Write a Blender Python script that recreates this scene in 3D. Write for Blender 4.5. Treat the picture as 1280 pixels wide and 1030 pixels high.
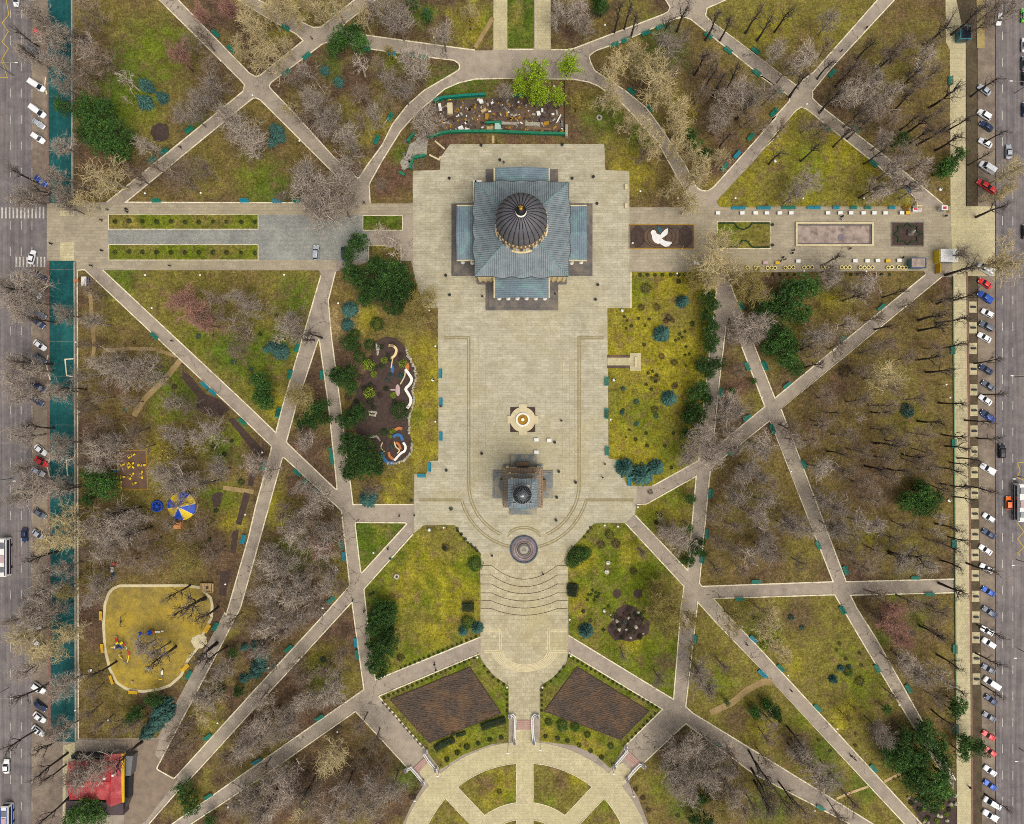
import bpy, bmesh, math, random
import numpy as np
from mathutils import Vector, Matrix, noise as mnoise
from mathutils.geometry import delaunay_2d_cdt
R = math.radians
PI = math.pi
random.seed(11)
SC = bpy.context.scene
for o in list(bpy.data.objects):
    bpy.data.objects.remove(o)
COL = SC.collection
# ---------------------------------------------------------------- camera, sky, sun, exposure
S = 0.25                     # metres per photograph pixel on the ground
H = 220.0                    # flying height
NX, NY = 660.0, 513.0        # the photograph pixel straight below the camera
cam_d = bpy.data.cameras.new('camera')
cam = bpy.data.objects.new('camera', cam_d)
COL.objects.link(cam)
cam.location = ((NX - 640) * S, (515 - NY) * S, H)
cam_d.sensor_width = 36
cam_d.lens = 36 * H / (1280 * S)
cam_d.shift_x = -(NX - 640) / 1280
cam_d.shift_y = -(515 - NY) / 1280
cam_d.clip_end = 4000
SC.camera = cam
world = bpy.data.worlds.new("World")
SC.world = world
world.use_nodes = True
wn = world.node_tree
sky = wn.nodes.new('ShaderNodeTexSky')
sky.sky_type = 'NISHITA'
sky.sun_disc = False
SUN_EL, SUN_AZ = 64, 140      # azimuth clockwise from the top of the picture
sky.sun_elevation = R(SUN_EL)
sky.sun_rotation = R(SUN_AZ)
sky.air_density = 1.0
sky.dust_density = 4.0
sky.ozone_density = 0.6
_bw = wn.nodes.new('ShaderNodeRGBToBW'); wn.links.new(sky.outputs[0], _bw.inputs[0])      # cloud cover greys the sky all round
_gm = wn.nodes.new('ShaderNodeMix'); _gm.data_type = 'RGBA'; _gm.blend_type = 'MULTIPLY'; _gm.inputs[0].default_value = 1.0
_gm.inputs[7].default_value = (1.0, 0.985, 0.95, 1); wn.links.new(_bw.outputs[0], _gm.inputs[6])
_mx = wn.nodes.new('ShaderNodeMix'); _mx.data_type = 'RGBA'; _mx.inputs[0].default_value = 0.75
wn.links.new(sky.outputs[0], _mx.inputs[6]); wn.links.new(_gm.outputs[2], _mx.inputs[7])
wn.links.new(_mx.outputs[2], wn.nodes['Background'].inputs[0])
wn.nodes['Background'].inputs[1].default_value = 0.14
sd = bpy.data.lights.new('sun', 'SUN')
sd.energy = 1.0
sd.angle = R(40)
sd.color = (1.0, 0.95, 0.87)
sun = bpy.data.objects.new('sun', sd)
COL.objects.link(sun)
_el, _az = R(SUN_EL), R(SUN_AZ)
sun.rotation_euler = Vector((math.sin(_az) * math.cos(_el), math.cos(_az) * math.cos(_el), math.sin(_el))).to_track_quat('Z', 'Y').to_euler()
SC.view_settings.view_transform = 'Standard'
SC.view_settings.look = 'None'
SC.view_settings.exposure = 0.51
SC.view_settings.gamma = 1.0
SC.render.engine = 'CYCLES'
SC.cycles.use_denoising = False
SC.cycles.filter_width = 0.95
SC.cycles.max_bounces = 5
SC.cycles.diffuse_bounces = 2
SC.cycles.transparent_max_bounces = 4

# ---------------------------------------------------------------- picture coordinates
TILE = {'00': (0, 0, 3.815), '10': (320, 0, 3.815), '20': (640, 0, 3.815), '30': (950, 0, 3.815),
        '01': (0, 250, 3.815), '11': (320, 250, 3.815), '21': (640, 250, 3.815), '31': (950, 250, 3.815),
        '02': (0, 510, 3.815), '12': (320, 510, 3.815), '22': (640, 510, 3.815), '32': (950, 510, 3.815),
        '03': (0, 760, 3.815), '13': (320, 760, 3.815), '23': (640, 760, 3.815), '33': (950, 760, 3.815),
        'cath': (555, 195, 5.15), 'bell': (575, 490, 6.4375), 'steps': (585, 640, 7.357), 'low': (590, 770, 6.06),
        'gard': (460, 420, 5.72), 'yard': (500, 90, 4.923), 'dove': (780, 240, 6.4), 'alley': (970, 240, 5.12),
        'gym': (130, 550, 7.925), 'play': (120, 720, 6.865), 'red': (60, 920, 7.53), 'px': (0, 0, 1.0)}

def T(t, x, y):
    a = TILE[t]
    return (a[0] + x / a[2], a[1] + y / a[2])

def P(s):
    """'00 10,20 30,40; 11 5,6' -> list of picture points"""
    out = []
    for part in s.split(';'):
        w = part.split()
        for q in w[1:]:
            x, y = q.split(',')
            out.append(T(w[0], float(x), float(y)))
    return out

def W(p, z=0.0):
    """a picture point that shows something at height z -> the spot it stands on"""
    k = (H - z) / H
    return ((NX + (p[0] - NX) * k - 640) * S, (515 - (NY + (p[1] - NY) * k)) * S)

# ---------------------------------------------------------------- mesh building
class MB:
    def __init__(s):
        s.v = []; s.f = []; s.m = []; s.cur = 0
    def add(s, v, f):
        n = len(s.v); s.v += [tuple(q) for q in v]; s.f += [tuple(i + n for i in q) for q in f]; s.m += [s.cur] * len(f)
    def box(s, c, d, rz=0.0, top=1.0):
        x, y, z = d[0] / 2, d[1] / 2, d[2] / 2
        ca, sa = math.cos(rz), math.sin(rz)
        v = []
        for zz, k in ((-z, 1), (z, top)):
            for a, b in ((-x, -y), (x, -y), (x, y), (-x, y)):
                a *= k; b *= k
                v.append((c[0] + a * ca - b * sa, c[1] + a * sa + b * ca, c[2] + zz))
        s.add(v, [(3, 2, 1, 0), (4, 5, 6, 7), (0, 1, 5, 4), (1, 2, 6, 5), (2, 3, 7, 6), (3, 0, 4, 7)])
    def tube(s, pts, rads, n=5, cap=True):
        rings = []
        for i, p in enumerate(pts):
            a = Vector(pts[max(i - 1, 0)]); b = Vector(pts[min(i + 1, len(pts) - 1)])
            d = (b - a)
            d = d.normalized() if d.length > 1e-6 else Vector((0, 0, 1))
            u = d.orthogonal().normalized() if abs(d.z) < 0.95 else d.cross(Vector((0, 1, 0))).normalized()
            w = d.cross(u)
            rr = rads[i] if isinstance(rads, (list, tuple)) else rads
            rings.append([Vector(p) + (u * math.cos(2 * PI * k / n) + w * math.sin(2 * PI * k / n)) * rr for k in range(n)])
        v = [q for r_ in rings for q in r_]
        f = []
        for i in range(len(pts) - 1):
            for k in range(n):
                f.append((i * n + k, i * n + (k + 1) % n, (i + 1) * n + (k + 1) % n, (i + 1) * n + k))
        if cap:
            f.append(tuple(range(n - 1, -1, -1))); f.append(tuple((len(pts) - 1) * n + k for k in range(n)))
        s.add(v, f)
    def prism(s, poly, z0, z1, top=True, bottom=False):
        a = sum(poly[i][0] * poly[(i + 1) % len(poly)][1] - poly[(i + 1) % len(poly)][0] * poly[i][1] for i in range(len(poly)))
        if a < 0: poly = poly[::-1]
        n = len(poly)
        v = [(p[0], p[1], z0) for p in poly] + [(p[0], p[1], z1) for p in poly]
        f = [(i, (i + 1) % n, n + (i + 1) % n, n + i) for i in range(n)]
        if top: f.append(tuple(range(n, 2 * n)))
        if bottom: f.append(tuple(range(n - 1, -1, -1)))
        s.add(v, f)
    def lathe(s, prof, n=24, c=(0, 0), a0=0.0, cap=True):
        v = []; f = []
        for r_, z in prof:
            for k in range(n):
                t = a0 + 2 * PI * k / n
                v.append((c[0] + r_ * math.cos(t), c[1] + r_ * math.sin(t), z))
        for i in range(len(prof) - 1):
            for k in range(n):
                f.append((i * n + k, i * n + (k + 1) % n, (i + 1) * n + (k + 1) % n, (i + 1) * n + k))
        if cap:
            f.append(tuple((len(prof) - 1) * n + k for k in range(n)))
            f.append(tuple(range(n - 1, -1, -1)))
        s.add(v, f)
    def ribbon(s, pts, w, z0, z1):
        """a wall or kerb of width w following a ground line"""
        L, Rr = offset_line(pts, w / 2), offset_line(pts, -w / 2)
        n = len(pts)
        v = [(p[0], p[1], z0) for p in L] + [(p[0], p[1], z1) for p in L] + [(p[0], p[1], z1) for p in Rr] + [(p[0], p[1], z0) for p in Rr]
        f = []
        for i in range(n - 1):
            for k in range(3):
                f.append((k * n + i, k * n + n + i, k * n + n + i + 1, k * n + i + 1))
        f.append((0, 3 * n, 2 * n, n)); f.append((n - 1, 2 * n - 1, 3 * n - 1, 4 * n - 1))
        s.add(v, f)
    def mesh(s, name, mats, smooth=False):
        me = bpy.data.meshes.new(name)
        me.from_pydata(s.v, [], s.f)
        for m in (mats if isinstance(mats, (list, tuple)) else [mats]): me.materials.append(m)
        if s.cur: me.polygons.foreach_set('material_index', s.m)
        if smooth: me.polygons.foreach_set('use_smooth', [True] * len(me.polygons))
        me.update()
        return me
    def build(s, name, mats, parent=None, smooth=False, **tags):
        return link(name, s.mesh(name, mats, smooth), parent, **tags)

def offset_line(pts, d, closed=False):
    n = len(pts); out = []
    for i in range(n):
        if closed: a, b, c = pts[i - 1], pts[i], pts[(i + 1) % n]
        else: a, b, c = pts[max(i - 1, 0)], pts[i], pts[min(i + 1, n - 1)]
        d1 = Vector((b[0] - a[0], b[1] - a[1])); d2 = Vector((c[0] - b[0], c[1] - b[1]))
        if d1.length < 1e-6: d1 = d2
        if d2.length < 1e-6: d2 = d1
        d1 = d1.normalized(); d2 = d2.normalized()
        n1 = Vector((-d1.y, d1.x)); n2 = Vector((-d2.y, d2.x))
        m = n1 + n2
        if m.length < 1e-3: m = n1
        m = m.normalized()
        k = max(m.dot(n1), 0.35)
        out.append((b[0] + m.x * d / k, b[1] + m.y * d / k))
    return out

def link(name, data, parent=None, loc=None, rz=None, **tags):
    o = bpy.data.objects.new(name, data)
    COL.objects.link(o)
    if parent is not None: o.parent = parent
    if loc is not None: o.location = loc
    if rz is not None: o.rotation_euler = (0, 0, rz)
    for k, v in tags.items(): o[k] = v
    return o

def thing(name, loc, rz=0.0, **tags):
    return link(name, None, None, loc, rz, **tags)

def copy_tree(o, parent=None):
    c = o.copy(); COL.objects.link(c)
    if parent is not None: c.parent = parent
    for ch in o.children: copy_tree(ch, c)
    return c

AUTO = []     # things whose label is worked out from what stands near them
def auto(o, look, p, cat, group=None):
    o['category'] = cat
    if group: o['group'] = group
    AUTO.append((o, look, p))

# ---------------------------------------------------------------- materials
def srgb(c):
    return tuple((v / 12.92 if v <= 0.04045 else ((v + 0.055) / 1.055) ** 2.4) for v in [q / 255 for q in c])

def mat(name, c1, c2=None, scale=1.0, rough=0.85, bump=0.0, bscale=None, rnd=0.0, coords='Object', metal=0.0, c3=None, s3=0.1, island=0.0, attr=None, detail=6, spec=0.3, k3=(0.45, 0.65), specks=(), streak=0.0, litter=None, cracks=0.0):
    m = bpy.data.materials.new(name); m.use_nodes = True
    nt = m.node_tree; N = nt.nodes; L = nt.links
    b = N['Principled BSDF']
    b.inputs['Roughness'].default_value = rough
    b.inputs['Metallic'].default_value = metal
    b.inputs['Specular IOR Level'].default_value = spec
    tc = N.new('ShaderNodeTexCoord')
    geo = N.new('ShaderNodeNewGeometry')
    vec = geo.outputs['Position'] if coords == 'World' else tc.outputs['Object']
    def noise(sc, det=detail, rg=0.6):
        n = N.new('ShaderNodeTexNoise'); n.inputs['Scale'].default_value = sc; n.inputs['Detail'].default_value = det
        n.inputs['Roughness'].default_value = rg; L.new(vec, n.inputs['Vector']); return n.outputs['Fac']
    def ramp(f, a, c):
        r_ = N.new('ShaderNodeMapRange'); r_.inputs['From Min'].default_value = a; r_.inputs['From Max'].default_value = c
        L.new(f, r_.inputs['Value']); return r_.outputs['Result']
    def mix(f, a, c, mode='MIX'):
        x = N.new('ShaderNodeMix'); x.data_type = 'RGBA'; x.blend_type = mode
        for s_, v in ((x.inputs[0], f), (x.inputs[6], a), (x.inputs[7], c)):
            if isinstance(v, (int, float)): s_.default_value = v
            elif isinstance(v, tuple): s_.default_value = v + (1,)
            else: L.new(v, s_)
        return x.outputs[2]
    col = c1
    if attr:
        a = N.new('ShaderNodeAttribute'); a.attribute_name = attr; col = a.outputs['Color']
    if c2 is not None:
        col = mix(ramp(noise(scale), 0.32, 0.68), col, c2)
    if c3 is not None:
        col = mix(ramp(noise(s3), k3[0], k3[1]), col, c3)
    def scalebright(col, src, amt):
        r_ = N.new('ShaderNodeMapRange'); r_.inputs['To Min'].default_value = 1 - amt; r_.inputs['To Max'].default_value = 1 + amt
        L.new(src, r_.inputs['Value'])
        cb = N.new('ShaderNodeCombineColor')
        for i in range(3): L.new(r_.outputs[0], cb.inputs[i])
        return mix(1.0, col, cb.outputs[0], 'MULTIPLY')
    for sc_, am in specks: col = scalebright(col, ramp(noise(sc_, 3, .55), .3, .7), am)
    if litter:
        f_ = ramp(noise(litter[0], 3, .7), litter[1], litter[1] + .09)
        col = mix(f_, col, litter[2])
    if streak:
        mp = N.new('ShaderNodeMapping'); mp.inputs['Scale'].default_value = (1.6, .035, 1); L.new(geo.outputs['Position'], mp.inputs['Vector'])
        n = N.new('ShaderNodeTexNoise'); n.inputs['Scale'].default_value = .8; n.inputs['Detail'].default_value = 4; L.new(mp.outputs[0], n.inputs['Vector'])
        col = scalebright(col, ramp(n.outputs['Fac'], .3, .7), streak)
    if cracks:
        vo = N.new('ShaderNodeTexVoronoi'); vo.feature = 'DISTANCE_TO_EDGE'; vo.inputs['Scale'].default_value = .17
        wv = N.new('ShaderNodeVectorMath'); wv.operation = 'ADD'
        n = N.new('ShaderNodeTexNoise'); n.inputs['Scale'].default_value = .8; n.inputs['Detail'].default_value = 4; L.new(vec, n.inputs['Vector'])
        sc2 = N.new('ShaderNodeVectorMath'); sc2.operation = 'SCALE'; sc2.inputs['Scale'].default_value = 2.2; L.new(n.outputs['Color'], sc2.inputs[0])
        L.new(vec, wv.inputs[0]); L.new(sc2.outputs[0], wv.inputs[1]); L.new(wv.outputs[0], vo.inputs['Vector'])
        f1 = ramp(vo.outputs['Distance'], .016, .006); f2 = ramp(noise(.05, 2), .47, .6)
        mm = N.new('ShaderNodeMath'); mm.operation = 'MULTIPLY'; L.new(f1, mm.inputs[0]); L.new(f2, mm.inputs[1])
        m2 = N.new('ShaderNodeMath'); m2.operation = 'MULTIPLY'; m2.inputs[1].default_value = cracks; L.new(mm.outputs[0], m2.inputs[0])
        col = mix(m2.outputs[0], col, (.05, .042, .036))
    if rnd:
        oi = N.new('ShaderNodeObjectInfo'); col = scalebright(col, oi.outputs['Random'], rnd)
    if island:
        col = scalebright(col, geo.outputs['Random Per Island'], island)
    if isinstance(col, tuple): b.inputs['Base Color'].default_value = col + (1,)
    else: L.new(col, b.inputs['Base Color'])
    if bump:
        bp = N.new('ShaderNodeBump'); bp.inputs['Strength'].default_value = min(bump, 1); bp.inputs['Distance'].default_value = 0.15 * bump
        L.new(noise(bscale or scale * 3, 4), bp.inputs['Height']); L.new(bp.outputs[0], b.inputs['Normal'])
    m['h'] = 1
    return m

def paving(name, c1, c2, mortar, w, h, stain, moss, rot=0.0, bump=0.35, msize=0.03, s3=0.03):
    """stone slabs laid in rows, with stains"""
    m = mat(name, c1); nt = m.node_tree; N = nt.nodes; L = nt.links; b = N['Principled BSDF']
    geo = N.new('ShaderNodeNewGeometry')
    mp = N.new('ShaderNodeMapping'); mp.inputs['Rotation'].default_value = (0, 0, rot); L.new(geo.outputs['Position'], mp.inputs['Vector'])
    br = N.new('ShaderNodeTexBrick'); L.new(mp.outputs[0], br.inputs['Vector'])
    br.inputs['Scale'].default_value = 1.0; br.inputs['Brick Width'].default_value = w; br.inputs['Row Height'].default_value = h
    br.inputs['Mortar Size'].default_value = msize; br.inputs['Mortar Smooth'].default_value = 0.3
    br.inputs['Color1'].default_value = c1 + (1,); br.inputs['Color2'].default_value = c2 + (1,); br.inputs['Mortar'].default_value = mortar + (1,)
    def nz(sc, a, c, det=8, rg=0.62):
        n = N.new('ShaderNodeTexNoise'); n.inputs['Scale'].default_value = sc; n.inputs['Detail'].default_value = det; n.inputs['Roughness'].default_value = rg
        L.new(geo.outputs['Position'], n.inputs['Vector'])
        r_ = N.new('ShaderNodeMapRange'); r_.inputs['From Min'].default_value = a; r_.inputs['From Max'].default_value = c
        L.new(n.outputs['Fac'], r_.inputs['Value']); return r_.outputs[0], n.outputs['Fac']
    def mix(f, a, c, k):
        mm = N.new('ShaderNodeMath'); mm.operation = 'MULTIPLY'; mm.inputs[1].default_value = k; L.new(f, mm.inputs[0])
        x = N.new('ShaderNodeMix'); x.data_type = 'RGBA'; L.new(mm.outputs[0], x.inputs[0]); L.new(a, x.inputs[6]); x.inputs[7].default_value = c + (1,)
        return x.outputs[2]
    c = mix(nz(0.25, 0.42, 0.7)[0], br.outputs['Color'], stain, 0.75)
    c = mix(nz(s3, 0.48, 0.66)[0], c, moss, 0.55)
    c = mix(nz(2.2, 0.5, 0.8)[0], c, stain, 0.5)
    for sc_, am in ((.12, .07), (.9, .09), (3.5, .1)):
        f_ = nz(sc_, .3, .7, 3)[0]
        r_ = N.new('ShaderNodeMapRange'); r_.inputs['To Min'].default_value = 1 - am; r_.inputs['To Max'].default_value = 1 + am; L.new(f_, r_.inputs['Value'])
        cb = N.new('ShaderNodeCombineColor')
        for i in range(3): L.new(r_.outputs[0], cb.inputs[i])
        x = N.new('ShaderNodeMix'); x.data_type = 'RGBA'; x.blend_type = 'MULTIPLY'; x.inputs[0].default_value = 1; L.new(c, x.inputs[6]); L.new(cb.outputs[0], x.inputs[7]); c = x.outputs[2]
    L.new(c, b.inputs['Base Color'])
    bp = N.new('ShaderNodeBump'); bp.inputs['Strength'].default_value = bump; bp.inputs['Distance'].default_value = 0.05
    L.new(br.outputs['Fac'], bp.inputs['Height']); bp.invert = True
    L.new(bp.outputs[0], b.inputs['Normal'])
    return m

g = srgb
M = {}
M['earth'] = mat('ground_earth', g((92, 80, 58)), g((70, 60, 44)), 0.3, 0.95, 0.4, 1.5, coords='World', specks=((1.2, .25), (4, .3)))
M['lawn'] = mat('lawn_turf', (1, 1, 1), None, attr='Col', rough=0.95, bump=1.0, bscale=2.2, coords='World', spec=0.1, specks=((.35, .22), (1.1, .34), (3.2, .46)), litter=(2.4, .6, g((122, 104, 82))))
M['path'] = mat('path_asphalt', g((158, 145, 129)), g((136, 124, 111)), 0.35, 0.9, 0.25, 4, coords='World', c3=g((160, 147, 128)), s3=0.06, spec=0.2, specks=((.5, .1), (3.5, .14)), cracks=.8)
M['road'] = mat('road_asphalt', g((116, 109, 107)), g((98, 92, 92)), 0.5, 0.9, 0.2, 5, coords='World', c3=g((122, 112, 108)), s3=0.05, spec=0.2, specks=((.3, .12), (4, .14)), streak=.24, cracks=.5)
M['bay'] = mat('parking_asphalt', g((128, 112, 98)), g((100, 90, 80)), 0.4, 0.92, 0.3, 4, coords='World', c3=g((140, 126, 108)), s3=0.08, spec=0.2, specks=((.6, .15), (3.5, .18)))
M['kerb'] = mat('whitewashed_kerb', g((230, 219, 190)), g((192, 180, 150)), 0.8, 0.85, 0.2, 5, coords='World', c3=g((160, 146, 118)), s3=.35, k3=(.54, .7), specks=((3, .14),))
M['plaza'] = paving('plaza_slabs', g((184, 176, 152)), g((168, 160, 136)), g((138, 130, 108)), 3.0, 0.75, g((144, 134, 108)), g((164, 154, 112)))
M['plaza2'] = paving('terrace_slabs', g((184, 174, 144)), g((166, 156, 126)), g((134, 124, 96)), 1.2, 1.2, g((150, 137, 106)), g((164, 152, 102)))
M['alley'] = paving('alley_concrete', g((166, 154, 130)), g((150, 139, 118)), g((128, 118, 98)), 2.5, 0.9, g((138, 126, 106)), g((148, 136, 104)))
M['cobble'] = paving('cobble_setts', g((150, 148, 138)), g((128, 128, 122)), g((108, 108, 100)), 0.4, 0.4, g((112, 114, 108)), g((160, 158, 146)), s3=0.09)
M['pave_pale'] = paving('pavement_slabs', g((192, 180, 142)), g((178, 166, 130)), g((152, 140, 108)), 0.8, 0.8, g((164, 152, 118)), g((176, 166, 120)))
M['green_pave'] = mat('green_coating', g((14, 80, 78)), g((10, 66, 68)), 0.7, 0.75, 0.2, 4, coords='World', c3=g((26, 86, 84)), s3=0.1, spec=0.25, specks=((.25, .16), (.8, .16), (3, .2)), streak=.16)
M['pink_pave'] = mat('pink_bricks', g((140, 100, 88)), g((112, 84, 74)), 1.2, 0.9, 0.3, 6, coords='World')
M['soil'] = mat('ploughed_soil', g((92, 79, 68)), g((71, 60, 52)), 1.2, 0.95, 0.6, 3, coords='World', c3=g((108, 84, 62)), s3=0.15)
M['soil_dark'] = mat('dark_soil', g((78, 62, 54)), g((58, 47, 42)), 1.0, 0.95, 0.6, 3, coords='World')
M['sand'] = mat('yellow_sand', g((152, 130, 56)), g((122, 106, 58)), 0.35, 0.95, 0.5, 2, coords='World', c3=g((166, 140, 46)), s3=0.1, specks=((.5, .15), (2.5, .2)))
M['dirt'] = mat('trodden_earth', g((160, 136, 92)), g((130, 108, 72)), 0.5, 0.95, 0.3, 3, coords='World')
M['white'] = mat('white_paint', g((226, 224, 218)), g((204, 202, 196)), 1.0, 0.6)
M['marking'] = mat('road_paint', g((206, 200, 190)), g((150, 142, 134)), 1.4, 0.8, coords='World')
M['marking_y'] = mat('yellow_road_paint', g((200, 168, 40)), g((170, 140, 50)), 1.4, 0.8, coords='World')
M['stone'] = mat('cream_stone', g((204, 190, 152)), g((184, 170, 134)), 0.8, 0.85, 0.15, 4)
M['plaster'] = mat('cream_plaster', g((216, 196, 150)), g((198, 178, 134)), 0.5, 0.85)
M['column'] = mat('white_columns', g((230, 226, 216)), g((214, 208, 196)), 0.8, 0.7)
M['plinth'] = mat('plinth_stone', g((102, 97, 93)), g((86, 82, 80)), 0.8, 0.85, 0.2, 3, c3=g((120, 110, 98)), s3=0.3)
M['plinth_pale'] = mat('pale_plinth_stone', g((122, 125, 122)), g((98, 103, 104)), 0.8, 0.85, 0.2, 3, c3=g((150, 142, 120)), s3=0.3)
M['plinth_edge'] = mat('plinth_edge_stone', g((60, 72, 86)), g((76, 84, 92)), 1.0, 0.8)
M['copper'] = mat('patinated_sheet_roof', g((130, 138, 140)), g((104, 112, 116)), 0.5, 0.6, 0.1, 2, c3=g((122, 146, 140)), s3=0.16, k3=(0.56, 0.78), specks=((1.5, .12),))
M['copper2'] = mat('patinated_porch_roof', g((114, 130, 138)), g((96, 110, 120)), 0.4, 0.6, 0.1, 2, c3=g((122, 160, 152)), s3=0.2, k3=(.52, .74), specks=((1.5, .12),))
M['seam'] = mat('roof_seam', g((58, 74, 80)), g((70, 86, 88)), 1.0, 0.6, metal=0.2)
M['gutter'] = mat('dark_gutter', g((52, 50, 48)), g((70, 62, 56)), 1.0, 0.7)
M['dome'] = mat('dark_dome_sheet', g((104, 101, 104)), g((84, 84, 88)), 0.6, 0.5, 0.05, 2, metal=0.1)
M['dome_rib'] = mat('dome_rib_metal', g((38, 36, 40)), None, rough=0.5, metal=0.3)
M['gold'] = mat('gilding', g((212, 164, 52)), None, rough=0.35, metal=0.8)
M['brickwork'] = mat('brown_masonry', g((130, 104, 78)), g((104, 82, 62)), 1.5, 0.9, 0.2, 5)
M['glass'] = mat('window_glass', g((30, 36, 44)), None, rough=0.12, spec=0.6)
M['steel'] = mat('grey_steel', g((120, 122, 124)), None, rough=0.5, metal=0.6)
M['black'] = mat('black_metal', g((32, 32, 34)), None, rough=0.6)
M['bench_g'] = mat('bench_green_paint', g((6, 118, 98)), g((8, 100, 86)), 1.0, 0.6)
M['bench_c'] = mat('bench_teal_paint', g((6, 128, 146)), g((10, 112, 130)), 1.0, 0.6)
M['bench_y'] = mat('bench_yellow_paint', g((214, 170, 24)), g((190, 150, 30)), 1.0, 0.6)
M['red_roof'] = mat('red_tile_sheet', g((160, 56, 58)), g((138, 48, 52)), 0.8, 0.7, 0.2, 3, c3=g((178, 84, 82)), s3=0.4, specks=((1.5, .14), (5, .12)))
M['dark_roof'] = mat('dark_flat_roof', g((84, 68, 70)), g((68, 58, 60)), 0.8, 0.8)
M['wood'] = mat('bleached_wood', g((190, 164, 118)), g((160, 134, 92)), 1.5, 0.8)
M['concrete'] = mat('broken_concrete', g((166, 158, 142)), g((132, 126, 114)), 0.9, 0.9, 0.3, 3)
M['fence_g'] = mat('green_fence_sheet', g((24, 122, 84)), g((24, 96, 72)), 1.0, 0.6)
M['blue'] = mat('blue_paint', g((20, 70, 176)), None, rough=0.5)
M['yellow'] = mat('yellow_paint', g((222, 190, 30)), None, rough=0.5)
M['red'] = mat('red_paint', g((186, 30, 36)), None, rough=0.5)
M['orange'] = mat('orange_mosaic', g((188, 116, 62)), g((164, 96, 56)), 2, 0.8)
M['bluemos'] = mat('blue_mosaic', g((48, 104, 152)), g((60, 92, 132)), 2, 0.8)
M['pinkmos'] = mat('pink_mosaic', g((186, 160, 156)), g((168, 140, 140)), 2, 0.8)
M['cream'] = mat('cream_mosaic', g((224, 200, 150)), g((206, 180, 130)), 2, 0.8)
M['rock'] = mat('pale_field_stone', g((178, 172, 152)), g((138, 130, 112)), 2, 0.9, 0.3, 4, rnd=0.25)
M['step_pink'] = mat('pink_stair_stone', g((178, 146, 132)), g((158, 126, 114)), 1.5, 0.85)
M['basin_floor'] = mat('stained_basin_floor', g((168, 150, 138)), g((144, 128, 118)), 0.6, 0.9, 0.2, 3, c3=g((112, 98, 88)), s3=0.35)
M['fount'] = mat('fountain_stone', g((128, 116, 120)), g((104, 94, 100)), 1.0, 0.8, 0.2, 4)
M['ochre'] = mat('ochre_stone', g((166, 126, 30)), g((140, 104, 30)), 1.0, 0.8)
M['tealglass'] = mat('teal_glass', g((60, 120, 130)), None, rough=0.2, spec=0.6)
M['hedge'] = mat('clipped_box_leaves', g((34, 62, 28)), g((26, 48, 26)), 1.5, 0.85, island=0.4)
# plants
M['bark_l'] = mat('grey_brown_bark', g((122, 108, 97)), g((88, 78, 70)), 2, 0.95, rnd=0.25)
M['bark_d'] = mat('dark_bark', g((70, 61, 55)), g((50, 44, 41)), 2, 0.95, rnd=0.25)
M['bark_c'] = mat('pale_bark', g((186, 172, 138)), g((150, 138, 112)), 1.2, 0.9, rnd=0.15)
M['bark_w'] = mat('white_birch_bark', g((206, 190, 170)), g((176, 160, 146)), 1.2, 0.9)
M['twig_l'] = mat('lilac_grey_twigs', g((153, 140, 126)), None, rough=0.95, rnd=0.28, island=0.55, spec=0.1)
M['twig_b'] = mat('brown_twigs', g((130, 114, 97)), None, rough=0.95, rnd=0.25, island=0.5, spec=0.1)
M['twig_d'] = mat('dark_twigs', g((94, 84, 76)), None, rough=0.95, rnd=0.2, island=0.3, spec=0.1)
M['twig_c'] = mat('cream_twigs', g((178, 160, 116)), None, rough=0.95, rnd=0.12, island=0.25, spec=0.1)
M['twig_r'] = mat('reddish_twigs', g((150, 112, 98)), None, rough=0.95, rnd=0.12, island=0.3, spec=0.1)
M['twig_o'] = mat('olive_twigs', g((140, 126, 72)), None, rough=0.95, rnd=0.12, island=0.3, spec=0.1)
M['leaf_y'] = mat('fresh_willow_leaves', g((150, 178, 22)), g((126, 160, 26)), 1, 0.8, island=0.3)
M['leaf_f'] = mat('yellow_buds', g((170, 146, 44)), g((140, 124, 46)), 1, 0.8, island=0.3)
M['leaf_g'] = mat('dark_evergreen_leaves', g((66, 98, 36)), g((34, 60, 26)), 0.7, 0.85, rnd=0.25, island=0.55)
M['leaf_p'] = mat('mid_green_needles', g((78, 112, 44)), g((44, 76, 34)), 0.7, 0.85, rnd=0.3, island=0.5)
M['leaf_s'] = mat('blue_spruce_needles', g((74, 112, 100)), g((40, 72, 66)), 0.7, 0.85, rnd=0.2, island=0.45)
M['leaf_b'] = mat('shrub_leaves', g((58, 72, 40)), g((44, 52, 36)), 1, 0.85, rnd=0.3, island=0.4)
M['leaf_v'] = mat('purple_shrub_twigs', g((84, 66, 60)), g((66, 54, 50)), 1, 0.9, rnd=0.2, island=0.4)
M['leaf_yg'] = mat('yellow_green_shrub_leaves', g((140, 158, 36)), g((108, 132, 34)), 1, 0.85, island=0.3)

def paint(name, c, metal=0.2): return mat(name, g(c), None, rough=0.3, metal=metal, spec=0.5)
CARP = {'white': paint('white_car_paint', (222, 222, 222), 0), 'silver': paint('silver_car_paint', (168, 172, 178)),
        'grey': paint('grey_car_paint', (92, 98, 108)), 'navy': paint('navy_car_paint', (38, 52, 84)),
        'blue': paint('blue_car_paint', (24, 72, 160)), 'black': paint('black_car_paint', (30, 32, 38)),
        'red': paint('red_car_paint', (206, 40, 40), 0), 'orange': paint('orange_car_paint', (236, 104, 20), 0),
        'green': paint('green_car_paint', (80, 200, 40), 0)}
M['tyre'] = mat('tyre_rubber', g((28, 28, 28)), None, rough=0.9)
M['lens'] = mat('lamp_lens', g((220, 220, 215)), None, rough=0.2)
M['redlens'] = mat('tail_lens', g((150, 20, 24)), None, rough=0.3)
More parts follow.
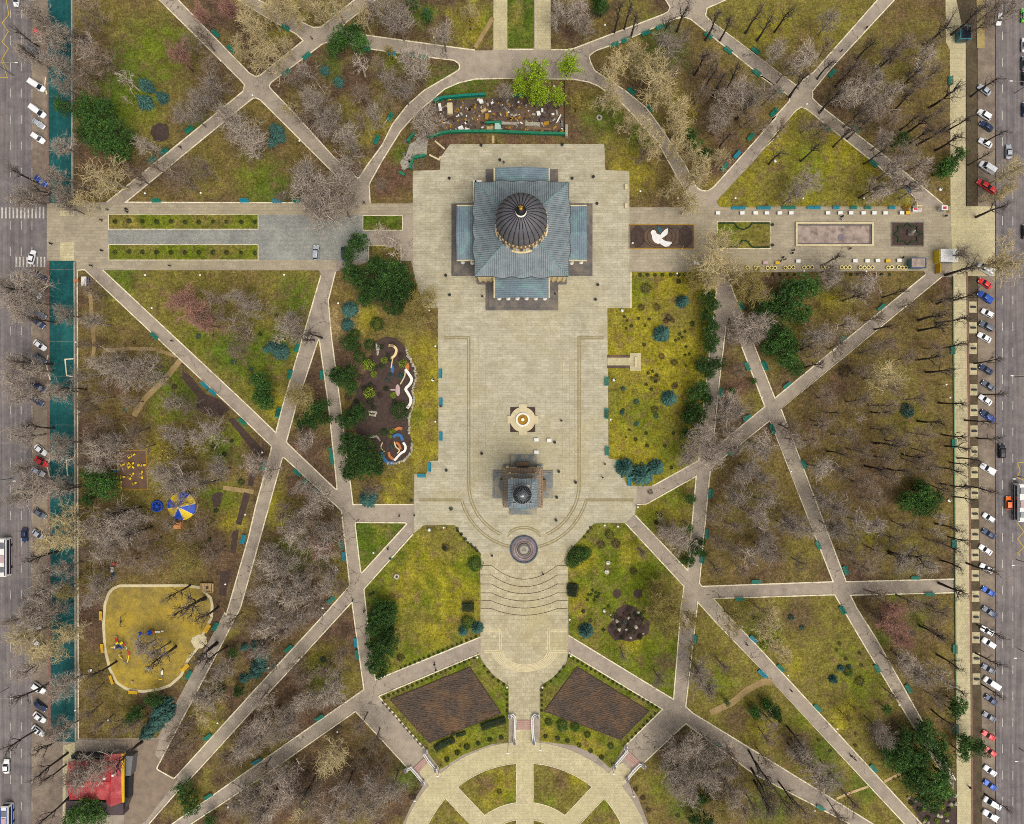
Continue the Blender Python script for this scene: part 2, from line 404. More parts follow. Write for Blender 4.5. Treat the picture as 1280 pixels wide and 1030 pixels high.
# ================================================================ THE GROUND
def sheet(name, poly, z, m, label, cat='ground', thick=None, kind='structure', parent=None):
    b = MB(); w = [W(p) for p in poly]
    b.prism(w, z - (thick or 0.02), z, True)
    return b.build(name, m, parent, **({'kind': kind, 'label': label, 'category': cat} if parent is None else {}))

b = MB(); b.prism([(-900, -900), (900, -900), (900, 900), (-900, 900)], -0.6, -0.12)
b.build('ground', M['earth'], None, kind='structure', label='bare brown earth lying under and around the park', category='ground')
sheet('path', [(62, -200), (1192, -200), (1192, 1230), (62, 1230)], 0.0, M['path'], 'greyish brown asphalt walks crossing the park between the lawns', 'path')
sheet('road', [(-260, -400), (62, -400), (62, 1430), (-260, 1430)], 0.0, M['road'], 'asphalt avenue with dashed lanes beside the green covered pavement', 'road')
sheet('road', [(1245, -400), (1560, -400), (1560, 1430), (1245, 1430)], 0.0, M['road'], 'asphalt avenue beside the pale slab pavement and angled parked cars', 'road')
sheet('parking_bay', [(40, -300), (58.5, -300), (58.5, 254), (40, 254)], 0.012, M['bay'], 'parking strip under bare street trees above the zebra crossing', 'parking')
sheet('parking_bay', [(40, 334), (58.5, 334), (62, 930), (62, 1330), (40, 1330)], 0.012, M['bay'], 'parking strip beside the green pavement below the zebra crossing', 'parking')
sheet('parking_bay', [(1222, -300), (1243.5, -300), (1243.5, 1330), (1222, 1330)], 0.02, M['bay'], 'parking strip with angled cars beside the pale pavement', 'parking')
sheet('forecourt', [(58.5, 255), (136, 255), (136, 336), (58.5, 336)], 0.03, M['alley'], 'pale concrete park entrance between the two green pavement strips', 'pavement')

# lawns ---------------------------------------------------------------
ALB = {'e': g((104, 87, 64)), 'd': g((88, 70, 54)), 'o': g((112, 104, 46)), 'g': g((74, 94, 24)), 'y': g((136, 127, 32)), 'b': g((96, 72, 56)),
       't': g((146, 126, 82)), 'l': g((96, 106, 24)), 'k': g((108, 94, 50))}
BLOBS = """g 160,90,70;l 200,60,42;g 150,130,40;l 180,140,30;o 120,30,40;d 110,70,40;d 105,200,40;o 190,170,30;l 320,222,32;g 340,235,30;o 250,215,40;d 210,215,30;
g 250,160,20;o 430,140,26;y 470,160,18;o 450,170,24;g 410,85,20;l 490,75,20;o 480,130,26;d 400,150,30;d 380,90,30;y 585,35,28;o 560,50,30;g 520,15,25;d 500,40,25;g 650,30,40;
o 640,20,16;g 570,108,36;g 600,102,22;d 545,150,20;b 560,165,18;b 640,175,16;b 600,173,14;b 680,174,14;b 480,235,22;b 500,225,20;g 500,190,14;o 735,130,26;g 760,150,30;o 770,185,26;y 790,215,30;g 800,165,24;
o 780,75,20;d 800,110,30;g 820,60,40;o 860,150,26;o 830,130,26;d 900,140,40;k 770,50,40;y 970,40,32;o 1010,25,36;y 1030,45,20;o 960,80,34;k 1000,70,40;o 1150,60,40;k 1130,110,50;d 1080,130,40;o 1100,90,30;
o 1070,40,36;d 1060,90,26;l 1010,215,40;o 970,220,30;o 1060,225,34;o 1090,240,30;o 960,240,34;k 1110,225,20;y 900,250,24;o 920,245,20;
g 155,350,30;o 220,360,40;k 300,360,40;l 250,420,30;g 310,450,36;l 330,480,26;y 345,500,18;g 280,440,26;o 190,370,30;g 370,370,26;g 350,430,26;o 270,380,30;
o 150,400,30;t 120,400,12;g 200,470,18;l 215,480,18;g 230,500,26;l 200,515,20;k 150,450,40;d 150,480,26;d 130,560,40;o 200,440,18;y 205,568,26;o 250,555,30;l 290,545,24;g 275,560,24;
l 285,625,24;y 290,650,18;g 265,620,18;o 180,620,40;k 200,690,60;k 220,700,40;d 160,680,40;d 270,690,26;o 150,860,26;k 120,860,40;o 160,900,30;k 130,900,30;d 200,870,30;d 130,800,26;
t 430,400,26;y 460,400,20;o 500,420,30;y 530,440,24;y 535,500,34;y 530,560,40;o 505,605,28;y 490,610,22;o 450,580,20;y 540,470,20;l 520,520,12;l 470,675,18;g 460,690,18;o 480,660,10;
y 540,700,36;y 500,740,30;o 560,680,30;y 570,740,40;o 520,780,30;y 540,790,24;l 480,720,16;l 590,710,20;g 470,750,20;l 760,690,40;y 730,700,20;y 790,690,20;y 720,750,22;l 770,740,30;o 740,790,22;l 800,810,30;y 790,800,20;d 830,830,18;
y 800,380,30;y 790,440,36;y 830,480,36;l 800,520,36;y 850,440,26;y 780,560,24;l 840,570,26;y 810,590,24;o 850,400,30;l 800,360,20;y 820,640,26;l 840,620,20;l 810,650,18;o 840,670,20;d 830,660,12;
o 350,640,20;y 345,630,18;l 360,690,24;g 390,700,20;o 400,680,26;d 400,640,24;k 340,760,40;o 410,830,24;l 400,850,24;o 430,850,30;d 350,860,40;b 360,790,18;d 500,960,40;k 450,930,40;o 500,890,24;g 510,970,20;d 420,970,60;
l 560,830,14;o 610,850,18;g 520,880,20;l 600,930,30;y 570,935,24;l 580,950,20;g 700,850,20;l 690,900,24;y 730,930,24;l 700,935,20;y 680,920,16;o 690,870,14;
y 625,985,26;b 610,980,12;o 700,985,26;b 700,975,12;y 720,975,12;o 560,1020,26;y 580,1010,16;o 745,1020,26;l 760,1005,12;l 680,1000,12;l 640,1000,10;
o 1050,370,30;y 1040,375,18;o 990,440,40;d 970,420,24;o 1000,400,30;k 1050,420,40;d 1000,470,24;o 1110,480,40;k 1160,420,40;k 1100,560,60;o 1140,520,40;k 1040,620,60;d 1090,600,40;o 1080,670,26;y 1080,670,14;o 1130,690,40;k 1180,640,30;k 1180,480,40;k 1000,560,30;
k 900,560,40;d 920,610,30;o 940,640,40;d 960,700,40;k 920,700,30;o 1000,690,30;d 880,620,18;b 950,420,18;b 920,480,18;d 905,450,18;
l 960,790,16;g 930,780,20;o 900,780,24;y 990,830,20;l 1060,830,34;o 1040,850,40;l 1080,860,30;y 1060,890,20;y 1050,900,14;o 1100,810,34;o 1010,800,30;d 1000,770,24;g 1110,790,18;o 1110,880,26;d 1150,790,30;d 1110,920,30;g 1150,770,20;
o 1150,760,20;l 1120,740,14;k 1150,830,40;o 960,860,30;y 960,920,18;l 1000,900,18;g 1030,940,20;g 1040,975,16;o 920,830,24;l 900,850,20;y 950,910,18;d 990,930,24;d 920,900,18;o 1070,960,20;g 1080,980,18;l 830,980,26;o 800,960,26;g 850,1010,24;k 900,960,40;o 980,1000,50;g 960,1010,30"""
BL = []
for q in BLOBS.replace('\n', '').split(';'):
    k, r_ = q.split(); x, y, rad = map(float, r_.split(','))
    BL.append((k, x, y, rad))

def lawn_colours(vs, base):
    xy = np.array([(v[0], v[1]) for v in vs])
    px = xy[:, 0] / S + 640; py = 515 - xy[:, 1] / S
    c = np.tile(np.array(ALB[base]), (len(vs), 1))
    nz = np.array([(mnoise.noise(Vector((v[0] * .07, v[1] * .07, 3))), mnoise.noise(Vector((v[0] * .3, v[1] * .3, 7))), mnoise.noise(Vector((v[0] * .9, v[1] * .9, 9)))) for v in vs])
    t = np.clip(nz[:, 0] * 1.6 + nz[:, 1] * .8 + .3, 0, 1)[:, None]
    c = c * (1 - t) + np.array(ALB['d' if base in 'ek' else 'o']) * t
    for k, x, y, rad in BL:
        d = np.sqrt((px - x) ** 2 + (py - y) ** 2) / rad
        w = np.clip(1.35 - d + nz[:, 1] * .55 + nz[:, 2] * .35 + nz[:, 0] * .3, 0, 1)
        w = (w * w * (3 - 2 * w) * .78)[:, None]
        c = c * (1 - w) + np.array(ALB[k]) * w
    f = (1 + nz[:, 1] * .28 + nz[:, 2] * .3)[:, None]
    t2 = np.clip(nz[:, 2] * 1.5 - .1, 0, .7)[:, None]
    c = c * (1 - t2) + np.array(ALB['b']) * t2 * 1.0
    return np.clip(c * f, 0.004, 1)

def inside(pts, poly):
    x, y = pts[:, 0], pts[:, 1]; r_ = np.zeros(len(pts), bool)
    n = len(poly)
    for i in range(n):
        x1, y1 = poly[i]; x2, y2 = poly[(i + 1) % n]
        c = ((y1 > y) != (y2 > y)) & (x < (x2 - x1) * (y - y1) / ((y2 - y1) or 1e-9) + x1)
        r_ ^= c
    return r_

def grid_fill(poly, step, jit=0.3):
    a = np.array(poly); lo, hi = a.min(0), a.max(0)
    X, Y = np.meshgrid(np.arange(lo[0] + step / 2, hi[0], step), np.arange(lo[1] + step / 2, hi[1], step))
    pts = np.stack([X.ravel(), Y.ravel()], 1)
    rs = np.random.RandomState(5); pts = pts + (rs.rand(*pts.shape) - .5) * step * jit
    pts = pts[inside(pts, poly)]
    # the outline itself is cut finely as well
    ring = []
    n = len(poly)
    for i in range(n):
        p, q = np.array(poly[i]), np.array(poly[(i + 1) % n]); k = max(1, int(np.hypot(*(q - p)) / (step * 1.5)))
        for j in range(k): ring.append(tuple(p + (q - p) * j / k))
    vs = [Vector((float(x), float(y))) for x, y in ring] + [Vector((float(x), float(y))) for x, y in pts]
    r_ = delaunay_2d_cdt(vs, [], [list(range(len(ring)))], 1, 1e-4)
    return [tuple(v) for v in r_[0]], [tuple(f) for f in r_[2]], len(ring)

def rnd_poly(poly, rad_px=2.2):
    """round the corners of a traced outline a little"""
    out = []; n = len(poly)
    for i in range(n):
        a, b_, c = [Vector(q) for q in (poly[i - 1], poly[i], poly[(i + 1) % n])]
        u, v = (a - b_), (c - b_)
        k = min(rad_px, u.length * .4, v.length * .4)
        if k < .4: out.append(tuple(b_)); continue
        p1, p2 = b_ + u.normalized() * k, b_ + v.normalized() * k
        out += [tuple(p1), tuple((p1 + p2) * .25 + b_ * .5), tuple(p2)]
    return out

def make_lawn(s, base='e', kerb=True, look='grass plot', z=0.09, step=1.6, skip=(), rp=2.0, mat_=None, name='lawn', kw=0.36):
    """skip: indices of traced edges without a white kerb"""
    tr = P(s)
    poly = [W(p) for p in rnd_poly(tr, rp)]
    a = sum(poly[i][0] * poly[(i + 1) % len(poly)][1] - poly[(i + 1) % len(poly)][0] * poly[i][1] for i in range(len(poly)))
    if a < 0: poly = poly[::-1]
    vs, fs, nr = grid_fill(poly, step)
    v3 = [(x, y, z + 0.05 * mnoise.noise(Vector((x * .35, y * .35, 0)))) for x, y in vs]
    me = bpy.data.meshes.new('lawn'); 
    n = len(v3); m_ = len(poly)
    v3 += [(x, y, z) for x, y in poly] + [(x, y, -0.05) for x, y in poly]
    fs = fs + [(n + m_ + i, n + m_ + (i + 1) % m_, n + (i + 1) % m_, n + i) for i in range(m_)]
    me.from_pydata(v3, [], fs); me.materials.append(mat_ or M['lawn'])
    if mat_ is None:
        col = lawn_colours(v3, base)
        at = me.color_attributes.new('Col', 'FLOAT_COLOR', 'POINT')
        at.data.foreach_set('color', np.concatenate([col, np.ones((len(col), 1))], 1).astype(np.float32).ravel())
    me.update()
    o = link(name, me, None, kind='structure')
    cx = sum(p[0] for p in tr) / len(tr); cy = sum(p[1] for p in tr) / len(tr)
    auto(o, look, (cx, cy), 'lawn')
    if kerb:
        b = MB()
        if not skip:
            out = offset_line(poly, -kw, True)
            k = len(poly)
            zt = 0.17
            v = [(p[0], p[1], zt) for p in poly] + [(p[0], p[1], zt) for p in out] + [(p[0], p[1], -.05) for p in out] + [(p[0], p[1], -.05) for p in poly]
            f = []
            for i in range(k):
                j = (i + 1) % k
                f += [(k + i, k + j, j, i), (2 * k + i, 2 * k + j, k + j, k + i), (i, j, 3 * k + j, 3 * k + i)]
            b.add(v, f)
        else:
            runs = []; cur = []
            k = len(tr)
            for i in range(k):
                if i in skip:
                    if cur: runs.append(cur)
                    cur = []
                else:
                    if not cur: cur = [tr[i]]
                    cur.append(tr[(i + 1) % k])
            if cur:
                if runs and 0 not in skip: runs[0] = cur[:-1] + runs[0]
                else: runs.append(cur)
            for r_ in runs: b.ribbon([W(p) for p in r_], kw, -.05, 0.17)
        b.build('kerb', M['kerb'], o)
    return o

LAWNS = [
 ('00 355,-190 575,-190 760,0 1140,375 1167,405 1160,436 510,965 435,965 355,940', 'k', (0, 6, 7, 8), 'large green and brown grass plot'),
 ('00 600,965 1195,478 1212,468; 10 0,468 20,476 430,885 462,925 440,968', 'k', (6,), 'triangular grass plot'),
 ('00 660,-190 850,0 1190,350 1212,362; 10 2,366 22,358 225,195 195,165 35,75; 00 1090,-30 900,-190', 'd', (9,), 'grass plot under pale bare trees'),
 ('10 -180,-120 -40,-25 20,5 250,122 275,132 310,130 470,0 640,-140', 'd', (7,), 'grass plot under cream coloured trees'),
 ('10 750,-140 570,0 425,112 414,130 420,146 445,158 535,170 930,225 1045,240 1130,240 1130,-140', 'd', (8, 9), 'grass plot with yellowish turf'),
 ('10 1200,-140 1200,236; 20 105,236 105,-140', 'g', (0, 2, 3), 'narrow strip of green grass'),
 ('20 186,-140 186,238 265,238 295,232 720,70 745,56 753,35 735,5 640,-140', 'd', (0, 8), 'grass plot under dark bare trees'),
 ('10 66,415 72,398 325,208 435,207 505,232 850,280 945,291 968,308 968,330 940,348 800,430 720,500 650,590 600,690 530,785 487,850 380,755 200,555', 'd', (), 'large four-sided wooded plot'),
 ('10 540,885 545,870 600,770 690,625 770,535 830,485 900,425 970,395 1045,378 1160,375 1255,376; 20 0,377 290,378 365,392 410,410 500,470 570,540 620,600 690,670 740,760 790,850 845,940 850,988 560,988 560,815 445,811 441,688; 10 1259,688 925,688 880,750 878,810 748,814 748,970 545,970', 'k', (21, 22, 23, 24, 25, 26, 27, 28, 29, 30, 31, 32), 'crescent of turf'),
 ('20 375,292 370,268 400,245 530,200 770,95 820,85 850,95 1180,360 1259,415; 30 0,360 130,455 140,478 0,630; 20 1259,557 960,890 930,910 900,905 880,890 830,790 720,620 640,510 540,430 395,335', 'k', (), 'large wooded plot'),
 ('20 1160,-140 1020,0 930,40 922,75 940,95 1259,335; 30 0,280 172,408 255,345 560,0 690,-140', 'o', (9,), 'yellow green grass plot under dark trees'),
 ('30 740,-140 640,0 340,325 250,435 250,470 280,500 640,780 870,972 908,985 905,240 886,200 882,-140', 'k', (7, 8, 9, 10, 11), 'olive brown wooded plot'),
 ('30 0,722 170,528 195,512 220,520 560,790 740,945 745,985 0,985; 20 1250,988 990,988 975,960 1250,665', 'y', (6, 7, 8, 9, 10), 'bright yellow green triangular lawn'),
 ('01 370,335 405,333 1120,1005; 12 0,110 75,182 70,210 0,465; 02 1185,620 1100,915 1080,985; 03 1070,20 750,620 375,622', 'k', (10, 11,), 'large playground ground'),
 ('01 492,335 1150,950; 12 0,25 95,118 125,0; 11 225,650 310,360 303,336', 'o', (6, 7), 'large triangular lawn'),
 ('11 300,668; 12 192,0 148,162 385,388 345,0', 'd', (), 'slim wedge of turf'),
 ('11 380,342 345,480 360,650; 12 405,0 463,460 752,460 755,313 815,313 815,252 870,252 870,0; 11 868,515 800,515 770,420 740,290 540,295 420,330', 'k', (5, 6, 7, 8, 9, 10, 11, 12, 13, 14, 15, 16), 'garden lawn'),
 ('12 475,548 718,550 503,785', 'g', (), 'small green triangular lawn'),
 ('12 515,863 750,600 800,560 948,558 1000,630 1072,692; 13 1070,138 570,342 545,190', 'l', (1, 2, 3, 4, 5), 'yellow green lawn'),
 ('12 130,235 405,490 445,845; 13 350,0 0,380; 03 830,810 750,765 1065,165 1150,0; 12 0,705', 'd', (), 'long wooded plot'),
 ('12 458,925; 13 515,388 0,748; 03 955,935 820,1030 700,1130 600,1130 710,1030 850,870 925,795; 13 0,470', 'd', (5,), 'long wooded wedge'),
 ('13 475,492 0,825; 03 910,1030 700,1190; 13 640,1190 690,1100 700,1030 740,940 800,842 722,760', 'd', (2, 3, 4, 5, 6, 7, 8), 'dark wooded corner plot'),
 ('13 585,420 1065,218 1075,250 1130,320 1205,370 1205,640 1120,650 985,700 880,770 815,682', 'l', (1, 2, 3, 4, 5, 6, 7, 8), 'green lawn around the ploughed bed'),
 ('23 270,212 718,482 540,655 470,765 400,700 300,655 135,635 135,372 200,330 260,262', 'l', (2, 3, 4, 5, 6, 7, 8, 9), 'green lawn around the ploughed bed'),
 ('22 390,550 540,548 820,850; 23 805,0 770,435 270,130; 22 268,745 265,690 330,620', 'l', (0, 5, 6, 7, 8), 'bright lawn with clover shaped bed'),
 ('22 588,512 595,460 640,458 878,325 850,640 838,775', 'o', (0,), 'small lawn'),
 ('22 985,255 1228,60; 32 45,57 348,828; 22 905,850 893,835 940,345 945,300', 'k', (7,), 'wooded plot'),
 ('21 1035,560 1095,700 1205,985; 22 1040,130 985,175 958,172; 21 990,850 1020,600', 'd', (0, 7,), 'brown wedge of ground'),
 ('21 567,343 955,343 975,420 955,600; 22 905,60 890,250 670,372 600,372 548,365 500,245 460,240 460,0; 21 455,515 567,515', 'y', (0, 1, 6, 7, 8, 9, 10, 11, 12), 'bright yellow green garden lawn dotted with shrubs'),
 ('21 1030,345 1040,400; 31 70,945 685,440 790,355 780,338', 'k', (0, 4, 5), 'brown lawn with green bushes'),
 ('31 865,367 95,1000; 32 100,5 410,828 925,815; 31 916,367', 'k', (4, 5), 'wide brown wooded plot'),
 ('22 960,908; 32 355,890; 33 480,150 785,655 850,760 932,880 935,1140 860,1120 770,1030 0,195; 22 1050,1010', 'o', (4, 5, 6), 'olive lawn between two diagonal walks'),
 ('32 430,892 925,880; 33 932,820 785,560 550,140 460,0', 'k', (1,), 'sharp wedge of turf'),
 ('22 885,925 980,1030; 23 1259,365; 33 0,290 690,1030 780,1130 660,1130 540,1030 0,697; 23 865,502 828,470', 'o', (5,), 'long olive plot'),
 ('23 828,550; 33 -30,790 430,1030 580,1110 500,1190; 23 680,1190 650,1030 600,900 548,820 620,745', 'k', (3, 4, 5, 6, 7), 'wooded plot'),
]
for s, base, skip, look in LAWNS:
    make_lawn(s, base, True, look, skip=skip)

# alley and garden beds in the paving (green strips and brown squares)
for s, base, look in [('01 520,70 1230,70 1230,138 520,138', 'l', 'long green strip with a row of round shrubs'), ('01 522,215 1230,215 1230,285 522,285', 'l', 'long green strip with a row of round shrubs'),
                      ('11 512,76 697,76 697,143 512,143', 'g', 'small green rectangle at the end of the cobbles'), ('11 540,218 690,218 690,297 540,297', 'b', 'small brown rectangle under the big conifer')]:
    make_lawn(s, base, True, look, z=0.13, rp=0.3, kw=0.2)

# circular lawns below the stairs
CX, CY = 656.0, 1087.0
def ring_sector(a0, a1, r0, r1, gap):
    """picture points of a ring piece between two spokes of half width gap"""
    pts = []
    for r_, rev in ((r1, 0), (r0, 1)):
        d = math.asin(gap / r_); aa = np.linspace(a0 + d, a1 - d, 9)
        if rev: aa = aa[::-1]
        pts += [(CX + r_ * math.sin(t), CY - r_ * math.cos(t)) for t in aa]
    return pts
for k in range(-2, 2):
    s = 'px ' + ' '.join('%f,%f' % q for q in ring_sector(k * R(43.5), (k + 1) * R(43.5), 85, 133, 10.8))
    make_lawn(s, 'o', True, 'wedge shaped lawn of the round garden', z=0.13, rp=0.2, kw=0.15)
    s = 'px ' + ' '.join('%f,%f' % q for q in ring_sector(k * R(43.5), (k + 1) * R(43.5), 20, 63, 10.8))
    make_lawn(s, 'o', True, 'inner wedge shaped lawn of the round garden', z=0.13, rp=0.2, kw=0.15)

# the plaza -----------------------------------------------------------
plaza = P('10 925,688 880,750 878,812 748,815 748,1000; 11 748,515 868,515 868,1030; 12 868,250 830,252 830,313 755,313 755,600 800,558 948,558 1000,630 1072,692') + [(601.5, 702)]
plaza += [(709, 702)] + P('22 265,690 330,620 390,550 540,548 585,508 592,458 597,372 548,370 500,290 500,245 460,242; 21 455,515 567,515 560,340') + P('20 560,815 445,812 440,688')
sheet('plaza', plaza, 0.06, M['plaza'], 'wide pale slab plaza around the domed cathedral and bell tower', 'plaza')
# arms of the alley
sheet('alley_paving', [(784, 258), (1191, 258), (1191, 338.5), (784, 338.5)], 0.056, M['alley'], 'pale concrete alley with flower beds and market tables', 'paving')
sheet('alley_paving', [(135.5, 254.5), (517, 254.5), (517, 268.6), (135.5, 268.6)], 0.052, M['alley'], 'concrete walk above the upper green strip', 'paving')
sheet('alley_paving', [(135.5, 325), (420, 325), (420, 337), (135.5, 337)], 0.052, M['alley'], 'concrete walk below the lower green strip', 'paving')
sheet('cobbled_yard', P('01 517,140 1232,140; 11 10,70 512,70 512,148 540,160 540,292 10,292; 01 1232,213 517,213'), 0.048, M['cobble'], 'grey cobbled drive widening into a yard with one red car', 'cobbles')
sheet('slab_walk', P('10 1135,-140 1197,-140 1197,237 1135,237'), 0.05, M['pave_pale'], 'pale slab walk on the near side of the narrow grass strip, towards the willow', 'paving')
sheet('slab_walk', P('20 108,-140 184,-140 184,237 108,237'), 0.05, M['pave_pale'], 'pale slab walk nearer the dark bare trees, beside the grass strip', 'paving')
# terraced steps leading down from the fountain
def TS(x, y): return T('steps', x, y)
rows = [(487, 615), (575, 683), (658, 748), (740, 815), (812, 880), (885, 945)]
def step_line(k, off=0.0):
    yf, yc = rows[k]
    pts = [(113, yf), (215, yf)] + [(215 + 60 * i, yf + (yc - yf) * (1 - ((60 * i - 302) / 302) ** 2)) for i in range(1, 10)] + [(820, yf), (921, yf)]
    return [TS(x, y + off) for x, y in pts]
top = [(601, 700)] + [(709.5, 700)]
for k in range(6):
    up = step_line(k - 1, 6.5) if k else [(601.5, 690), (709.2, 690)]
    poly = up + step_line(k)[::-1]
    sheet('step', poly, 0.075 - 0.002 * k if k else 0.07, M['plaza2'], ['topmost', 'second', 'third', 'fourth', 'fifth', 'lowest'][k] + ' curved stone tread below the round fountain', 'step', 0.06)
low = step_line(5, 6.5) + [T('low', 725, 290), T('low', 690, 370), T('low', 620, 460), T('low', 510, 530), T('low', 510, 745), T('low', 455, 760), T('low', 455, 800), T('low', 335, 800), T('low', 335, 760), T('low', 278, 745), T('low', 278, 530), T('low', 190, 470), T('low', 110, 385), T('low', 65, 300)][0:]
low = step_line(5, 6.5)[::-1][::-1] + low[len(step_line(5)):]
sheet('step_shade_sheet', [(601.6, 700), (709, 700), (709, 770), (601.6, 770)], 0.064 - .04, mat('painted_riser_shade', g((92, 80, 56)), g((74, 66, 48)), 1, .9, coords='World'), 'dark painted shade of the step edges showing between the curved treads', 'stair', .02)  # dark sheet under the tread gaps paints in the shade of the step nosings
sheet('terrace', low, 0.058, M['plaza2'], 'pale lower terrace at the foot of the curved steps', 'terrace', 0.05)
# half round stair in the lower terrace
st = MB()
for i, rr in enumerate((146, 158, 170, 182, 194, 206)):
    st.cur = i % 2
    pts = [T('low', 400 + rr * 1.2 * math.cos(t), 250 + rr * 0.82 * math.sin(t)) for t in np.linspace(R(8), R(172), 25)]
    st.ribbon([W(p) for p in pts], 0.36, 0.03, 0.11 - 0.006 * i)
for xx in (90, 590):
    for yy in (105, 118, 262, 274):
        st.cur = 0
        st.ribbon([W(T('low', xx, yy)), W(T('low', xx + 130, yy))], 0.34, 0.03, 0.085)
for xx in (208, 222, 572, 588):
    st.ribbon([W(T('low', xx, 112)), W(T('low', xx, 258))], 0.3, 0.03, 0.08)
st.build('stair', [M['stone'], mat('worn_stair_stone', g((150, 136, 96)), g((128, 116, 84)), 1, 0.9)], None, kind='structure', label='half round flight of worn steps in the lower terrace', category='stair')
# raised edge stones of the sunken court round the bell tower
se = MB()
def arc(cx, cy, r_, a0, a1, n=24): return [(cx + r_ * math.sin(t), cy - r_ * math.cos(t)) for t in np.linspace(R(a0), R(a1), n)]
for r_ in (67.6, 70.4):
    for sgn in (1, -1):
        pts = [(655 + sgn * (100 if r_ < 69 else 100), 420.5 + (r_ - 67) * .9), (655 + sgn * r_, 420.5 + (r_ - 67) * .9)] + [(655 + sgn * r_, y) for y in (480, 560, 604)]
        pts += [(655 + sgn * r_ * math.cos(t), 605 + r_ * math.sin(t)) for t in np.linspace(0.1, R(66 if r_ < 69 else 65), 16)]
        se.ribbon([W(p) for p in pts], 0.3, 0.04, 0.14)
for r_ in (25.5, 28):
    se.ribbon([W(p) for p in arc(655, 686, r_, -55 + (r_ - 25) * 3, 55 - (r_ - 25) * 3)], 0.3, 0.04, 0.14)
for r_ in (79, 81.6):
    for sgn in (1, -1):
        pts = [(655 + sgn * (137 if sgn > 0 else 131), 624 + (r_ - 79) * .8), (655 + sgn * (r_ - 1), 624 + (r_ - 79) * .8)] + [(655 + sgn * r_ * math.cos(t), 605 + r_ * math.sin(t)) for t in np.linspace(R(15), R(77), 18)]
        se.ribbon([W(p) for p in pts], 0.3, 0.04, 0.14)
se.build('edge_stones', mat('mossy_edge_stone', g((150, 136, 96)), g((126, 114, 82)), 1, 0.9), None, kind='structure', label='low curved edge stones drawn round the bell tower and fountain', category='edging')
jl = MB()
for d in (48, 52.5, 57, 60, 63.5):
    for sgn in (1, -1): jl.ribbon([W((655 + sgn * d, 432)), W((655 + sgn * d, 600))], .13, .03, .068)
for y in range(392, 560, 6):
    jl.ribbon([W((655 - 46, y)), W((655 + 46, y))], .09, .03, .066)
for y in range(186, 204, 5): jl.ribbon([W((565, y)), W((750, y))], .1, .03, .066)
jl.build('paving_joints', mat('paving_joint', g((150, 137, 104)), g((168, 154, 122)), .4, .9, coords='World'), None, kind='structure', label='fine dark joint lines ruled across the slab plaza', category='paving')
# round garden paving
rp = [(CX + 160 * math.sin(t), CY - 160 * math.cos(t)) for t in np.linspace(-PI, PI, 72, endpoint=False)]
sheet('round_walk', rp, 0.064, M['pave_pale'], 'pale ring walk of the round garden at the bottom edge', 'paving')
sheet('bridge_walk', P('low 335,860 455,860 458,960 330,960'), 0.08, M['pave_pale'], 'short slab walk from the pink stairs to the round garden', 'paving')
sheet('stair_walk', P('13 800,715 830,735 880,790 830,850 780,790'), 0.07, M['pave_pale'], 'slab landing where the stairs meet the ring walk, towards the dark wooded corner', 'paving')
sheet('stair_walk', P('23 530,735 480,765 455,800 520,850 590,800'), 0.07, M['pave_pale'], 'slab landing where the stairs meet the ring walk, towards the lilac trees', 'paving')

# pink stairs
def stairs(p0, p1, p2, p3, n, lab):
    """four corners in the picture: upper edge p0-p1, lower edge p3-p2"""
    root = thing('stairs', (*W(p0), 0), kind='structure', label=lab, category='stairs')
    a, b_, c, d = [Vector(W(q)) for q in (p0, p1, p2, p3)]
    o = Vector(W(p0))
    for i in range(n):
        t0, t1 = i / n, (i + 0.88) / n
        q = [a.lerp(d, t0) - o, b_.lerp(c, t0) - o, b_.lerp(c, t1) - o, a.lerp(d, t1) - o]
        m = MB(); m.prism([tuple(v) for v in q], 0.0, 0.3 - 0.03 * i); m.build('step', M['step_pink'], root)
stairs(T('low', 340, 788), T('low', 452, 788), T('low', 452, 862), T('low', 340, 862), 5, 'pink stone stairs on the middle axis below the terrace')
stairs(T('13', 752, 762), T('13', 800, 715), T('13', 822, 736), T('13', 777, 785), 4, 'pink stone stairs towards the dark wooded corner')
stairs(T('23', 545, 672), T('23', 612, 735), T('23', 585, 765), T('23', 520, 705), 5, 'pink stone stairs towards the lilac trees')

# white balustrades --------------------------------------------------
def balustrade(s, lab):
    pts = [W(p) for p in P(s)]
    o = pts[0]
    root = thing('balustrade', (*o, 0.06))
    root['label'] = lab; root['category'] = 'balustrade'; root['group'] = 'white balustrades beside the stairs'
    loc = [(p[0] - o[0], p[1] - o[1]) for p in pts]
    # smooth the line
    fine = []
    for i in range(len(loc) - 1):
        for k in range(4): 
            t = k / 4; fine.append((loc[i][0] * (1 - t) + loc[i + 1][0] * t, loc[i][1] * (1 - t) + loc[i + 1][1] * t))
    fine.append(loc[-1])
    b = MB(); b.ribbon(fine, 0.5, 0.0, 0.25); b.build('base_wall', M['white'], root)
    b = MB(); b.ribbon(offset_line(fine, 0.27), 0.17, 0.82, 1.0); b.ribbon(offset_line(fine, -0.27), 0.17, 0.82, 1.0); b.build('handrail', M['white'], root)
    b = MB()
    for i, p in enumerate(fine[1:-1]):
        for d in (.26, -.26):
            q = offset_line(fine, d)[i + 1]; b.lathe([(.06, .25), (.1, .45), (.05, .7), (.07, .82)], 6, q)
    x = b.build('balusters', M['white'], root); x['kind'] = 'stuff'
    for p in (fine[0], fine[-1]):
        b = MB(); b.box((p[0], p[1], .6), (.9, .9, 1.2)); b.box((p[0], p[1], 1.25), (1.05, 1.05, .14)); pier = b.build('pier', M['white'], root)
        b = MB(); b.lathe([(.2, 1.32), (.42, 1.6), (.45, 1.85), (.3, 1.9)], 12, (p[0], p[1])); b.build('urn', M['fount'], pier)
    return root
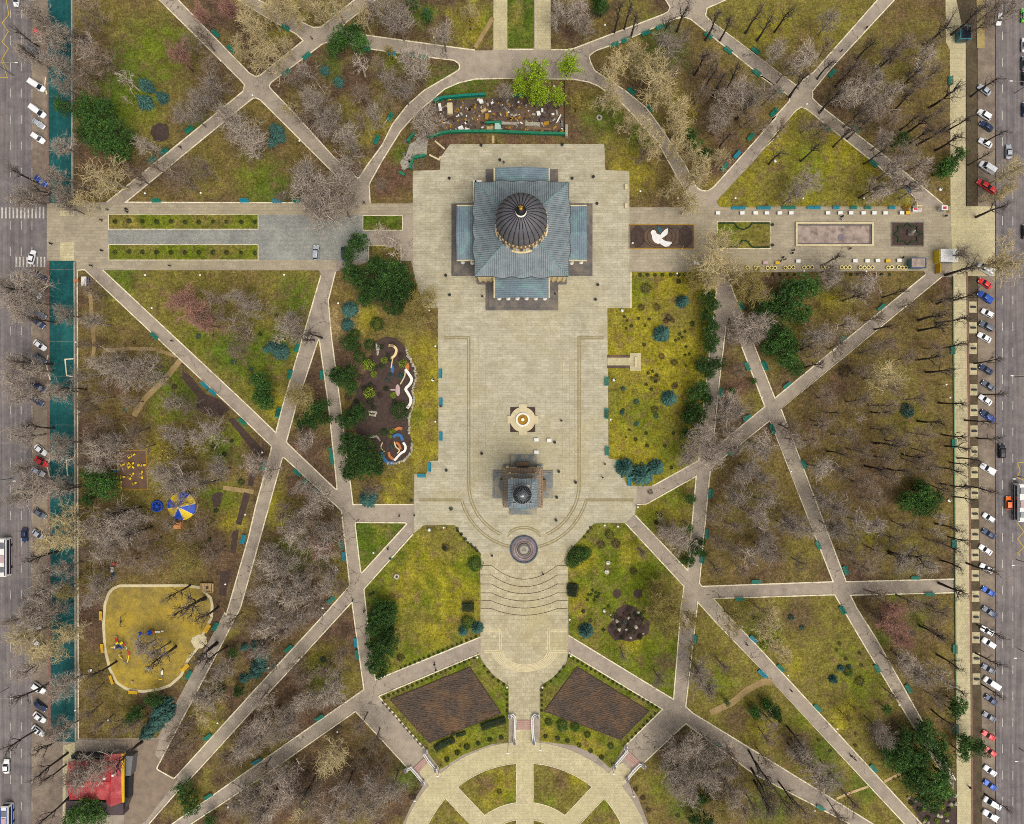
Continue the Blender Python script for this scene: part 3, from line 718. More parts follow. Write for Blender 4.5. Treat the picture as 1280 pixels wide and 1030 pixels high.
balustrade('low 287,750 310,742 325,757 328,785 326,860 323,948', 'white balustrade on the terrace axis, nearer the ploughed bed with the long hedge')
balustrade('low 497,750 474,742 460,757 457,785 459,860 468,948', 'white balustrade on the terrace axis, the one nearer the ploughed bed with separate bushes')
balustrade('13 812,678 806,695 825,725 858,765', 'white balustrade touching the grass corner below the one-hedge ploughed bed')
balustrade('13 717,768 740,757 765,785 798,826', 'white balustrade against the dark wooded corner beside the stairs')
balustrade('23 541,660 547,680 520,712 487,750', 'white balustrade touching the bush-dotted grass below the ploughed bed')
balustrade('23 629,750 608,742 580,770 548,812', 'white balustrade against the grass under the lilac trees')

# ploughed beds -------------------------------------------------------
def ploughed(s, lab, wl=0.62, ang=-8, amp=0.13):
    poly = [W(p) for p in P(s)]
    vs, fs, nr = grid_fill(poly, 0.24, 0.2)
    v3 = []
    ca, sa = math.cos(R(ang)), math.sin(R(ang))
    for i, (x, y) in enumerate(vs):
        u = -x * sa + y * ca
        u += 0.35 * mnoise.noise(Vector((x * .8, y * .8, 1))) + .6 * mnoise.noise(Vector((x * .1, y * .1, 5)))
        v3.append((x, y, 0.3 + amp * math.sin(2 * PI * u / wl) + .07 * mnoise.noise(Vector((x * 2.2, y * 2.2, 2)))))
    me = bpy.data.meshes.new('ploughed_bed'); me.from_pydata(v3, [], fs); me.materials.append(M['soil']); me.update()
    o = link('ploughed_bed', me, None, kind='structure', label=lab, category='flower bed')
    b = MB(); b.ribbon(poly + [poly[0]], 0.3, 0.05, 0.3); b.build('bed_edging', M['soil_dark'], o)
ploughed('13 642,436 1020,282 1168,500 828,640', 'brown ploughed flower bed above the single long dark hedge')
ploughed('23 310,280 652,490 518,625 155,490', 'brown ploughed flower bed above the row of separate dark bushes', ang=14)

# small beds, worn trails, sand playground ----------------------------
def bed(pts, z, m, lab, name='flower_bed', cat='flower bed', thick=0.06):
    return sheet(name, pts, z, M[m], lab, cat, thick)
def ell(t, x, y, rx, ry=None, n=20, wob=0.08, seed=1):
    rnd = random.Random(seed); ry = ry or rx
    ph = [rnd.uniform(-wob, wob) for _ in range(n)]
    return [T(t, x + rx * (1 + ph[i]) * math.cos(2 * PI * i / n), y + ry * (1 + ph[i]) * math.sin(2 * PI * i / n)) for i in range(n)]
bed(ell('00', 765, 632, 45), 0.17, 'soil_dark', 'round dark flower bed in the green plot by the fir clump')
bed(ell('22', 500, 885, 21), 0.17, 'soil_dark', 'small round dark bed nearer the cathedral stairs of the two')
bed(ell('22', 600, 885, 21), 0.174, 'soil_dark', 'small round dark bed nearer the olive trees of the two')
bed(P('23 460,120 455,90 500,30; 22 480,1010 500,960 545,935 590,950 640,1010; 23 660,60 650,120 600,150 560,160 520,150 490,155'), 0.17, 'soil_dark', 'dark rockery bed with pale stones beside the blue spruce')
bed(P('gard 40,40 130,5 200,15 265,75 290,140 320,190 345,300 325,345 330,420 305,520 290,560 300,700 315,760 305,840 260,890 190,915 110,900 85,860 60,810 20,730 -60,720 -150,560 -70,380 0,230'), 0.168, 'soil_dark', 'large dark earth bed with winding mosaic borders')
for i, (s, lab) in enumerate([('01 870,815 905,835 980,925 1050,950 1095,995 1060,1030 960,1010 935,975 945,940 870,850', 'dark earth bed along the diagonal walk by two teal benches'),
               ('02 940,0 1090,0 1080,25 1040,45 970,25', 'dark earth patch at the edge of the diagonal walk'),
               ('02 1090,55 1115,45 1259,205 1259,260 1225,230', 'long narrow dark bed beside the diagonal walk crossing'),
               ('02 1165,400 1195,410 1150,560 1125,550', 'narrow dark bed between lawn and walk near the striped tent'),
               ('02 1010,420 1040,398 1065,405 1050,470 1020,475', 'small dark trapezoid bed near the striped tent'),
               ('02 1050,780 1105,775 1075,895 1048,895', 'dark bed by the wooden deck'),
               ('02 1195,305 1225,300 1205,375 1180,370', 'short dark bed at the wedge of lawn near the path crossing'),
               ('02 1110,590 1140,580 1125,690 1098,690', 'dark bed by the teal bench near the striped tent'),
               ('33 700,900 740,905 830,960 930,890 940,1060 820,1060 760,1010', 'dark rockery bed by the pale pavement under the pines')]):
    bed(P(s), 0.172 + 0.004 * (i % 3), 'soil_dark', lab)
for s, lab, w in [('01 860,765 800,840 690,950 640,1030', 'bare earth trail curving away from the diagonal walk', 1.7),
                  ('01 430,430 440,560 450,700 440,790', 'faint earth trail running along the green pavement', 1.2),
                  ('01 490,720 620,708 740,712 840,745', 'faint earth trail bending across the brown plot', 1.1),
                  ('23 945,500 1050,450 1120,390 1200,350 1240,350', 'bare earth trail near the lower diagonal walks', 2.0),
                  ('10 1045,228 1130,85', 'worn earth trail beside the pale slab walk', 1.3),
                  ('02 1065,380 1210,400', 'earth trail towards the path near the striped tent', 1.4)]:
    b = MB(); b.ribbon([W(p) for p in P(s)], w, 0.0, 0.155); b.build('trail', M['dirt'], None, kind='structure', label=lab, category='trail')
b = MB(); b.ribbon([W(p) for p in P('33 365,908 430,880 515,850')], 0.8, 0, 0.17); b.ribbon([W(p) for p in P('33 590,828 700,770 770,745')], 0.8, 0, 0.17)
b.build('plank_walk', M['wood'], None, kind='structure', label='narrow pale plank walk crossing the diagonal walk near the pines', category='walk')
sandp = P('play 205,82 500,82 780,80 900,100 985,185 1000,250 992,360 950,440 905,530 870,620 790,720 735,850 640,935 540,970 400,990 260,965 180,910 120,790 80,620 68,420 80,240 110,150 150,105')
make_lawn('px ' + ' '.join('%f,%f' % q for q in sandp), 'y', False, 'yellow sand playground', z=0.16, rp=1, mat_=M['sand'], name='sand_pit')
b = MB(); w = [W(p) for p in rnd_poly(sandp, 2)]; b.ribbon(w + [w[0]], 0.85, 0, 0.24)
b.build('ring_path', M['stone'], None, kind='structure', label='pale ring path round the yellow sand playground', category='path')
bed(ell('play', 890, 560, 70, 60), 0.25, 'stone', 'pale paved landing joining the sand playground and the walk', 'landing', 'paving', 0.2)
b = MB(); w = [W(p) for p in P('gym 138,102 425,102 437,485 138,485')]; b.prism(w, 0.1, 0.17)
b.build('gym_ground', mat('reddish_rubber_ground', g((110, 84, 66)), g((92, 72, 58)), 0.8, 0.95, coords='World'), None, kind='structure', label='reddish brown exercise ground with yellow machines', category='ground')
b = MB(); b.ribbon(w + [w[0]], 0.25, 0.1, 0.3); b.build('timber_edging', M['ochre'], None, kind='structure', label='thin ochre timber edging round the exercise ground', category='edging')

# pavements at both avenues ------------------------------------------
pav = thing('pavement', (0, 0, 0), kind='structure', label='green coated pavement strip along the avenue, in separate sheets', category='pavement')
def gp(y0, y1, x0=60.5, x1=91.5):
    b = MB(); b.prism([W(p) for p in [(x0 + (y0 - 500) * .003, y0), (x1 + (y0 - 500) * .003, y0), (x1 + (y1 - 500) * .003, y1), (x0 + (y1 - 500) * .003, y1)]], -.05, 0.11)
    b.build('sheet', M['green_pave'], pav)
for y0, y1 in [(-180, -60), (-59.5, -2), (-1.5, 60), (60.5, 120), (120.5, 190), (190.5, 254)]: gp(y0, y1, 62, 90.5)
for y0, y1 in [(326, 336.5), (337, 382), (382.5, 427), (427.5, 470), (470.5, 531), (531.5, 595), (595.5, 660), (660.5, 720), (720.5, 790), (790.5, 860), (860.5, 927)]: gp(y0, y1, 62.5, 93.5)
for y0, y1, lab in [(-180, 254, 'thin pinkish brick margin between parking and green pavement above the entrance'), (326, 927, 'thin pinkish brick margin between parking and green pavement below the entrance')]:
    b = MB(); b.prism([W(p) for p in [(58.5, y0), (61.8, y0), (62.3 + (y1 > 400) * 1.6, y1), (58.5 + (y1 > 400) * 2, y1)]], -.05, .1); b.build('brick_margin', M['pink_pave'], None, kind='structure', label=lab, category='paving')
for y0, y1, x, lab in [(-180, 254, 91.6, 'low grey wall between the green pavement and the fir clump plot'), (328, 925, 94.6, 'low grey wall between the green pavement and the playground plot')]:
    b = MB(); b.ribbon([W((x - (y0 < 0) * .6, y0)), W((x + (y0 > 0) * 1.2 + .4, y1))], 0.45, 0, 0.75); b.build('low_wall', M['concrete'], None, label=lab, category='wall')
# notches of pale kerb in the green pavement
for s, lab in [('01 232,740 222,775 232,830 242,858', 'bent pale kerb notch at the parking side of the green pavement, upper one'), ('02 240,235 228,285 240,330', 'bent pale kerb notch at the parking side of the green pavement, lower one'),
               ('01 355,757 312,760 320,838 350,842', 'pale kerb round a tree pit in the green pavement, upper one'), ('02 360,240 318,250 325,325', 'pale kerb round a tree pit in the green pavement, lower one'),
               ('00 220,370 215,410 225,450', 'pale kerb bend beside the parked white van')]:
    b = MB(); b.ribbon([W(p) for p in P(s)], 0.35, 0.05, 0.25); b.build('pavement_kerb', M['kerb'], None, kind='structure', label=lab, category='kerb')
sheet('pavement', [(75, 254), (93, 254), (93, 270), (75, 270)], 0.05, M['pave_pale'], 'pale tactile paving square above the entrance drive', 'pavement')
sheet('pavement', [(75, 303), (93, 303), (93, 326), (75, 326)], 0.05, M['pave_pale'], 'pale tactile paving square below the entrance drive', 'pavement')
sheet('pavement', P('03 300,655 360,640 360,700 325,720 300,1100'), 0.06, M['pave_pale'], 'narrow pale pavement beside the red roofed building', 'pavement')
sheet('pavement', P('03 228,640 298,640 298,1130 240,1130'), 0.05, M['bay'], 'grey pavement between road and red roofed building', 'pavement')
sheet('pavement', P('03 366,626 760,626 740,700 850,815 700,1010 590,1100 600,640'), 0.012, mat('worn_forecourt', g((140, 122, 104)), g((116, 102, 88)), .4, .9, .2, 3, coords='World'), 'worn brownish forecourt beside the red roofed building', 'pavement')
sheet('pavement', P('30 882,-140 905,-140 980,205 980,1050; 31 916,340; 30 908,985 905,240 886,200'), 0.1, M['pave_pale'], 'pale slab pavement above the alley kiosk, along the avenue', 'pavement')
sheet('pavement', [(1190.5, 258), (1243.5, 258), (1243.5, 345), (1190.5, 345)], 0.09, M['pave_pale'], 'pale paved corner where the alley meets the avenue', 'pavement')
sheet('pavement', P('31 917,345 985,345; 32 1000,500; 33 1012,600 1012,1140 940,1140; 32 925,500'), 0.1, M['pave_pale'], 'long pale slab pavement below the kiosk, along the avenue', 'pavement')
sheet('verge', P('30 983,235 1030,235 1035,1060 985,1060'), 0.08, M['earth'], 'brown verge between pavement and parked cars, above the alley', 'verge')
sheet('verge', P('31 990,345 1030,345; 32 1045,500; 33 1058,600 1058,1140 1014,1140; 32 1002,500'), 0.08, M['earth'], 'brown verge with pale slab pads between pavement and parked cars', 'verge')
sheet('verge', P('30 1030,-140 1070,-140 1070,230 1035,230'), 0.084, mat('sallow_verge', g((170, 150, 92)), g((140, 122, 80)), .5, .95, coords='World'), 'sallow grass verge by the glass entrance', 'verge')
b = MB(); b.ribbon([W(p) for p in P('31 918,365; 32 922,0; 33 932,500')], 0.3, .1, .55); b.build('low_fence', mat('faded_green_rail', g((96, 140, 104)), g((120, 134, 96)), 1, .8), None, label='low faded green fence along the inner edge of the long pale pavement', category='fence')
b = MB(); b.ribbon([W(p) for p in P('31 986,345; 32 996,200; 33 1008,500 1012,1140')], 0.5, .05, .2); b.build('pavement_kerb', M['pink_pave'], None, kind='structure', label='brownish kerb line beside the slab pads', category='kerb')

# road markings -------------------------------------------------------
def dash(name, x, y0, y1, w, m, lab, cat='marking'):
    b = MB(); c = W((x, (y0 + y1) / 2)); b.box((c[0], c[1], 0.006), (w, (y1 - y0) * S, 0.008)); b.build(name, M[m], None, kind='structure', label=lab, category=cat)
def dashes(pts, lab, w=0.16, m='marking', ln=11):
    b = MB()
    for x, y in pts:
        c = W((x, y)); b.box((c[0], c[1], 0.018), (w, ln * S, 0.008))
    b.build('lane_markings', M[m], None, kind='structure', label=lab, category='road marking')
ysL = [17.5 + 33 * k for k in range(-4, 35) if not (250 < 17.5 + 33 * k < 262)]
dashes([(13.2, y) for y in ysL], 'faded dashed lane line next to the yellow zigzag, outer one', .14)
dashes([(26.6, y) for y in ysL], 'white dashed lane line in the middle of the avenue by the green pavement', .2)
dashes([(40, y) for y in ysL], 'dashed line between road and parked cars by the green pavement', .16)
dashes([(1253, 12 + 33 * k) for k in range(-4, 35)], 'white dashed lane line nearest the pale pavement', .2)
dashes([(1266, 12 + 33 * k) for k in range(6, 35)], 'white dashed lane line by the orange car', .2)
for s, lab in [('00 30,0 42,70 10,110 40,150 10,200 40,230 10,280 38,330 8,290 36,370 0,368', 'yellow zigzag bus stop marking on the avenue by the green pavement'),
               ('32 1259,258 1228,262 1240,300 1225,330 1259,345', 'yellow zigzag marking above the white bus'), ('32 1225,545 1259,590 1228,625 1259,665 1230,690 1240,705', 'yellow zigzag marking below the white bus')]:
    b = MB(); b.ribbon([W(p) for p in P(s)], 0.2, 0.0, 0.02); b.build('zigzag_marking', M['marking_y'], None, kind='structure', label=lab, category='road marking')
for y0, y1, xs, lab in [(259.3, 273, [-2 + 4.7 * k for k in range(-6, 13)], 'upper zebra crossing on the avenue at the park entrance'), (321, 333.5, [20.5 + 4.4 * k for k in range(0, 9)], 'lower zebra crossing on the avenue, beside the white taxi')]:
    z = thing('zebra_crossing', (0, 0, 0), kind='structure', label=lab, category='crossing')
    for x in xs:
        b = MB(); c = W((x, (y0 + y1) / 2)); b.box((c[0], c[1], 0.02), (0.5, (y1 - y0) * S, 0.01)); b.build('stripe', M['marking'], z)
# pads with dark seats on the verge of the long pavement
ypads = [384 + 25.8 * k for k in range(0, 19)]
pad0 = MB(); pad0.prism([(-1.2, -1.75), (1.2, -1.75), (1.2, 1.75), (-1.2, 1.75)], 0, .12); pm = pad0.mesh('slab_pad', M['pave_pale'])
s0 = MB(); s0.box((0, 0, .32), (1.6, .62, .14)); sm = s0.mesh('seat_block', M['black'])
s1 = MB(); s1.box((0, 0, .12), (.18, .5, .26)); sl = s1.mesh('seat_feet', M['concrete'])
NUM = ['topmost', 'second', 'third', 'fourth', 'fifth', 'sixth', 'seventh', 'eighth', 'ninth', 'tenth', 'eleventh', 'twelfth', 'thirteenth', 'fourteenth', 'fifteenth', 'sixteenth', 'seventeenth', 'eighteenth', 'lowest']
for i, y in enumerate(ypads):
    x = 1215.5 + (y - 384) * .0098; c = W((x, y))
    o = link('slab_pad', pm, None, (c[0], c[1], 0.07), kind='structure', label='pale slab pad on the verge beside the long pavement, %s counted from the kiosk' % NUM[i], category='paving', group='slab pads along the verge')
    t = thing('backless_bench', (c[0], c[1], 0.19), 0, label='dark backless seat on the %s slab pad counted from the kiosk' % NUM[i], category='bench', group='dark seats on the slab pads')
    link('seat', sm, t)
    for sx in (-.55, .55): link('foot', sl, t, (sx, 0, 0))
# ================================================================ THE CATHEDRAL
def part(mb, name, m, parent, smooth=False, **k): return mb.build(name, m, parent, smooth, **k)
cc = W((652.5, 300))
cath = thing('cathedral', (cc[0], cc[1], 0.06), label='cream cathedral with grey green sheet roofs and one large dark dome', category='cathedral')
b = MB()
for i, (a, h_) in enumerate(((0, .35), (.45, .7), (.9, 1.05))):
    o_, w_ = 22 - a, 11.3 - a
    q = 13.9
    cr = [(-w_, -o_), (w_, -o_), (w_, -q), (q, -q), (q, -w_), (o_, -w_), (o_, w_), (q, w_), (q, q), (w_, q), (w_, o_), (-w_, o_), (-w_, q), (-q, q), (-q, w_), (-o_, w_), (-o_, -w_), (-q, -w_), (-q, -q), (-w_, -q)]
    b.cur = 1 if i < 2 else 0
    b.prism(cr, -.1 if i == 0 else (.35, .7)[i - 1], h_)
part(b, 'stepped_plinth', [M['plinth'], M['plinth_edge']], cath)
b = MB(); b.prism([(-13.1, -13.1), (13.1, -13.1), (13.1, 13.1), (-13.1, 13.1)], 1.05, 12.4)
for sx in (-1, 1):
    for k in range(6):
        t = (9.6, 11.2, 12.8)[k % 3] * (1 if k < 3 else -1)
        b.box((sx * 13.2, t, 6.7), (.35, .7, 11.2)); b.box((t, sx * 13.2, 6.7), (.7, .35, 11.2))
part(b, 'wall', M['plaster'], cath)
b = MB(); b.prism([(-13.75, -13.75), (13.75, -13.75), (13.75, 13.75), (-13.75, 13.75)], 12.0, 12.85, bottom=True); b.prism([(-13.4, -13.4), (13.4, -13.4), (13.4, 13.4), (-13.4, 13.4)], 11.5, 12.0, bottom=True)
part(b, 'cornice', M['plaster'], cath)
# four roof slopes with scalloped eaves and standing seams
def slope_pt(t, u):
    """t -1..1 along the eave, u 0 eave..1 top"""
    lob = 0.0
    if abs(t) < .62: lob = .55 * abs(math.sin((t + .62) / 1.24 * 3 * PI))
    a = (13.8, 5.0); z = (13.0, 16.9)
    y = a[0] + (a[1] - a[0]) * u + lob * (1 - u) ** 6
    return (t * (a[0] + (a[1] - a[0]) * u), y, z[0] + (z[1] - z[0]) * u)
b = MB(); nt, nu = 48, 6
v = [slope_pt(-1 + 2 * i / nt, j / nu) for j in range(nu + 1) for i in range(nt + 1)]
b.add(v, [(j * (nt + 1) + i + 1, j * (nt + 1) + i, (j + 1) * (nt + 1) + i, (j + 1) * (nt + 1) + i + 1) for j in range(nu) for i in range(nt)])
b.add([(p[0], p[1], p[2]) for p in v[:nt + 1]] + [(p[0], p[1] - .05, p[2] - .35) for p in v[:nt + 1]], [(i, i + 1, nt + 2 + i, nt + 1 + i) for i in range(nt)])
slope_me = b.mesh('roof_slope', M['copper'])
b = MB()
x = -13.2
while x < 13.3:
    u1 = min(1, (13.8 - abs(x)) / 8.8)
    p, q = slope_pt(x / 13.8, 0), (x, 13.8 - 8.8 * u1, 13 + 3.9 * u1)
    b.tube([(p[0], p[1], p[2] + .03), (q[0], q[1], q[2] + .03)], .05, 4)
    x += .62
seam_me = b.mesh('standing_seams', M['seam'])
b = MB(); b.tube([(p[0], p[1] + .04, p[2] - .1) for p in v[:nt + 1]], .13, 5); gut_me = b.mesh('gutter', M['gutter'])
b = MB(); b.tube([(-13.85, 13.85, 13.05), (-5, 5, 17.0)], .13, 5); hip_me = b.mesh('hip_ridge', mat('bright_patina', g((112, 152, 142)), g((96, 130, 128)), 1, .6))
for k in range(4):
    o = link('roof_slope', slope_me, cath, rz=k * PI / 2)
    s_ = link('seams', seam_me, o); s_['kind'] = 'stuff'
    link('gutter', gut_me, o); link('hip_ridge', hip_me, o)
# four porticoes
b = MB(); b.prism([(-8.1, 13.1), (8.1, 13.1), (8.1, 19.0), (-8.1, 19.0)], 7.6, 8.45, bottom=True); ent_me = b.mesh('entablature', M['plaster'])
def gable(sgn):
    b = MB()
    x0, x1 = sgn * 8.45, 0
    v = [(x0, 13.0, 8.6), (x0, 19.5, 8.6), (0, 19.5, 9.9), (0, 13.0, 9.9)]
    v2 = [(p[0], p[1], p[2] - .16) for p in v]
    f = [(0, 1, 2, 3), (7, 6, 5, 4), (0, 4, 5, 1), (1, 5, 6, 2), (3, 2, 6, 7), (0, 3, 7, 4)]
    if sgn < 0: f = [q[::-1] for q in f]
    b.add(v + v2, [q[::-1] for q in f])
    s_ = MB(); y = 13.3
    for k in range(10):
        yy = 13.4 + k * .65
        s_.tube([(x0, yy, 8.63), (0, yy, 9.93)], .035, 4)
    return b.mesh('portico_roof', M['copper2']), s_.mesh('seams', M['seam'])
gm = {1: gable(1), -1: gable(-1)}
b = MB(); b.lathe([(.72, 1.05), (.72, 1.3), (.56, 1.4), (.55, 4), (.47, 7.0), (.62, 7.25), (.7, 7.6)], 14); col_me = b.mesh('column', M['column'], True)
b = MB(); b.prism([(-7.9, 19.0), (7.9, 19.0), (7.9, 18.8), (-7.9, 18.8)], 8.45, 8.6); b.add([(-8.1, 19.02, 8.5), (8.1, 19.02, 8.5), (0, 19.02, 9.75), (-8.1, 18.7, 8.5), (8.1, 18.7, 8.5), (0, 18.7, 9.75)], [(0, 2, 1), (3, 4, 5), (0, 3, 5, 2), (1, 2, 5, 4)]); ped_me = b.mesh('pediment', M['plaster'])
b = MB()
b.box((8.25, 16.2, 8.52), (.4, 6.6, .35))
trim_me = b.mesh('eave_trim', M['stone'])
for k in range(4):
    r_ = k * PI / 2
    link('entablature', ent_me, cath, rz=r_); link('pediment', ped_me, cath, rz=r_)
    for sx in (-1, 1):
        link('eave_trim', trim_me, cath, rz=r_).scale = (sx, 1, 1)
        o = link('portico_roof', gm[sx][0], cath, rz=r_); s_ = link('seams', gm[sx][1], o); s_['kind'] = 'stuff'
        p = Matrix.Rotation(r_, 3, 'Z') @ Vector((sx * 7.3, 15.4, 0)); link('column', col_me, cath, loc=p)
    for x in (-7.1, -4.26, -1.42, 1.42, 4.26, 7.1):
        p = Matrix.Rotation(r_, 3, 'Z') @ Vector((x, 18.35, 0)); link('column', col_me, cath, loc=p)
    b = MB(); b.box((0, 13.12, 4.2), (2.4, .2, 5.4)); d = part(b, 'door', M['wood'], cath); d.rotation_euler = (0, 0, r_)
    for sx in (-1, 1):
        b = MB(); b.box((sx * 5, 13.14, 4.4), (1.5, .16, 3.6)); d = part(b, 'window', M['glass'], cath); d.rotation_euler = (0, 0, r_)
# drum and dome
b = MB(); b.lathe([(7.75, 14.5), (7.75, 16.0), (7.3, 16.1), (7.3, 20.0), (7.35, 20.1)], 56); drum = part(b, 'drum', M['plaster'], cath)
b = MB(); b.box((7.3, 0, 18.1), (.16, .95, 3.0)); dw = b.mesh('drum_window', M['glass'])
b = MB(); b.box((7.35, 0, 18.0), (.35, .4, 4.0)); dp = b.mesh('drum_pilaster', M['column'])
for k in range(16):
    link('drum_window', dw, drum, rz=2 * PI * k / 16); link('pilaster', dp, drum, rz=2 * PI * (k + .5) / 16)
b = MB(); b.lathe([(7.3, 20.05), (7.5, 20.3), (7.5, 20.8), (7.3, 20.9), (7.3, 22.7), (7.05, 22.85)], 56); dc = part(b, 'drum_cornice', M['brickwork'], cath)
b = MB(); b.box((7.34, 0, 21.6), (.16, .5, 1.3)); b.lathe([(.22, 22.2), (.22, 22.45)], 6, (7.3, 0)); am = b.mesh('arcade_bracket', M['plaster'])
for k in range(40): link('arcade_bracket', am, dc, rz=2 * PI * k / 40)
NP = 28
def dome_r(t): return 7.15 * math.cos(t) ** .92, 23.0 + 8.1 * math.sin(t)
ts = [i / 12 * R(83) for i in range(13)]
b = MB(); b.lathe([(7.0 * math.cos(t) ** .92, 22.75 + 8.1 * math.sin(t)) for t in ts], 28); dome = part(b, 'dome', M['dome_rib'], cath)
b = MB(); v = []; f = []
for t in ts:
    r_, z = dome_r(t)
    for q in range(5):
        a = (q / 4 - .5) * 2 * PI / NP * .985; bulge = 1 + .018 * (1 - (q / 2 - 1) ** 2)
        v.append((r_ * bulge * math.cos(a), r_ * bulge * math.sin(a), z))
for i in range(12):
    for q in range(4): f.append((i * 5 + q, i * 5 + q + 1, i * 5 + q + 6, i * 5 + q + 5))
b.add(v, f); pan = b.mesh('dome_panel', M['dome'], True)
b = MB(); b.tube([(dome_r(t)[0] + .05, 0, dome_r(t)[1] + .03) for t in ts], .11, 5); rib = b.mesh('rib', M['dome_rib'])
for k in range(NP):
    link('dome_panel', pan, dome, rz=2 * PI * k / NP); link('rib', rib, dome, rz=2 * PI * (k + .5) / NP)
b = MB(); b.lathe([(1.5, 30.9), (1.5, 31.2), (1.15, 31.3), (1.15, 32.4), (1.4, 32.5)], 16); lan = part(b, 'lantern', M['column'], cath)
b = MB(); b.lathe([(1.45, 32.5), (1.35, 32.9), (.8, 33.5), (.25, 33.8)], 16); part(b, 'lantern_dome', M['dome_rib'], lan, True)
b = MB(); b.lathe([(.1, 33.8), (.42, 34.1), (.5, 34.4), (.4, 34.7), (.1, 34.9)], 10); b.box((0, 0, 36), (.14, .14, 2.6)); b.box((0, 0, 36.3), (1.3, .14, .14)); part(b, 'cross', M['gold'], lan)
# low side wing at the upper left corner
b = MB(); b.box((-14.5, 14.6, 1.3), (1.0, 6.4, 2.6)); b.box((-13.5, 17.4, 1.3), (2.2, 1.0, 2.6)); part(b, 'porch_wall', M['column'], cath)

# ================================================================ BELL TOWER
bc = W((653.8, 605.3))
bt = thing('bell_tower', (bc[0], bc[1], 0.1), label='tiered cream bell tower with teal square roof and small ribbed dome', category='bell tower')
def slab_cross(mb, o_, w_, q, z0, z1): mb.prism([(-w_, -o_), (w_, -o_), (w_, -q), (q, -q), (q, -w_), (o_, -w_), (o_, w_), (q, w_), (q, q), (w_, q), (w_, o_), (-w_, o_), (-w_, q), (-q, q), (-q, w_), (-o_, w_), (-o_, -w_), (-q, -w_), (-q, -q), (-w_, -q)], z0, z1)
b = MB(); b.cur = 1; slab_cross(b, 9.4, 4.25, 6.3, -.1, .4); b.cur = 0; slab_cross(b, 8.9, 3.75, 6.0, .4, .75); part(b, 'stepped_plinth', [M['plinth_pale'], M['plinth_edge']], bt)
def sq(mb, h, z0, z1, bottom=True): mb.prism([(-h, -h), (h, -h), (h, h), (-h, h)], z0, z1, True, bottom)
for nm, h0, z0, z1 in (('lower_tier', 5.45, .75, 9.2), ('middle_tier', 4.4, 9.9, 16.3), ('upper_tier', 3.55, 17.0, 23.2)):
    b = MB(); sq(b, h0, z0, z1)
    for k in range(4):
        for t in (-.88, .88):
            p = Matrix.Rotation(k * PI / 2, 3, 'Z') @ Vector((h0 * t, h0, 0)); b.box((p.x, p.y, (z0 + z1) / 2), (h0 * .16, h0 * .16, z1 - z0))
    o = part(b, nm, M['plaster'], bt)
    b = MB(); b.box((0, h0 + .02, (z0 + z1) / 2 - .3), (h0 * .62, .2, (z1 - z0) * .66)); am = b.mesh('arch_opening', M['glass'])
    for k in range(4): link('arch_opening', am, o, rz=k * PI / 2)
def tier_roof(h, z0, z1, hin, m, seams):
    for k in range(4):
        b = MB(); b.add([(-h, h, z0), (h, h, z0), (hin, hin, z1), (-hin, hin, z1), (-h, h, z0 - .3), (h, h, z0 - .3)], [(1, 0, 3, 2), (0, 1, 5, 4)])
        o = part(b, 'roof_slope', m, bt); o.rotation_euler = (0, 0, k * PI / 2)
        s_ = MB(); x = -h + .25
        while x < h - .2:
            u = min(1, (h - abs(x)) / (h - hin)); s_.tube([(x, h, z0 + .03), (x, h - (h - hin) * u, z0 + (z1 - z0) * u + .03)], .045, 4); x += .45
        o2 = part(s_, 'seams', seams, o); o2['kind'] = 'stuff'
tier_roof(5.95, 9.75, 10.5, 4.2, mat('brown_tier_roof', g((150, 130, 106)), g((126, 108, 90)), .8, .7), M['brickwork'])
tier_roof(4.85, 16.85, 17.4, 3.5, mat('grey_tier_roof', g((124, 122, 112)), g((104, 100, 92)), .8, .7), M['brickwork'])
tier_roof(4.05, 23.9, 24.9, 2.5, M['copper'], M['seam'])
b = MB()
for h, z in ((5.75, 9.2), (4.65, 16.3), (3.85, 23.3)): sq(b, h, z, z + .5)
part(b, 'cornice', M['column'], bt)
b = MB()
for k in range(4):
    for hh, z in ((5.7, 10.0),):
        for t in range(-8, 9):
            p = Matrix.Rotation(k * PI / 2, 3, 'Z') @ Vector((t * .64, hh, z)); b.box(tuple(p), (.22, .22, .3))
part(b, 'cornice_brackets', M['brickwork'], bt, kind='stuff')
b = MB(); b.lathe([(2.5, 24.6), (2.5, 26.6), (2.75, 26.7), (2.75, 27.0), (2.5, 27.1)], 28); part(b, 'drum', M['copper'], bt)
b = MB(); tt = [i / 8 * R(84) for i in range(9)]; b.lathe([(2.55 * math.cos(t), 27.1 + 2.5 * math.sin(t)) for t in tt], 28); bd = part(b, 'dome', M['dome_rib'], bt, True)
b = MB(); b.tube([(2.57 * math.cos(t), 0, 27.1 + 2.52 * math.sin(t)) for t in tt], .045, 4); rb = b.mesh('rib', M['copper'])
for k in range(28): link('rib', rb, bd, rz=2 * PI * k / 28)
b = MB(); b.lathe([(.3, 29.4), (.35, 30.0), (.1, 30.6)], 10); b.box((0, 0, 31.2), (.1, .1, 1.6)); b.box((0, 0, 31.4), (.9, .1, .1)); part(b, 'cross', M['column'], bt)
for k, (w_, m_) in enumerate(((.9, 'brickwork'), (.7, 'brickwork'), (.8, 'bench_c'), (.7, 'glass'))):
    b = MB(); b.box((0, 6.6, 1.9), (4.0 if k == 0 else 3.2, 1.1, 2.4)); o = part(b, 'entrance_porch', M[m_], bt); o.rotation_euler = (0, 0, -k * PI / 2)

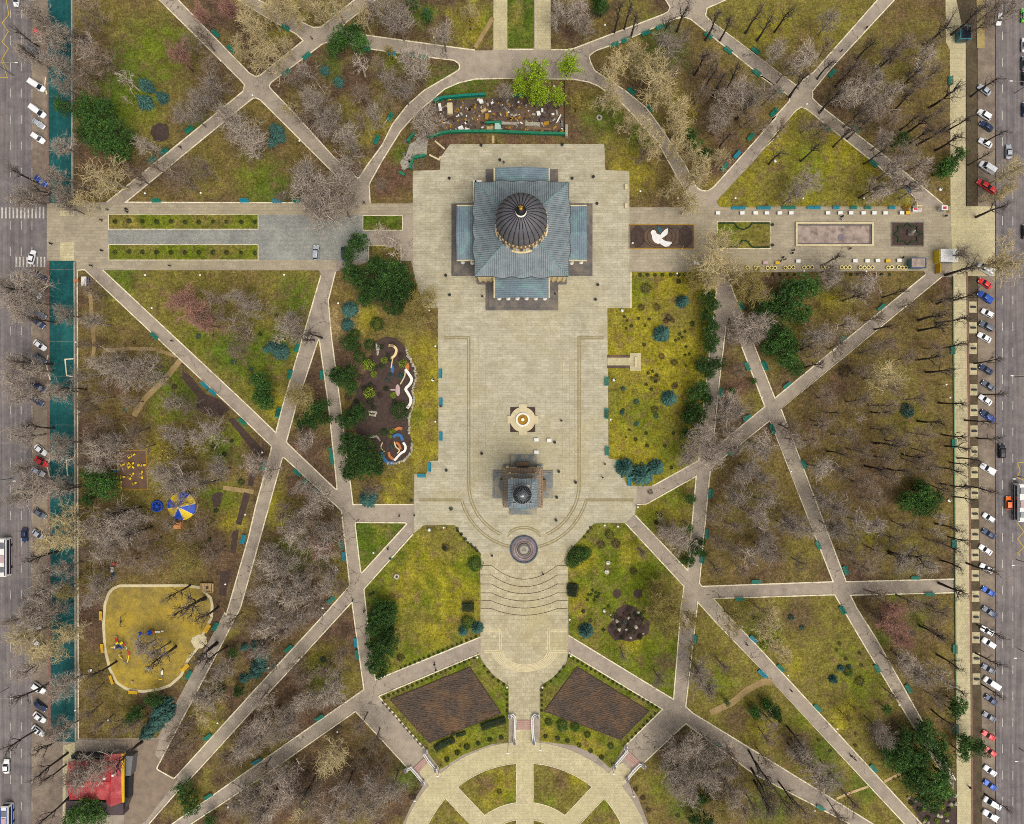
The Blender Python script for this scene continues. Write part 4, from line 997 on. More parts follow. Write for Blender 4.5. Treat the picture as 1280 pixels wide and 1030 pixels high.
# ================================================================ FOUNTAINS
f1 = W((653.5, 524.5))
rt = thing('fountain', (f1[0], f1[1], .05), label='round cream fountain with an ochre basin set in a dark square bed', category='fountain')
b = MB(); b.box((0, 0, .06), (7.8, 7.8, .12)); part(b, 'soil_square', M['soil_dark'], rt)
b = MB(); b.lathe([(3.95, .0), (3.95, .3), (2.2, .34), (2.2, 0)], 36, cap=False)
for k in range(4):
    p = Matrix.Rotation(k * PI / 2, 3, 'Z') @ Vector((0, 4.15, 0)); b.box((p.x, p.y, .17), ((2.4, 1.3)[k % 2], (1.3, 2.4)[k % 2], .33))
part(b, 'stone_ring', M['stone'], rt)
b = MB(); b.lathe([(2.2, .0), (2.2, .8), (1.65, .82), (1.6, .5), (1.6, .2)], 36, cap=False); part(b, 'basin_rim', M['column'], rt)
b = MB(); b.lathe([(1.62, .15), (1.62, .5)], 32); part(b, 'basin', M['ochre'], rt)
b = MB(); b.lathe([(.3, .5), (.3, 1.1), (.5, 1.2), (.5, 1.35)], 16); part(b, 'jet', M['white'], rt)
f2 = W((655, 686.5))
rt = thing('fountain', (f2[0], f2[1], .05), label='round grey stone memorial of rings at the head of the curved steps', category='fountain')
b = MB(); b.lathe([(4.35, 0), (4.35, .5), (3.95, .55), (3.9, .25)], 48, cap=False); part(b, 'outer_ring', M['plinth_edge'], rt)
b = MB(); b.lathe([(3.95, .0), (3.95, .22), (3.2, .3)], 48); part(b, 'floor', M['fount'], rt)
b = MB(); b.lathe([(3.2, .3), (3.2, .5), (2.9, .52), (2.9, .3)], 40, cap=False); b.lathe([(2.4, .3), (2.4, .55), (2.15, .57), (2.15, .3)], 40, cap=False); part(b, 'ring_step', M['basin_floor'], rt)
b = MB(); b.lathe([(1.95, .3), (1.95, .9), (1.6, .95), (1.5, .6)], 32, cap=False); part(b, 'inner_rim', M['plinth'], rt)
b = MB(); b.lathe([(1.55, .3), (1.5, .7), (1.2, .95), (.7, 1.05)], 24); part(b, 'bowl', M['concrete'], rt)
for dx, dy in ((-.3, .25), (.3, .25), (-.3, -.3), (.35, -.3)):
    b = MB(); b.lathe([(.17, 1.0), (.17, 1.12)], 10, (dx, dy)); part(b, 'nozzle', M['black'], rt)

# ================================================================ ALLEY BEDS
def rect(t, x0, y0, x1, y1): return [T(t, x0, y0), T(t, x1, y0), T(t, x1, y1), T(t, x0, y1)]
def framed(poly, z, m, fr, lab, name, fw=.3, fh=.12):
    w = [W(p) for p in poly]
    o = thing(name, (*w[0], 0.05)); o['label'] = lab; o['category'] = 'flower bed'
    L = [(p[0] - w[0][0], p[1] - w[0][1]) for p in w]
    b = MB(); b.prism(L, -.05, z); b.build('soil', m, o)
    b = MB(); b.ribbon(L + [L[0]], fw, -.05, z + fh); b.build('frame', fr, o)
    return o, w[0]
dv, o0 = framed(rect('dove', 42, 263, 558, 452), .12, M['soil'], M['ochre'], 'brown flower bed with a white dove laid out in it', 'dove_bed', .25)
dv['kind'] = 'thing'
def onbed(s, z, name, m, parent, o0, z0=.12):
    w = [W(p) for p in P(s)]
    b = MB(); b.prism([(p[0] - o0[0], p[1] - o0[1]) for p in w], z0 - .02, z); return b.build(name, m, parent)
onbed('dove 212,325 222,308 240,306 254,316 258,334 290,345 300,330 330,300 350,292 352,310 345,340 320,360 300,372 318,388 345,398 378,400 382,412 355,436 330,440 300,425 288,412 268,416 245,405 228,385 222,350', .26, 'dove_body', M['white'], dv, o0)
onbed('dove 268,282 282,276 300,300 305,318 290,332 278,322', .22, 'wing_patch', mat('teal_planting', g((50, 100, 108)), g((40, 84, 92)), 2, .9), dv, o0)
for cxx, rx, ry in ((285, 130, 90), (285, 100, 75), (400, 70, 70)):
    b = MB(); pts = [W(T('dove', cxx + rx * math.cos(t), 358 + ry * math.sin(t))) for t in np.linspace(0, 2 * PI, 40)]
    b.ribbon([(p[0] - o0[0], p[1] - o0[1]) for p in pts], .22, .1, .2); b.build('planting_ring', M['soil_dark'], dv)
for cxx in (110, 490):
    b = MB(); pts = [W(T('dove', cxx + (46 + 9 * abs(math.sin(3 * t))) * math.cos(t), 358 + (78 + 12 * abs(math.sin(3 * t))) * math.sin(t))) for t in np.linspace(0, 2 * PI, 50)]
    L = [(p[0] - o0[0], p[1] - o0[1]) for p in pts]
    b.prism(L[:-1], .1, .15); b.ribbon(L, .25, .1, .22); b.build('lobed_planting', M['soil_dark'], dv)
b = MB(); p = W(T('dove', 68, 410)); b.lathe([(.3, .1), (.35, .3), (.2, .45)], 8, (p[0] - o0[0], p[1] - o0[1])); b.build('stone', M['white'], dv)

s = 'px ' + ' '.join('%f,%f' % q for q in rect('dove', 748, 242, 1170, 450))
gb = make_lawn(s, 'l', True, 'bright green clipped bed with scrolled box hedges', z=.14, rp=.2, kw=.2)
def hedge_line(pts, w, h, lab, parent=None):
    ww = [W(p) for p in pts]
    b = MB(); rnd = random.Random(len(pts)); 
    # dense little leaves round a core
    b.ribbon(ww, w * .7, .05, h * .8)
    for i in range(len(ww) - 1):
        a, c = Vector(ww[i]), Vector(ww[i + 1]); n = max(2, int((c - a).length * 26 * w))
        for k in range(n):
            q = a.lerp(c, rnd.random()); d = Vector((rnd.uniform(-.5, .5) * w, rnd.uniform(-.5, .5) * w)); z = rnd.uniform(.3, 1) * h; s_ = .14
            u = Vector((rnd.uniform(-1, 1), rnd.uniform(-1, 1), rnd.uniform(-.3, .3))).normalized() * s_; v2 = u.cross(Vector((rnd.uniform(-1, 1), rnd.uniform(-1, 1), 1))).normalized() * s_
            c0 = Vector((q.x + d.x, q.y + d.y, z)); b.add([c0 - u, c0 + v2, c0 + u, c0 - v2], [(0, 1, 2, 3)])
    return b.build('hedge', M['hedge'], parent, **({} if parent else {'label': lab, 'category': 'hedge'}))
hedge_line(P('dove 755,250 880,250 895,268 905,288 935,295 955,302 985,290 1010,275 1022,250 1160,250'), .45, .5, 'scrolled clipped hedge on the dove side edge, upper, of the bright green bed')
hedge_line(P('dove 755,440 910,440 925,412 945,392 975,390 995,408 1010,430 1030,444 1160,442'), .45, .5, 'scrolled clipped hedge on the lower edge of the bright green bed')
# empty basin
w = [W(p) for p in rect('alley', 122, 195, 620, 348)]
bs = thing('basin', (*w[3], .05)); bs['label'] = 'long empty rectangular basin with a stained pinkish floor'; bs['category'] = 'basin'
bw, bh = w[2][0] - w[3][0], w[0][1] - w[3][1]
b = MB(); b.prism([(0, 0), (bw, 0), (bw, bh), (0, bh)], -.05, .04); part(b, 'floor', M['basin_floor'], bs)
for nm, x0, y0, x1, y1, z, m_ in (('rim', 0, 0, bw, .55, .6, 'stone'), ('rim', 0, bh - .55, bw, bh, .6, 'stone'), ('rim', 0, .55, .55, bh - .55, .598, 'stone'), ('rim', bw - .55, .55, bw, bh - .55, .598, 'stone'),
                              ('inner_step', .55, bh - 1.0, bw - 1.0, bh - .55, .25, 'plinth'), ('inner_step', bw - 1.0, .9, bw - .55, bh - .55, .26, 'plinth'), ('inner_step', .8, .55, bw - .55, .9, .24, 'plinth')):
    b = MB(); b.prism([(x0, y0), (x1, y0), (x1, y1), (x0, y1)], 0, z); part(b, nm, M[m_], bs)
for (x, y, rr) in ((418, 292, 1.1), (425, 243, .5)):
    p = W(T('alley', x, y)); b = MB(); b.lathe([(rr, .03), (rr, .14), (rr * .8, .18)], 14, (p[0] - w[3][0], p[1] - w[3][1])); part(b, 'pump_cover', M['fount'], bs)
# star bed with monument
sb, o0 = framed(rect('alley', 738, 197, 942, 346), .1, M['soil_dark'], M['plinth'], 'dark square flower bed with a green star outline and a small monument', 'star_bed', .3)
cx_, cy_ = 840, 270
star = []
for k in range(16):
    t = 2 * PI * k / 16 + PI / 16 * 0; r_ = 88 if k % 2 == 0 else 62
    x = cx_ + r_ * math.cos(t) * 1.0; y = cy_ + r_ * math.sin(t) * .8
    star.append(T('alley', x, y))
ww = [W(p) for p in star]; L = [(p[0] - o0[0], p[1] - o0[1]) for p in ww]; b = MB(); b.ribbon(L + [L[0]], .28, .05, .4); b.build('star_hedge', M['hedge'], sb)
mp = W(T('alley', 855, 262)); mn = thing('monument', (mp[0], mp[1], .14)); mn['label'] = 'small pale stone monument leaning out of the star bed'; mn['category'] = 'monument'
b = MB(); b.box((0, 0, .25), (1.8, 1.8, .5)); b.box((0, 0, .6), (1.3, 1.3, .3)); part(b, 'pedestal', M['plinth'], mn)
b = MB(); b.lathe([(.5, .7), (.42, 1.2), (.55, 1.9), (.4, 2.4), (.2, 2.6), (.26, 2.9), (.15, 3.15)], 12); part(b, 'bust', M['rock'], mn, True)

# ================================================================ RED ROOFED BUILDING
def E(t, x, y, z): return W(T(t, x, y), z)
rb_ = thing('red_roofed_building', (0, 0, 0)); rb_['label'] = 'single storey building under a red tile sheet roof, beside the avenue'; rb_['category'] = 'building'
ev = [E('red', *q, 4.2) for q in ((195, 240), (695, 232), (700, 620), (205, 598))]
top_l, top_r = E('red', 250, 440, 5.6), E('red', 585, 430, 5.8)
b = MB(); b.prism([(p[0] * 1 + (0.5 if i in (0, 3) else -.5), p[1] + (-.5 if i < 2 else .5)) for i, p in enumerate(ev)], 0, 4.1); part(b, 'wall', M['plaster'], rb_)
def roofface(pts, nm='roof_slope', m='red_roof', ridge=None):
    b = MB(); n = len(pts); b.add(pts + [(p[0], p[1], p[2] - .15) for p in pts], [tuple(range(n)), tuple(range(2 * n - 1, n - 1, -1))] + [(i, n + i, n + (i + 1) % n, (i + 1) % n) for i in range(n)])
    return part(b, nm, M[m], rb_)
e3 = [(p[0], p[1], 4.25) for p in ev]; tl, tr_ = (*top_l, 5.6), (*top_r, 5.6)
mid_t, mid_b = (*E('red', 578, 225, 4.25), 4.25), (*E('red', 575, 600, 4.25), 4.25)
pw = (*E('red', 168, 440, 4.3), 4.3)
for q in ([e3[0], pw, tl], [pw, e3[3], tl], [e3[0], tl, tr_, mid_t], [e3[3], mid_b, tr_, tl], [mid_t, tr_, mid_b, e3[2], e3[1]]):
    roofface(q[::-1] if False else q)
b = MB(); 
for q in ((pw, tl), (tl, tr_), (tr_, mid_t), (tr_, mid_b), (tl, e3[0]), (tl, e3[3])): b.tube([(p[0], p[1], p[2] + .1) for p in q], .12, 5)
part(b, 'ridge_tiles', M['red'], rb_)
gz = 5.0
ga = [(*E('red', x, y, z), z) for x, y, z in ((548, 600, 4.3), (590, 520, 5.0), (590, 665, 5.0), (552, 630, 4.3), (700, 625, 4.3), (695, 540, 4.3))]
roofface([ga[0], ga[1], ga[2], ga[3]], 'gable_roof'); roofface([ga[1], ga[5], ga[4], ga[2]], 'gable_roof')
ga = [(*E('red', x, y, z), z) for x, y, z in ((530, 240, 4.4), (528, 165, 4.4), (580, 175, 5.0), (582, 300, 5.0), (690, 230, 4.4), (690, 165, 4.4))]
roofface([ga[0], ga[3], ga[2], ga[1]], 'gable_roof'); roofface([ga[3], ga[4], ga[5], ga[2]], 'gable_roof')
b = MB(); b.prism([E('red', *q, 4.2) for q in ((690, 165), (714, 165), (716, 625), (692, 625))], 3.75, 4.32); part(b, 'yellow_fascia', M['bench_y'], rb_)
b = MB(); b.prism([E('red', *q, 3) for q in ((172, 605), (708, 632), (712, 742), (168, 745))], 0, 3.2); part(b, 'rear_annex', M['dark_roof'], rb_)
b = MB(); b.prism([E('red', *q, 3) for q in ((205, 188), (525, 195), (525, 222), (215, 222))], 0, 2.6); o = part(b, 'awning', M['glass'], rb_)
b = MB(); b.prism([E('red', *q, 3) for q in ((270, 198), (524, 200), (524, 210), (270, 210))], 2.6, 2.75); part(b, 'awning_strip', M['concrete'], o)
b = MB(); b.prism([E('red', *q, 3) for q in ((720, 190), (798, 190), (775, 375), (725, 380))], 0, 2.9); part(b, 'side_annex', M['steel'], rb_)
b = MB(); b.prism([E('red', *q, 3) for q in ((722, 390), (758, 390), (752, 600), (715, 690))], 0, 2.7); part(b, 'side_awning', M['glass'], rb_)
for x, y in ((335, 425), (335, 462), (540, 392), (620, 362)):
    p = E('red', x, y, 5.4); b = MB(); b.lathe([(.28, 4.6), (.28, 5.9), (.42, 5.95), (.3, 6.2)], 8, p); part(b, 'roof_vent', M['white'], rb_)
p = E('red', 680, 140, 2.2)
rk = thing('goal_frame', (p[0], p[1], 0)); rk['label'] = 'white tube frame standing behind the red roofed building'; rk['category'] = 'frame'
b = MB(); b.tube([(-1.5, 0, 0), (-1.5, 0, 2.2), (1.5, 0, 2.2), (1.5, 0, 0)], .07, 5); part(b, 'frame_tube', M['white'], rk)
b = MB(); b.tube([(1.5, 0, 2.2), (1.6, -1, 2.2)], .06, 5); part(b, 'side_tube', M['white'], rk)

# ================================================================ KIOSKS
def kiosk(t, x0, y0, x1, y1, h, lab, frame, roofm, walls, name='kiosk'):
    pts = [E(t, x0, y0, h), E(t, x1, y0, h), E(t, x1, y1, h), E(t, x0, y1, h)]
    c = (sum(p[0] for p in pts) / 4, sum(p[1] for p in pts) / 4); L = [(p[0] - c[0], p[1] - c[1]) for p in pts]
    o = thing(name, (c[0], c[1], .05)); o['label'] = lab; o['category'] = name.replace('_', ' ')
    hx, hy = L[1][0], L[0][1]
    b = MB(); b.box((0, 0, h / 2), (2 * hx - .5, 2 * hy - .5, h - .1)); b.build('wall', walls, o)
    b = MB(); b.box((0, 0, h), (2 * hx - .3, 2 * hy - .3, .14)); b.build('roof', roofm, o)
    for sx in (-1, 1):
        b = MB(); b.box((sx * (hx - .12), 0, h + .04), (.24, 2 * hy, .3)); b.build('roof_frame', frame, o)
        b = MB(); b.box((0, sx * (hy - .12), h + .03), (2 * hx - .48, .24, .3)); b.build('roof_frame', frame, o)
    b = MB(); b.box((0, -(hy - .22), h * .55), (hx * 1.3, .12, h * .5)); wdw = b.build('window', M['glass'], o)
    b = MB(); b.box((0, -(hy - .16), h * .28), (hx * 1.4, .3, .1)); b.build('counter', M['steel'], wdw)
    return o, hx, hy
kiosk('alley', 862, 420, 960, 488, 2.8, 'blue framed kiosk with a grey translucent roof at the end of the alley', M['blue'] if False else mat('navy_frame', g((20, 62, 100)), None, rough=.5), M['basin_floor'], M['tealglass'])
o, hx, hy = kiosk('alley', 1052, 365, 1160, 448, 3.2, 'white roofed kiosk with one yellow side at the corner of the avenue', M['white'], M['white'], mat('kiosk_grey_wall', g((90, 100, 100)), None, rough=.6))
b = MB(); b.box((-hx - .05, 0, 1.6), (.3, 2 * hy, 3.0)); b.build('yellow_side_panel', M['yellow'], o)
b = MB(); b.box((-hx + .3, -hy - 1.6, 1.4), (.14, 3.0, 2.8)); b.build('sign_board', M['bench_y'], o)
kiosk('px', 1200, 32, 1214.5, 49, 3.0, 'teal glass entrance pavilion beside the pale pavement near the top edge', M['tealglass'], M['glass'], M['tealglass'])
o, hx, hy = kiosk('alley', 1058, 87, 1098, 117, 2.4, 'small white roofed stall with printed panel by the top end of the alley', M['white'], M['pinkmos'], M['white'])
b = MB(); b.box((0, 0, 2.5), (.8, .6, .06)); b.build('roof_print', M['red'], o)
kiosk('01', 390, 366, 412, 408, 2.4, 'small white kiosk cabin with blue and red edges by the green pavement', M['white'], M['white'], M['blue'])
kiosk('01', 356, 377, 374, 392, 2.0, 'small orange topped cabin by the green pavement', M['orange'], M['orange'], M['wood'])

# ================================================================ STRIPED CAROUSEL TENT AND BLUE RIDE
tc_ = E('gym', 771, 655, 2.6)
tn = thing('carousel_tent', (tc_[0], tc_[1], .1)); tn['label'] = 'round carousel tent striped in blue and yellow'; tn['category'] = 'carousel'
cols = [M['yellow'], M['blue']]
a0 = R(10)
nseg = 8
for k in range(nseg):
    b = MB(); t0, t1 = a0 + k * 2 * PI / nseg, a0 + (k + 1) * 2 * PI / nseg
    v = [(0, 0, 4.8)]; rings = ((.33, 4.05), (.66, 3.35), (1.0, 2.7))
    for rr, z in rings:
        for q in range(5):
            t = t0 + (t1 - t0) * q / 4; v.append((4.3 * rr * math.cos(t), 4.3 * rr * math.sin(t), z - .12 * math.sin(PI * q / 4) * rr))
    for q in range(5):
        t = t0 + (t1 - t0) * q / 4; v.append((4.34 * math.cos(t), 4.34 * math.sin(t), 2.2))
    f = [(0, 1 + q, 2 + q) for q in range(4)]
    for i in range(3):
        for q in range(4): f.append((1 + i * 5 + q, 6 + i * 5 + q, 7 + i * 5 + q, 2 + i * 5 + q))
    b.add(v, f); b.build('canopy_panel', cols[k % 2], tn)
    b = MB(); b.tube([(0, 0, 4.85)] + [(4.3 * rr * math.cos(t0), 4.3 * rr * math.sin(t0), z + .05) for rr, z in rings], .09, 4); b.build('seam_tape', M['white'], tn)
    b = MB(); b.tube([(4.1 * math.cos(t0), 4.1 * math.sin(t0), 0), (4.1 * math.cos(t0), 4.1 * math.sin(t0), 2.6)], .06, 5); b.build('post', M['steel'], tn)
b = MB(); b.lathe([(.18, 0), (.18, 4.9), (.3, 5.0), (.1, 5.3)], 8); b.build('mast', M['white'], tn)
b = MB(); b.lathe([(4.0, 0), (4.0, .35)], 24); b.build('platform', M['wood'], tn)
bp_ = W(T('gym', 528, 655), .5)
rd = thing('ring_ride', (bp_[0], bp_[1], .1)); rd['label'] = 'small round blue ride with a hub, beside the striped tent'; rd['category'] = 'ride'
b = MB(); b.lathe([(1.75, 0), (1.78, .7), (1.6, .8), (1.4, .75), (1.35, .3)], 28, cap=False); b.build('rim', M['blue'], rd)
b = MB(); b.lathe([(1.4, .1), (1.4, .3)], 28); b.build('floor', mat('dark_blue_paint', g((14, 40, 110)), None, rough=.5), rd)
b = MB(); b.lathe([(.62, .3), (.66, .9), (.5, 1.05), (.1, 1.1)], 16); b.build('hub', M['blue'], rd)
for k in range(6):
    b = MB(); t = k * PI / 3; b.tube([(.6 * math.cos(t), .6 * math.sin(t), .6), (1.4 * math.cos(t), 1.4 * math.sin(t), .7)], .05, 4); b.build('bar', M['steel'], rd)
p = W(T('gym', 740, 840), 1)
ck = thing('ticket_booth', (p[0], p[1], .1)); ck['label'] = 'small orange wooden booth just below the striped tent'; ck['category'] = 'booth'
bwood = mat('orange_boards', g((222, 156, 92)), g((200, 132, 74)), 3, .7)
b = MB(); b.box((0, 0, .9), (2.0, 1.9, 1.8)); b.build('wall', bwood, ck)
for k in range(5):
    b = MB(); b.box((0, -.84 + k * .42, 1.9 + (.06 if k % 2 else 0)), (2.3, .38, .1)); b.build('roof_board', bwood, ck)
b = MB(); b.box((.1, .2, 2.05), (1.1, .2, .12)); b.build('sign', M['dark_roof'], ck)

# ================================================================ EXERCISE MACHINES
def machine(x, y, ang, lab, kind):
    p = W(T('gym', x, y), .6)
    o = thing('exercise_machine', (p[0], p[1], .17), R(ang)); o['label'] = lab; o['category'] = 'exercise machine'; o['group'] = 'yellow exercise machines on the reddish ground'
    n = {'c': 2, 'p': 1, 's': 1, 'x': 4}[kind]
    for k in range(n):
        r_ = k * 2 * PI / max(n, 1); c_, s_ = math.cos(r_), math.sin(r_)
        def q(a, b_, z): return (a * c_ - b_ * s_, a * s_ + b_ * c_, z)
        b = MB(); b.tube([q(.25, 0, 0), q(.25, 0, 1.0), q(.6, 0, 1.55)], .1, 5); b.build('post', M['yellow'], o)
        b = MB(); b.tube([q(.25, -.5, 1.45), q(.6, -.3, 1.6), q(.6, .3, 1.6), q(.25, .5, 1.45)], .07, 5); b.build('handlebar', M['yellow'], o)
        b = MB(); c = q(.9, 0, .45); b.box(c, (.75, .5, .12), r_); b.build('seat', M['yellow'], o)
        b = MB(); b.tube([q(.9, -.4, .08), q(.9, .4, .08)], .06, 4); b.build('foot_bar', M['steel'], o)
    b = MB(); b.lathe([(.22, 0), (.22, .08)], 8); b.build('base_plate', M['steel'], o)
for a in [(275, 158, 30, 'white and yellow exercise machine, topmost on the reddish ground', 'c'), (268, 250, 45, 'largest yellow exercise machine with four stations', 'x'), (372, 248, 0, 'yellow exercise machine next to the largest one, under the timber edging corner', 'c'),
          (165, 248, 10, 'small orange yellow exercise machine, upper one nearest the fir clump', 's'), (380, 345, 90, 'yellow exercise machine below the pair beside the timber edging', 'c'), (275, 358, 60, 'yellow exercise machine in the centre row, below the largest one', 'c'),
          (170, 365, 0, 'small yellow exercise machine, middle one nearest the fir clump', 's'), (172, 445, 90, 'yellow exercise machine, lowest one nearest the fir clump', 'c'), (288, 440, 30, 'small yellow exercise machine, lowest of the centre row', 'p')]:
    machine(*a)
p = W(T('gym', 118, 307), .5); o = thing('litter_bin', (p[0], p[1], .1)); o['label'] = 'bright teal litter bin beside the exercise ground'; o['category'] = 'litter bin'
b = MB(); b.lathe([(.32, 0), (.4, .8), (.42, .85)], 12); b.build('drum', M['bench_c'], o); b = MB(); b.lathe([(.44, .85), (.44, .95), (.2, 1.0)], 12); b.build('lid', M['bench_c'], o)

# ================================================================ SAND PLAYGROUND EQUIPMENT
def L2(t, x, y, o0, z=0): p = W(T(t, x, y), z); return (p[0] - o0[0], p[1] - o0[1], z)
def at(name, t, x, y, lab, cat, z=.17, zz=0):
    p = W(T(t, x, y), zz); o = thing(name, (p[0], p[1], z)); o['label'] = lab; o['category'] = cat; return o, p
ps, o0 = at('climbing_frame', 'play', 200, 620, 'colourful climbing frame with a red and yellow curved rail', 'climbing frame')
def pbox(o, o0, t, x, y, z, d, m, nm, rz=0, top=1): b = MB(); q = L2(t, x, y, o0, z); b.box(q, d, rz, top); return b.build(nm, M[m], o)
for x, y in ((170, 580), (225, 580), (170, 620), (225, 620)): pbox(ps, o0, 'play', x, y, 1.3, (.14, .14, 2.6), 'blue', 'post')
pbox(ps, o0, 'play', 198, 600, 1.2, (2.3, 1.7, .12), 'steel', 'deck')
pbox(ps, o0, 'play', 215, 575, 2.7, (1.0, .9, .5), 'yellow', 'roof', .4, .3); pbox(ps, o0, 'play', 178, 575, 2.5, (.9, .8, .4), 'yellow', 'roof', .2, .4)
pbox(ps, o0, 'play', 175, 545, 1.0, (.55, 1.5, .12), 'red', 'slide', .2); pbox(ps, o0, 'play', 175, 527, .8, (.6, .6, .14), 'white', 'slide_end')
pbox(ps, o0, 'play', 190, 605, 1.5, (.9, .7, .6), 'navy' if 'navy' in M else 'glass', 'panel', .5); pbox(ps, o0, 'play', 165, 608, 1.6, (.3, .7, .7), 'white', 'panel', .4); pbox(ps, o0, 'play', 212, 612, 1.5, (.4, .5, .5), 'blue', 'panel', .3)
pbox(ps, o0, 'play', 140, 610, .8, (.7, .3, .1), 'yellow', 'step')
rail = [(225, 560), (245, 580), (258, 602)]; b = MB(); b.tube([L2('play', x, y, o0, 1.3) for x, y in rail], .17, 6); b.build('red_rail', M['red'], ps)
rail = [(268, 630), (282, 655), (286, 680)]; b = MB(); b.tube([L2('play', x, y, o0, 1.2) for x, y in rail], .16, 6); b.build('red_rail', M['red'], ps)
rail = [(286, 672), (282, 700), (270, 740)]; b = MB(); b.tube([L2('play', x, y, o0, 1.1) for x, y in rail], .18, 6); b.build('yellow_rail', M['yellow'], ps)
b = MB(); b.tube([L2('play', x, y, o0, 1.2) for x, y in ((258, 602), (268, 630))], .08, 5); b.build('link_bar', M['white'], ps)
b = MB(); b.tube([L2('play', x, y, o0, .8) for x, y in ((200, 680), (225, 712), (250, 735), (272, 750))], .2, 6); b.build('tunnel', M['steel'], ps)
b = MB(); b.tube([L2('play', x, y, o0, .9) for x, y in ((205, 690), (225, 705))], .2, 6); b.build('yellow_bar', M['yellow'], ps)
pbox(ps, o0, 'play', 210, 672, .7, (.5, .5, 1.2), 'wood', 'stump')
cf, o0 = at('climbing_frame', 'play', 440, 500, 'blue roofed climbing frame with a pale slide under the leaning dark tree', 'climbing frame')
for x, y, d in ((460, 487, (1.4, 1.3, .5)), (380, 492, (.9, .9, .4))): pbox(cf, o0, 'play', x, y, 2.5, d, 'blue', 'roof', .2, .35)
for x, y in ((445, 475), (475, 475), (445, 500), (475, 500), (370, 482), (392, 500), (365, 540), (375, 565), (470, 570)): pbox(cf, o0, 'play', x, y, 1.2, (.12, .12, 2.4), 'blue', 'post')
pbox(cf, o0, 'play', 460, 487, 1.2, (1.3, 1.2, .1), 'wood', 'deck'); pbox(cf, o0, 'play', 493, 480, 1.3, (.7, .9, .6), 'orange', 'panel'); pbox(cf, o0, 'play', 530, 479, .9, (1.6, .5, .12), 'white', 'slide'); pbox(cf, o0, 'play', 572, 473, .5, (.7, .5, .2), 'white', 'slide_end')
b = MB(); b.tube([L2('play', x, y, o0, 1.7) for x, y in ((440, 490), (410, 500), (385, 495))], .07, 5); b.tube([L2('play', x, y, o0, 1.6) for x, y in ((372, 500), (360, 540), (378, 568))], .09, 5); b.build('climbing_bar', M['blue'], cf)
pbox(cf, o0, 'play', 480, 570, .6, (.8, .3, .14), 'blue', 'balance_beam')
sw, o0 = at('swing', 'play', 215, 380, 'dark tube swing frame alone near the top of the sand playground', 'swing')
b = MB(); b.tube([L2('play', 210, 345, o0, 2.3), L2('play', 212, 432, o0, 2.3)], .06, 5); b.build('top_bar', M['black'], sw)
for (x, y), (x2, y2) in (((210, 345), (258, 324)), ((212, 432), (258, 430)), ((210, 345), (215, 365)), ((212, 432), (205, 420))):
    b = MB(); q = L2('play', x2, y2, o0, 0); b.tube([L2('play', x, y, o0, 2.3), (q[0], q[1], 0)], .07, 5); b.build('leg', M['plinth'], sw)
pbox(sw, o0, 'play', 214, 392, .5, (.4, .7, .08), 'black', 'seat')
ss, o0 = at('slide', 'play', 566, 840, 'short slide with a white bed and yellow foot at the lower edge of the sand', 'slide')
pbox(ss, o0, 'play', 568, 825, .9, (.6, 1.6, .12), 'white', 'bed'); pbox(ss, o0, 'play', 566, 855, .7, (.45, 1.4, .14), 'steel', 'ladder'); pbox(ss, o0, 'play', 556, 882, .35, (1.0, .35, .5), 'yellow', 'foot'); pbox(ss, o0, 'play', 568, 808, .6, (.5, .3, .9), 'steel', 'post')
def rockmesh(seed, d):
    rnd = random.Random(seed); b = MB(); n = 8; prof = ((.8, 0), (1, .35), (.75, .8), (.25, 1.0)); v = []; f = []
    for r_, z in prof:
        for k in range(n):
            t = 2 * PI * k / n; q = r_ * rnd.uniform(.82, 1.15); v.append((q * math.cos(t) * d[0] / 2, q * math.sin(t) * d[1] / 2, z * d[2] * rnd.uniform(.9, 1.1)))
    for i in range(3):
        for k in range(n): f.append((i * n + k, i * n + (k + 1) % n, (i + 1) * n + (k + 1) % n, (i + 1) * n + k))
    f.append(tuple(3 * n + k for k in range(n))); b.add(v, f); return b.mesh('rock', M['rock'])
ROCK = [rockmesh(i, d) for i, d in enumerate(((1, .8, .5), (.8, .8, .5), (1.1, .7, .4), (.7, .6, .45)))]
for x, y, s_, lab in ((455, 790, 1.6, 'largest pale boulder in the sand playground'), (432, 785, .8, 'pale boulder beside the largest one in the sand, on the climbing frame side'), (490, 800, .8, 'pale boulder beside the largest one in the sand, on the slide side'), (450, 815, .7, 'small pale boulder just under the largest one in the sand')):
    p = W(T('play', x, y)); o = link('boulder', ROCK[0], None, (p[0], p[1], .15)); o.scale = (s_,) * 3; o['label'] = lab; o['category'] = 'boulder'; o['group'] = 'boulders in the sand playground'
p = W(T('play', 320, 903)); b = MB(); b.lathe([(.02, 0), (.28, .12), (.38, .38), (.28, .64), (.02, .75)], 12); o = b.build('play_ball', M['pinkmos'], None, True); o.location = (p[0], p[1], .16); o['label'] = 'pinkish ball lying on the yellow sand'; o['category'] = 'ball'
dk, o0 = at('timber_deck', 'play', 962, 96, 'pale timber deck with railings at the corner of the sand playground', 'deck', .1)
for k in range(8):
    b = MB(); b.box((-1.6 + k * .46, 0, .35), (.42, 2.6, .1)); b.build('plank', M['wood'], dk)
for dx, dy, d in ((-1.9, 0, (.16, 2.7, .9)), (1.9, 0, (.3, 2.7, .9)), (0, 1.4, (3.6, .16, .9)), (.6, -1.4, (2.0, .16, .9)), (1.3, 0, (.14, 2.6, .8))):
    b = MB(); b.box((dx, dy, .75), d); b.build('railing', M['wood'], dk)
b = MB(); b.box((0, .1, .6), (.7, .5, .4)); b.box((0, -.25, .7), (.3, .3, .6)); b.build('bench', M['dark_roof'], dk)
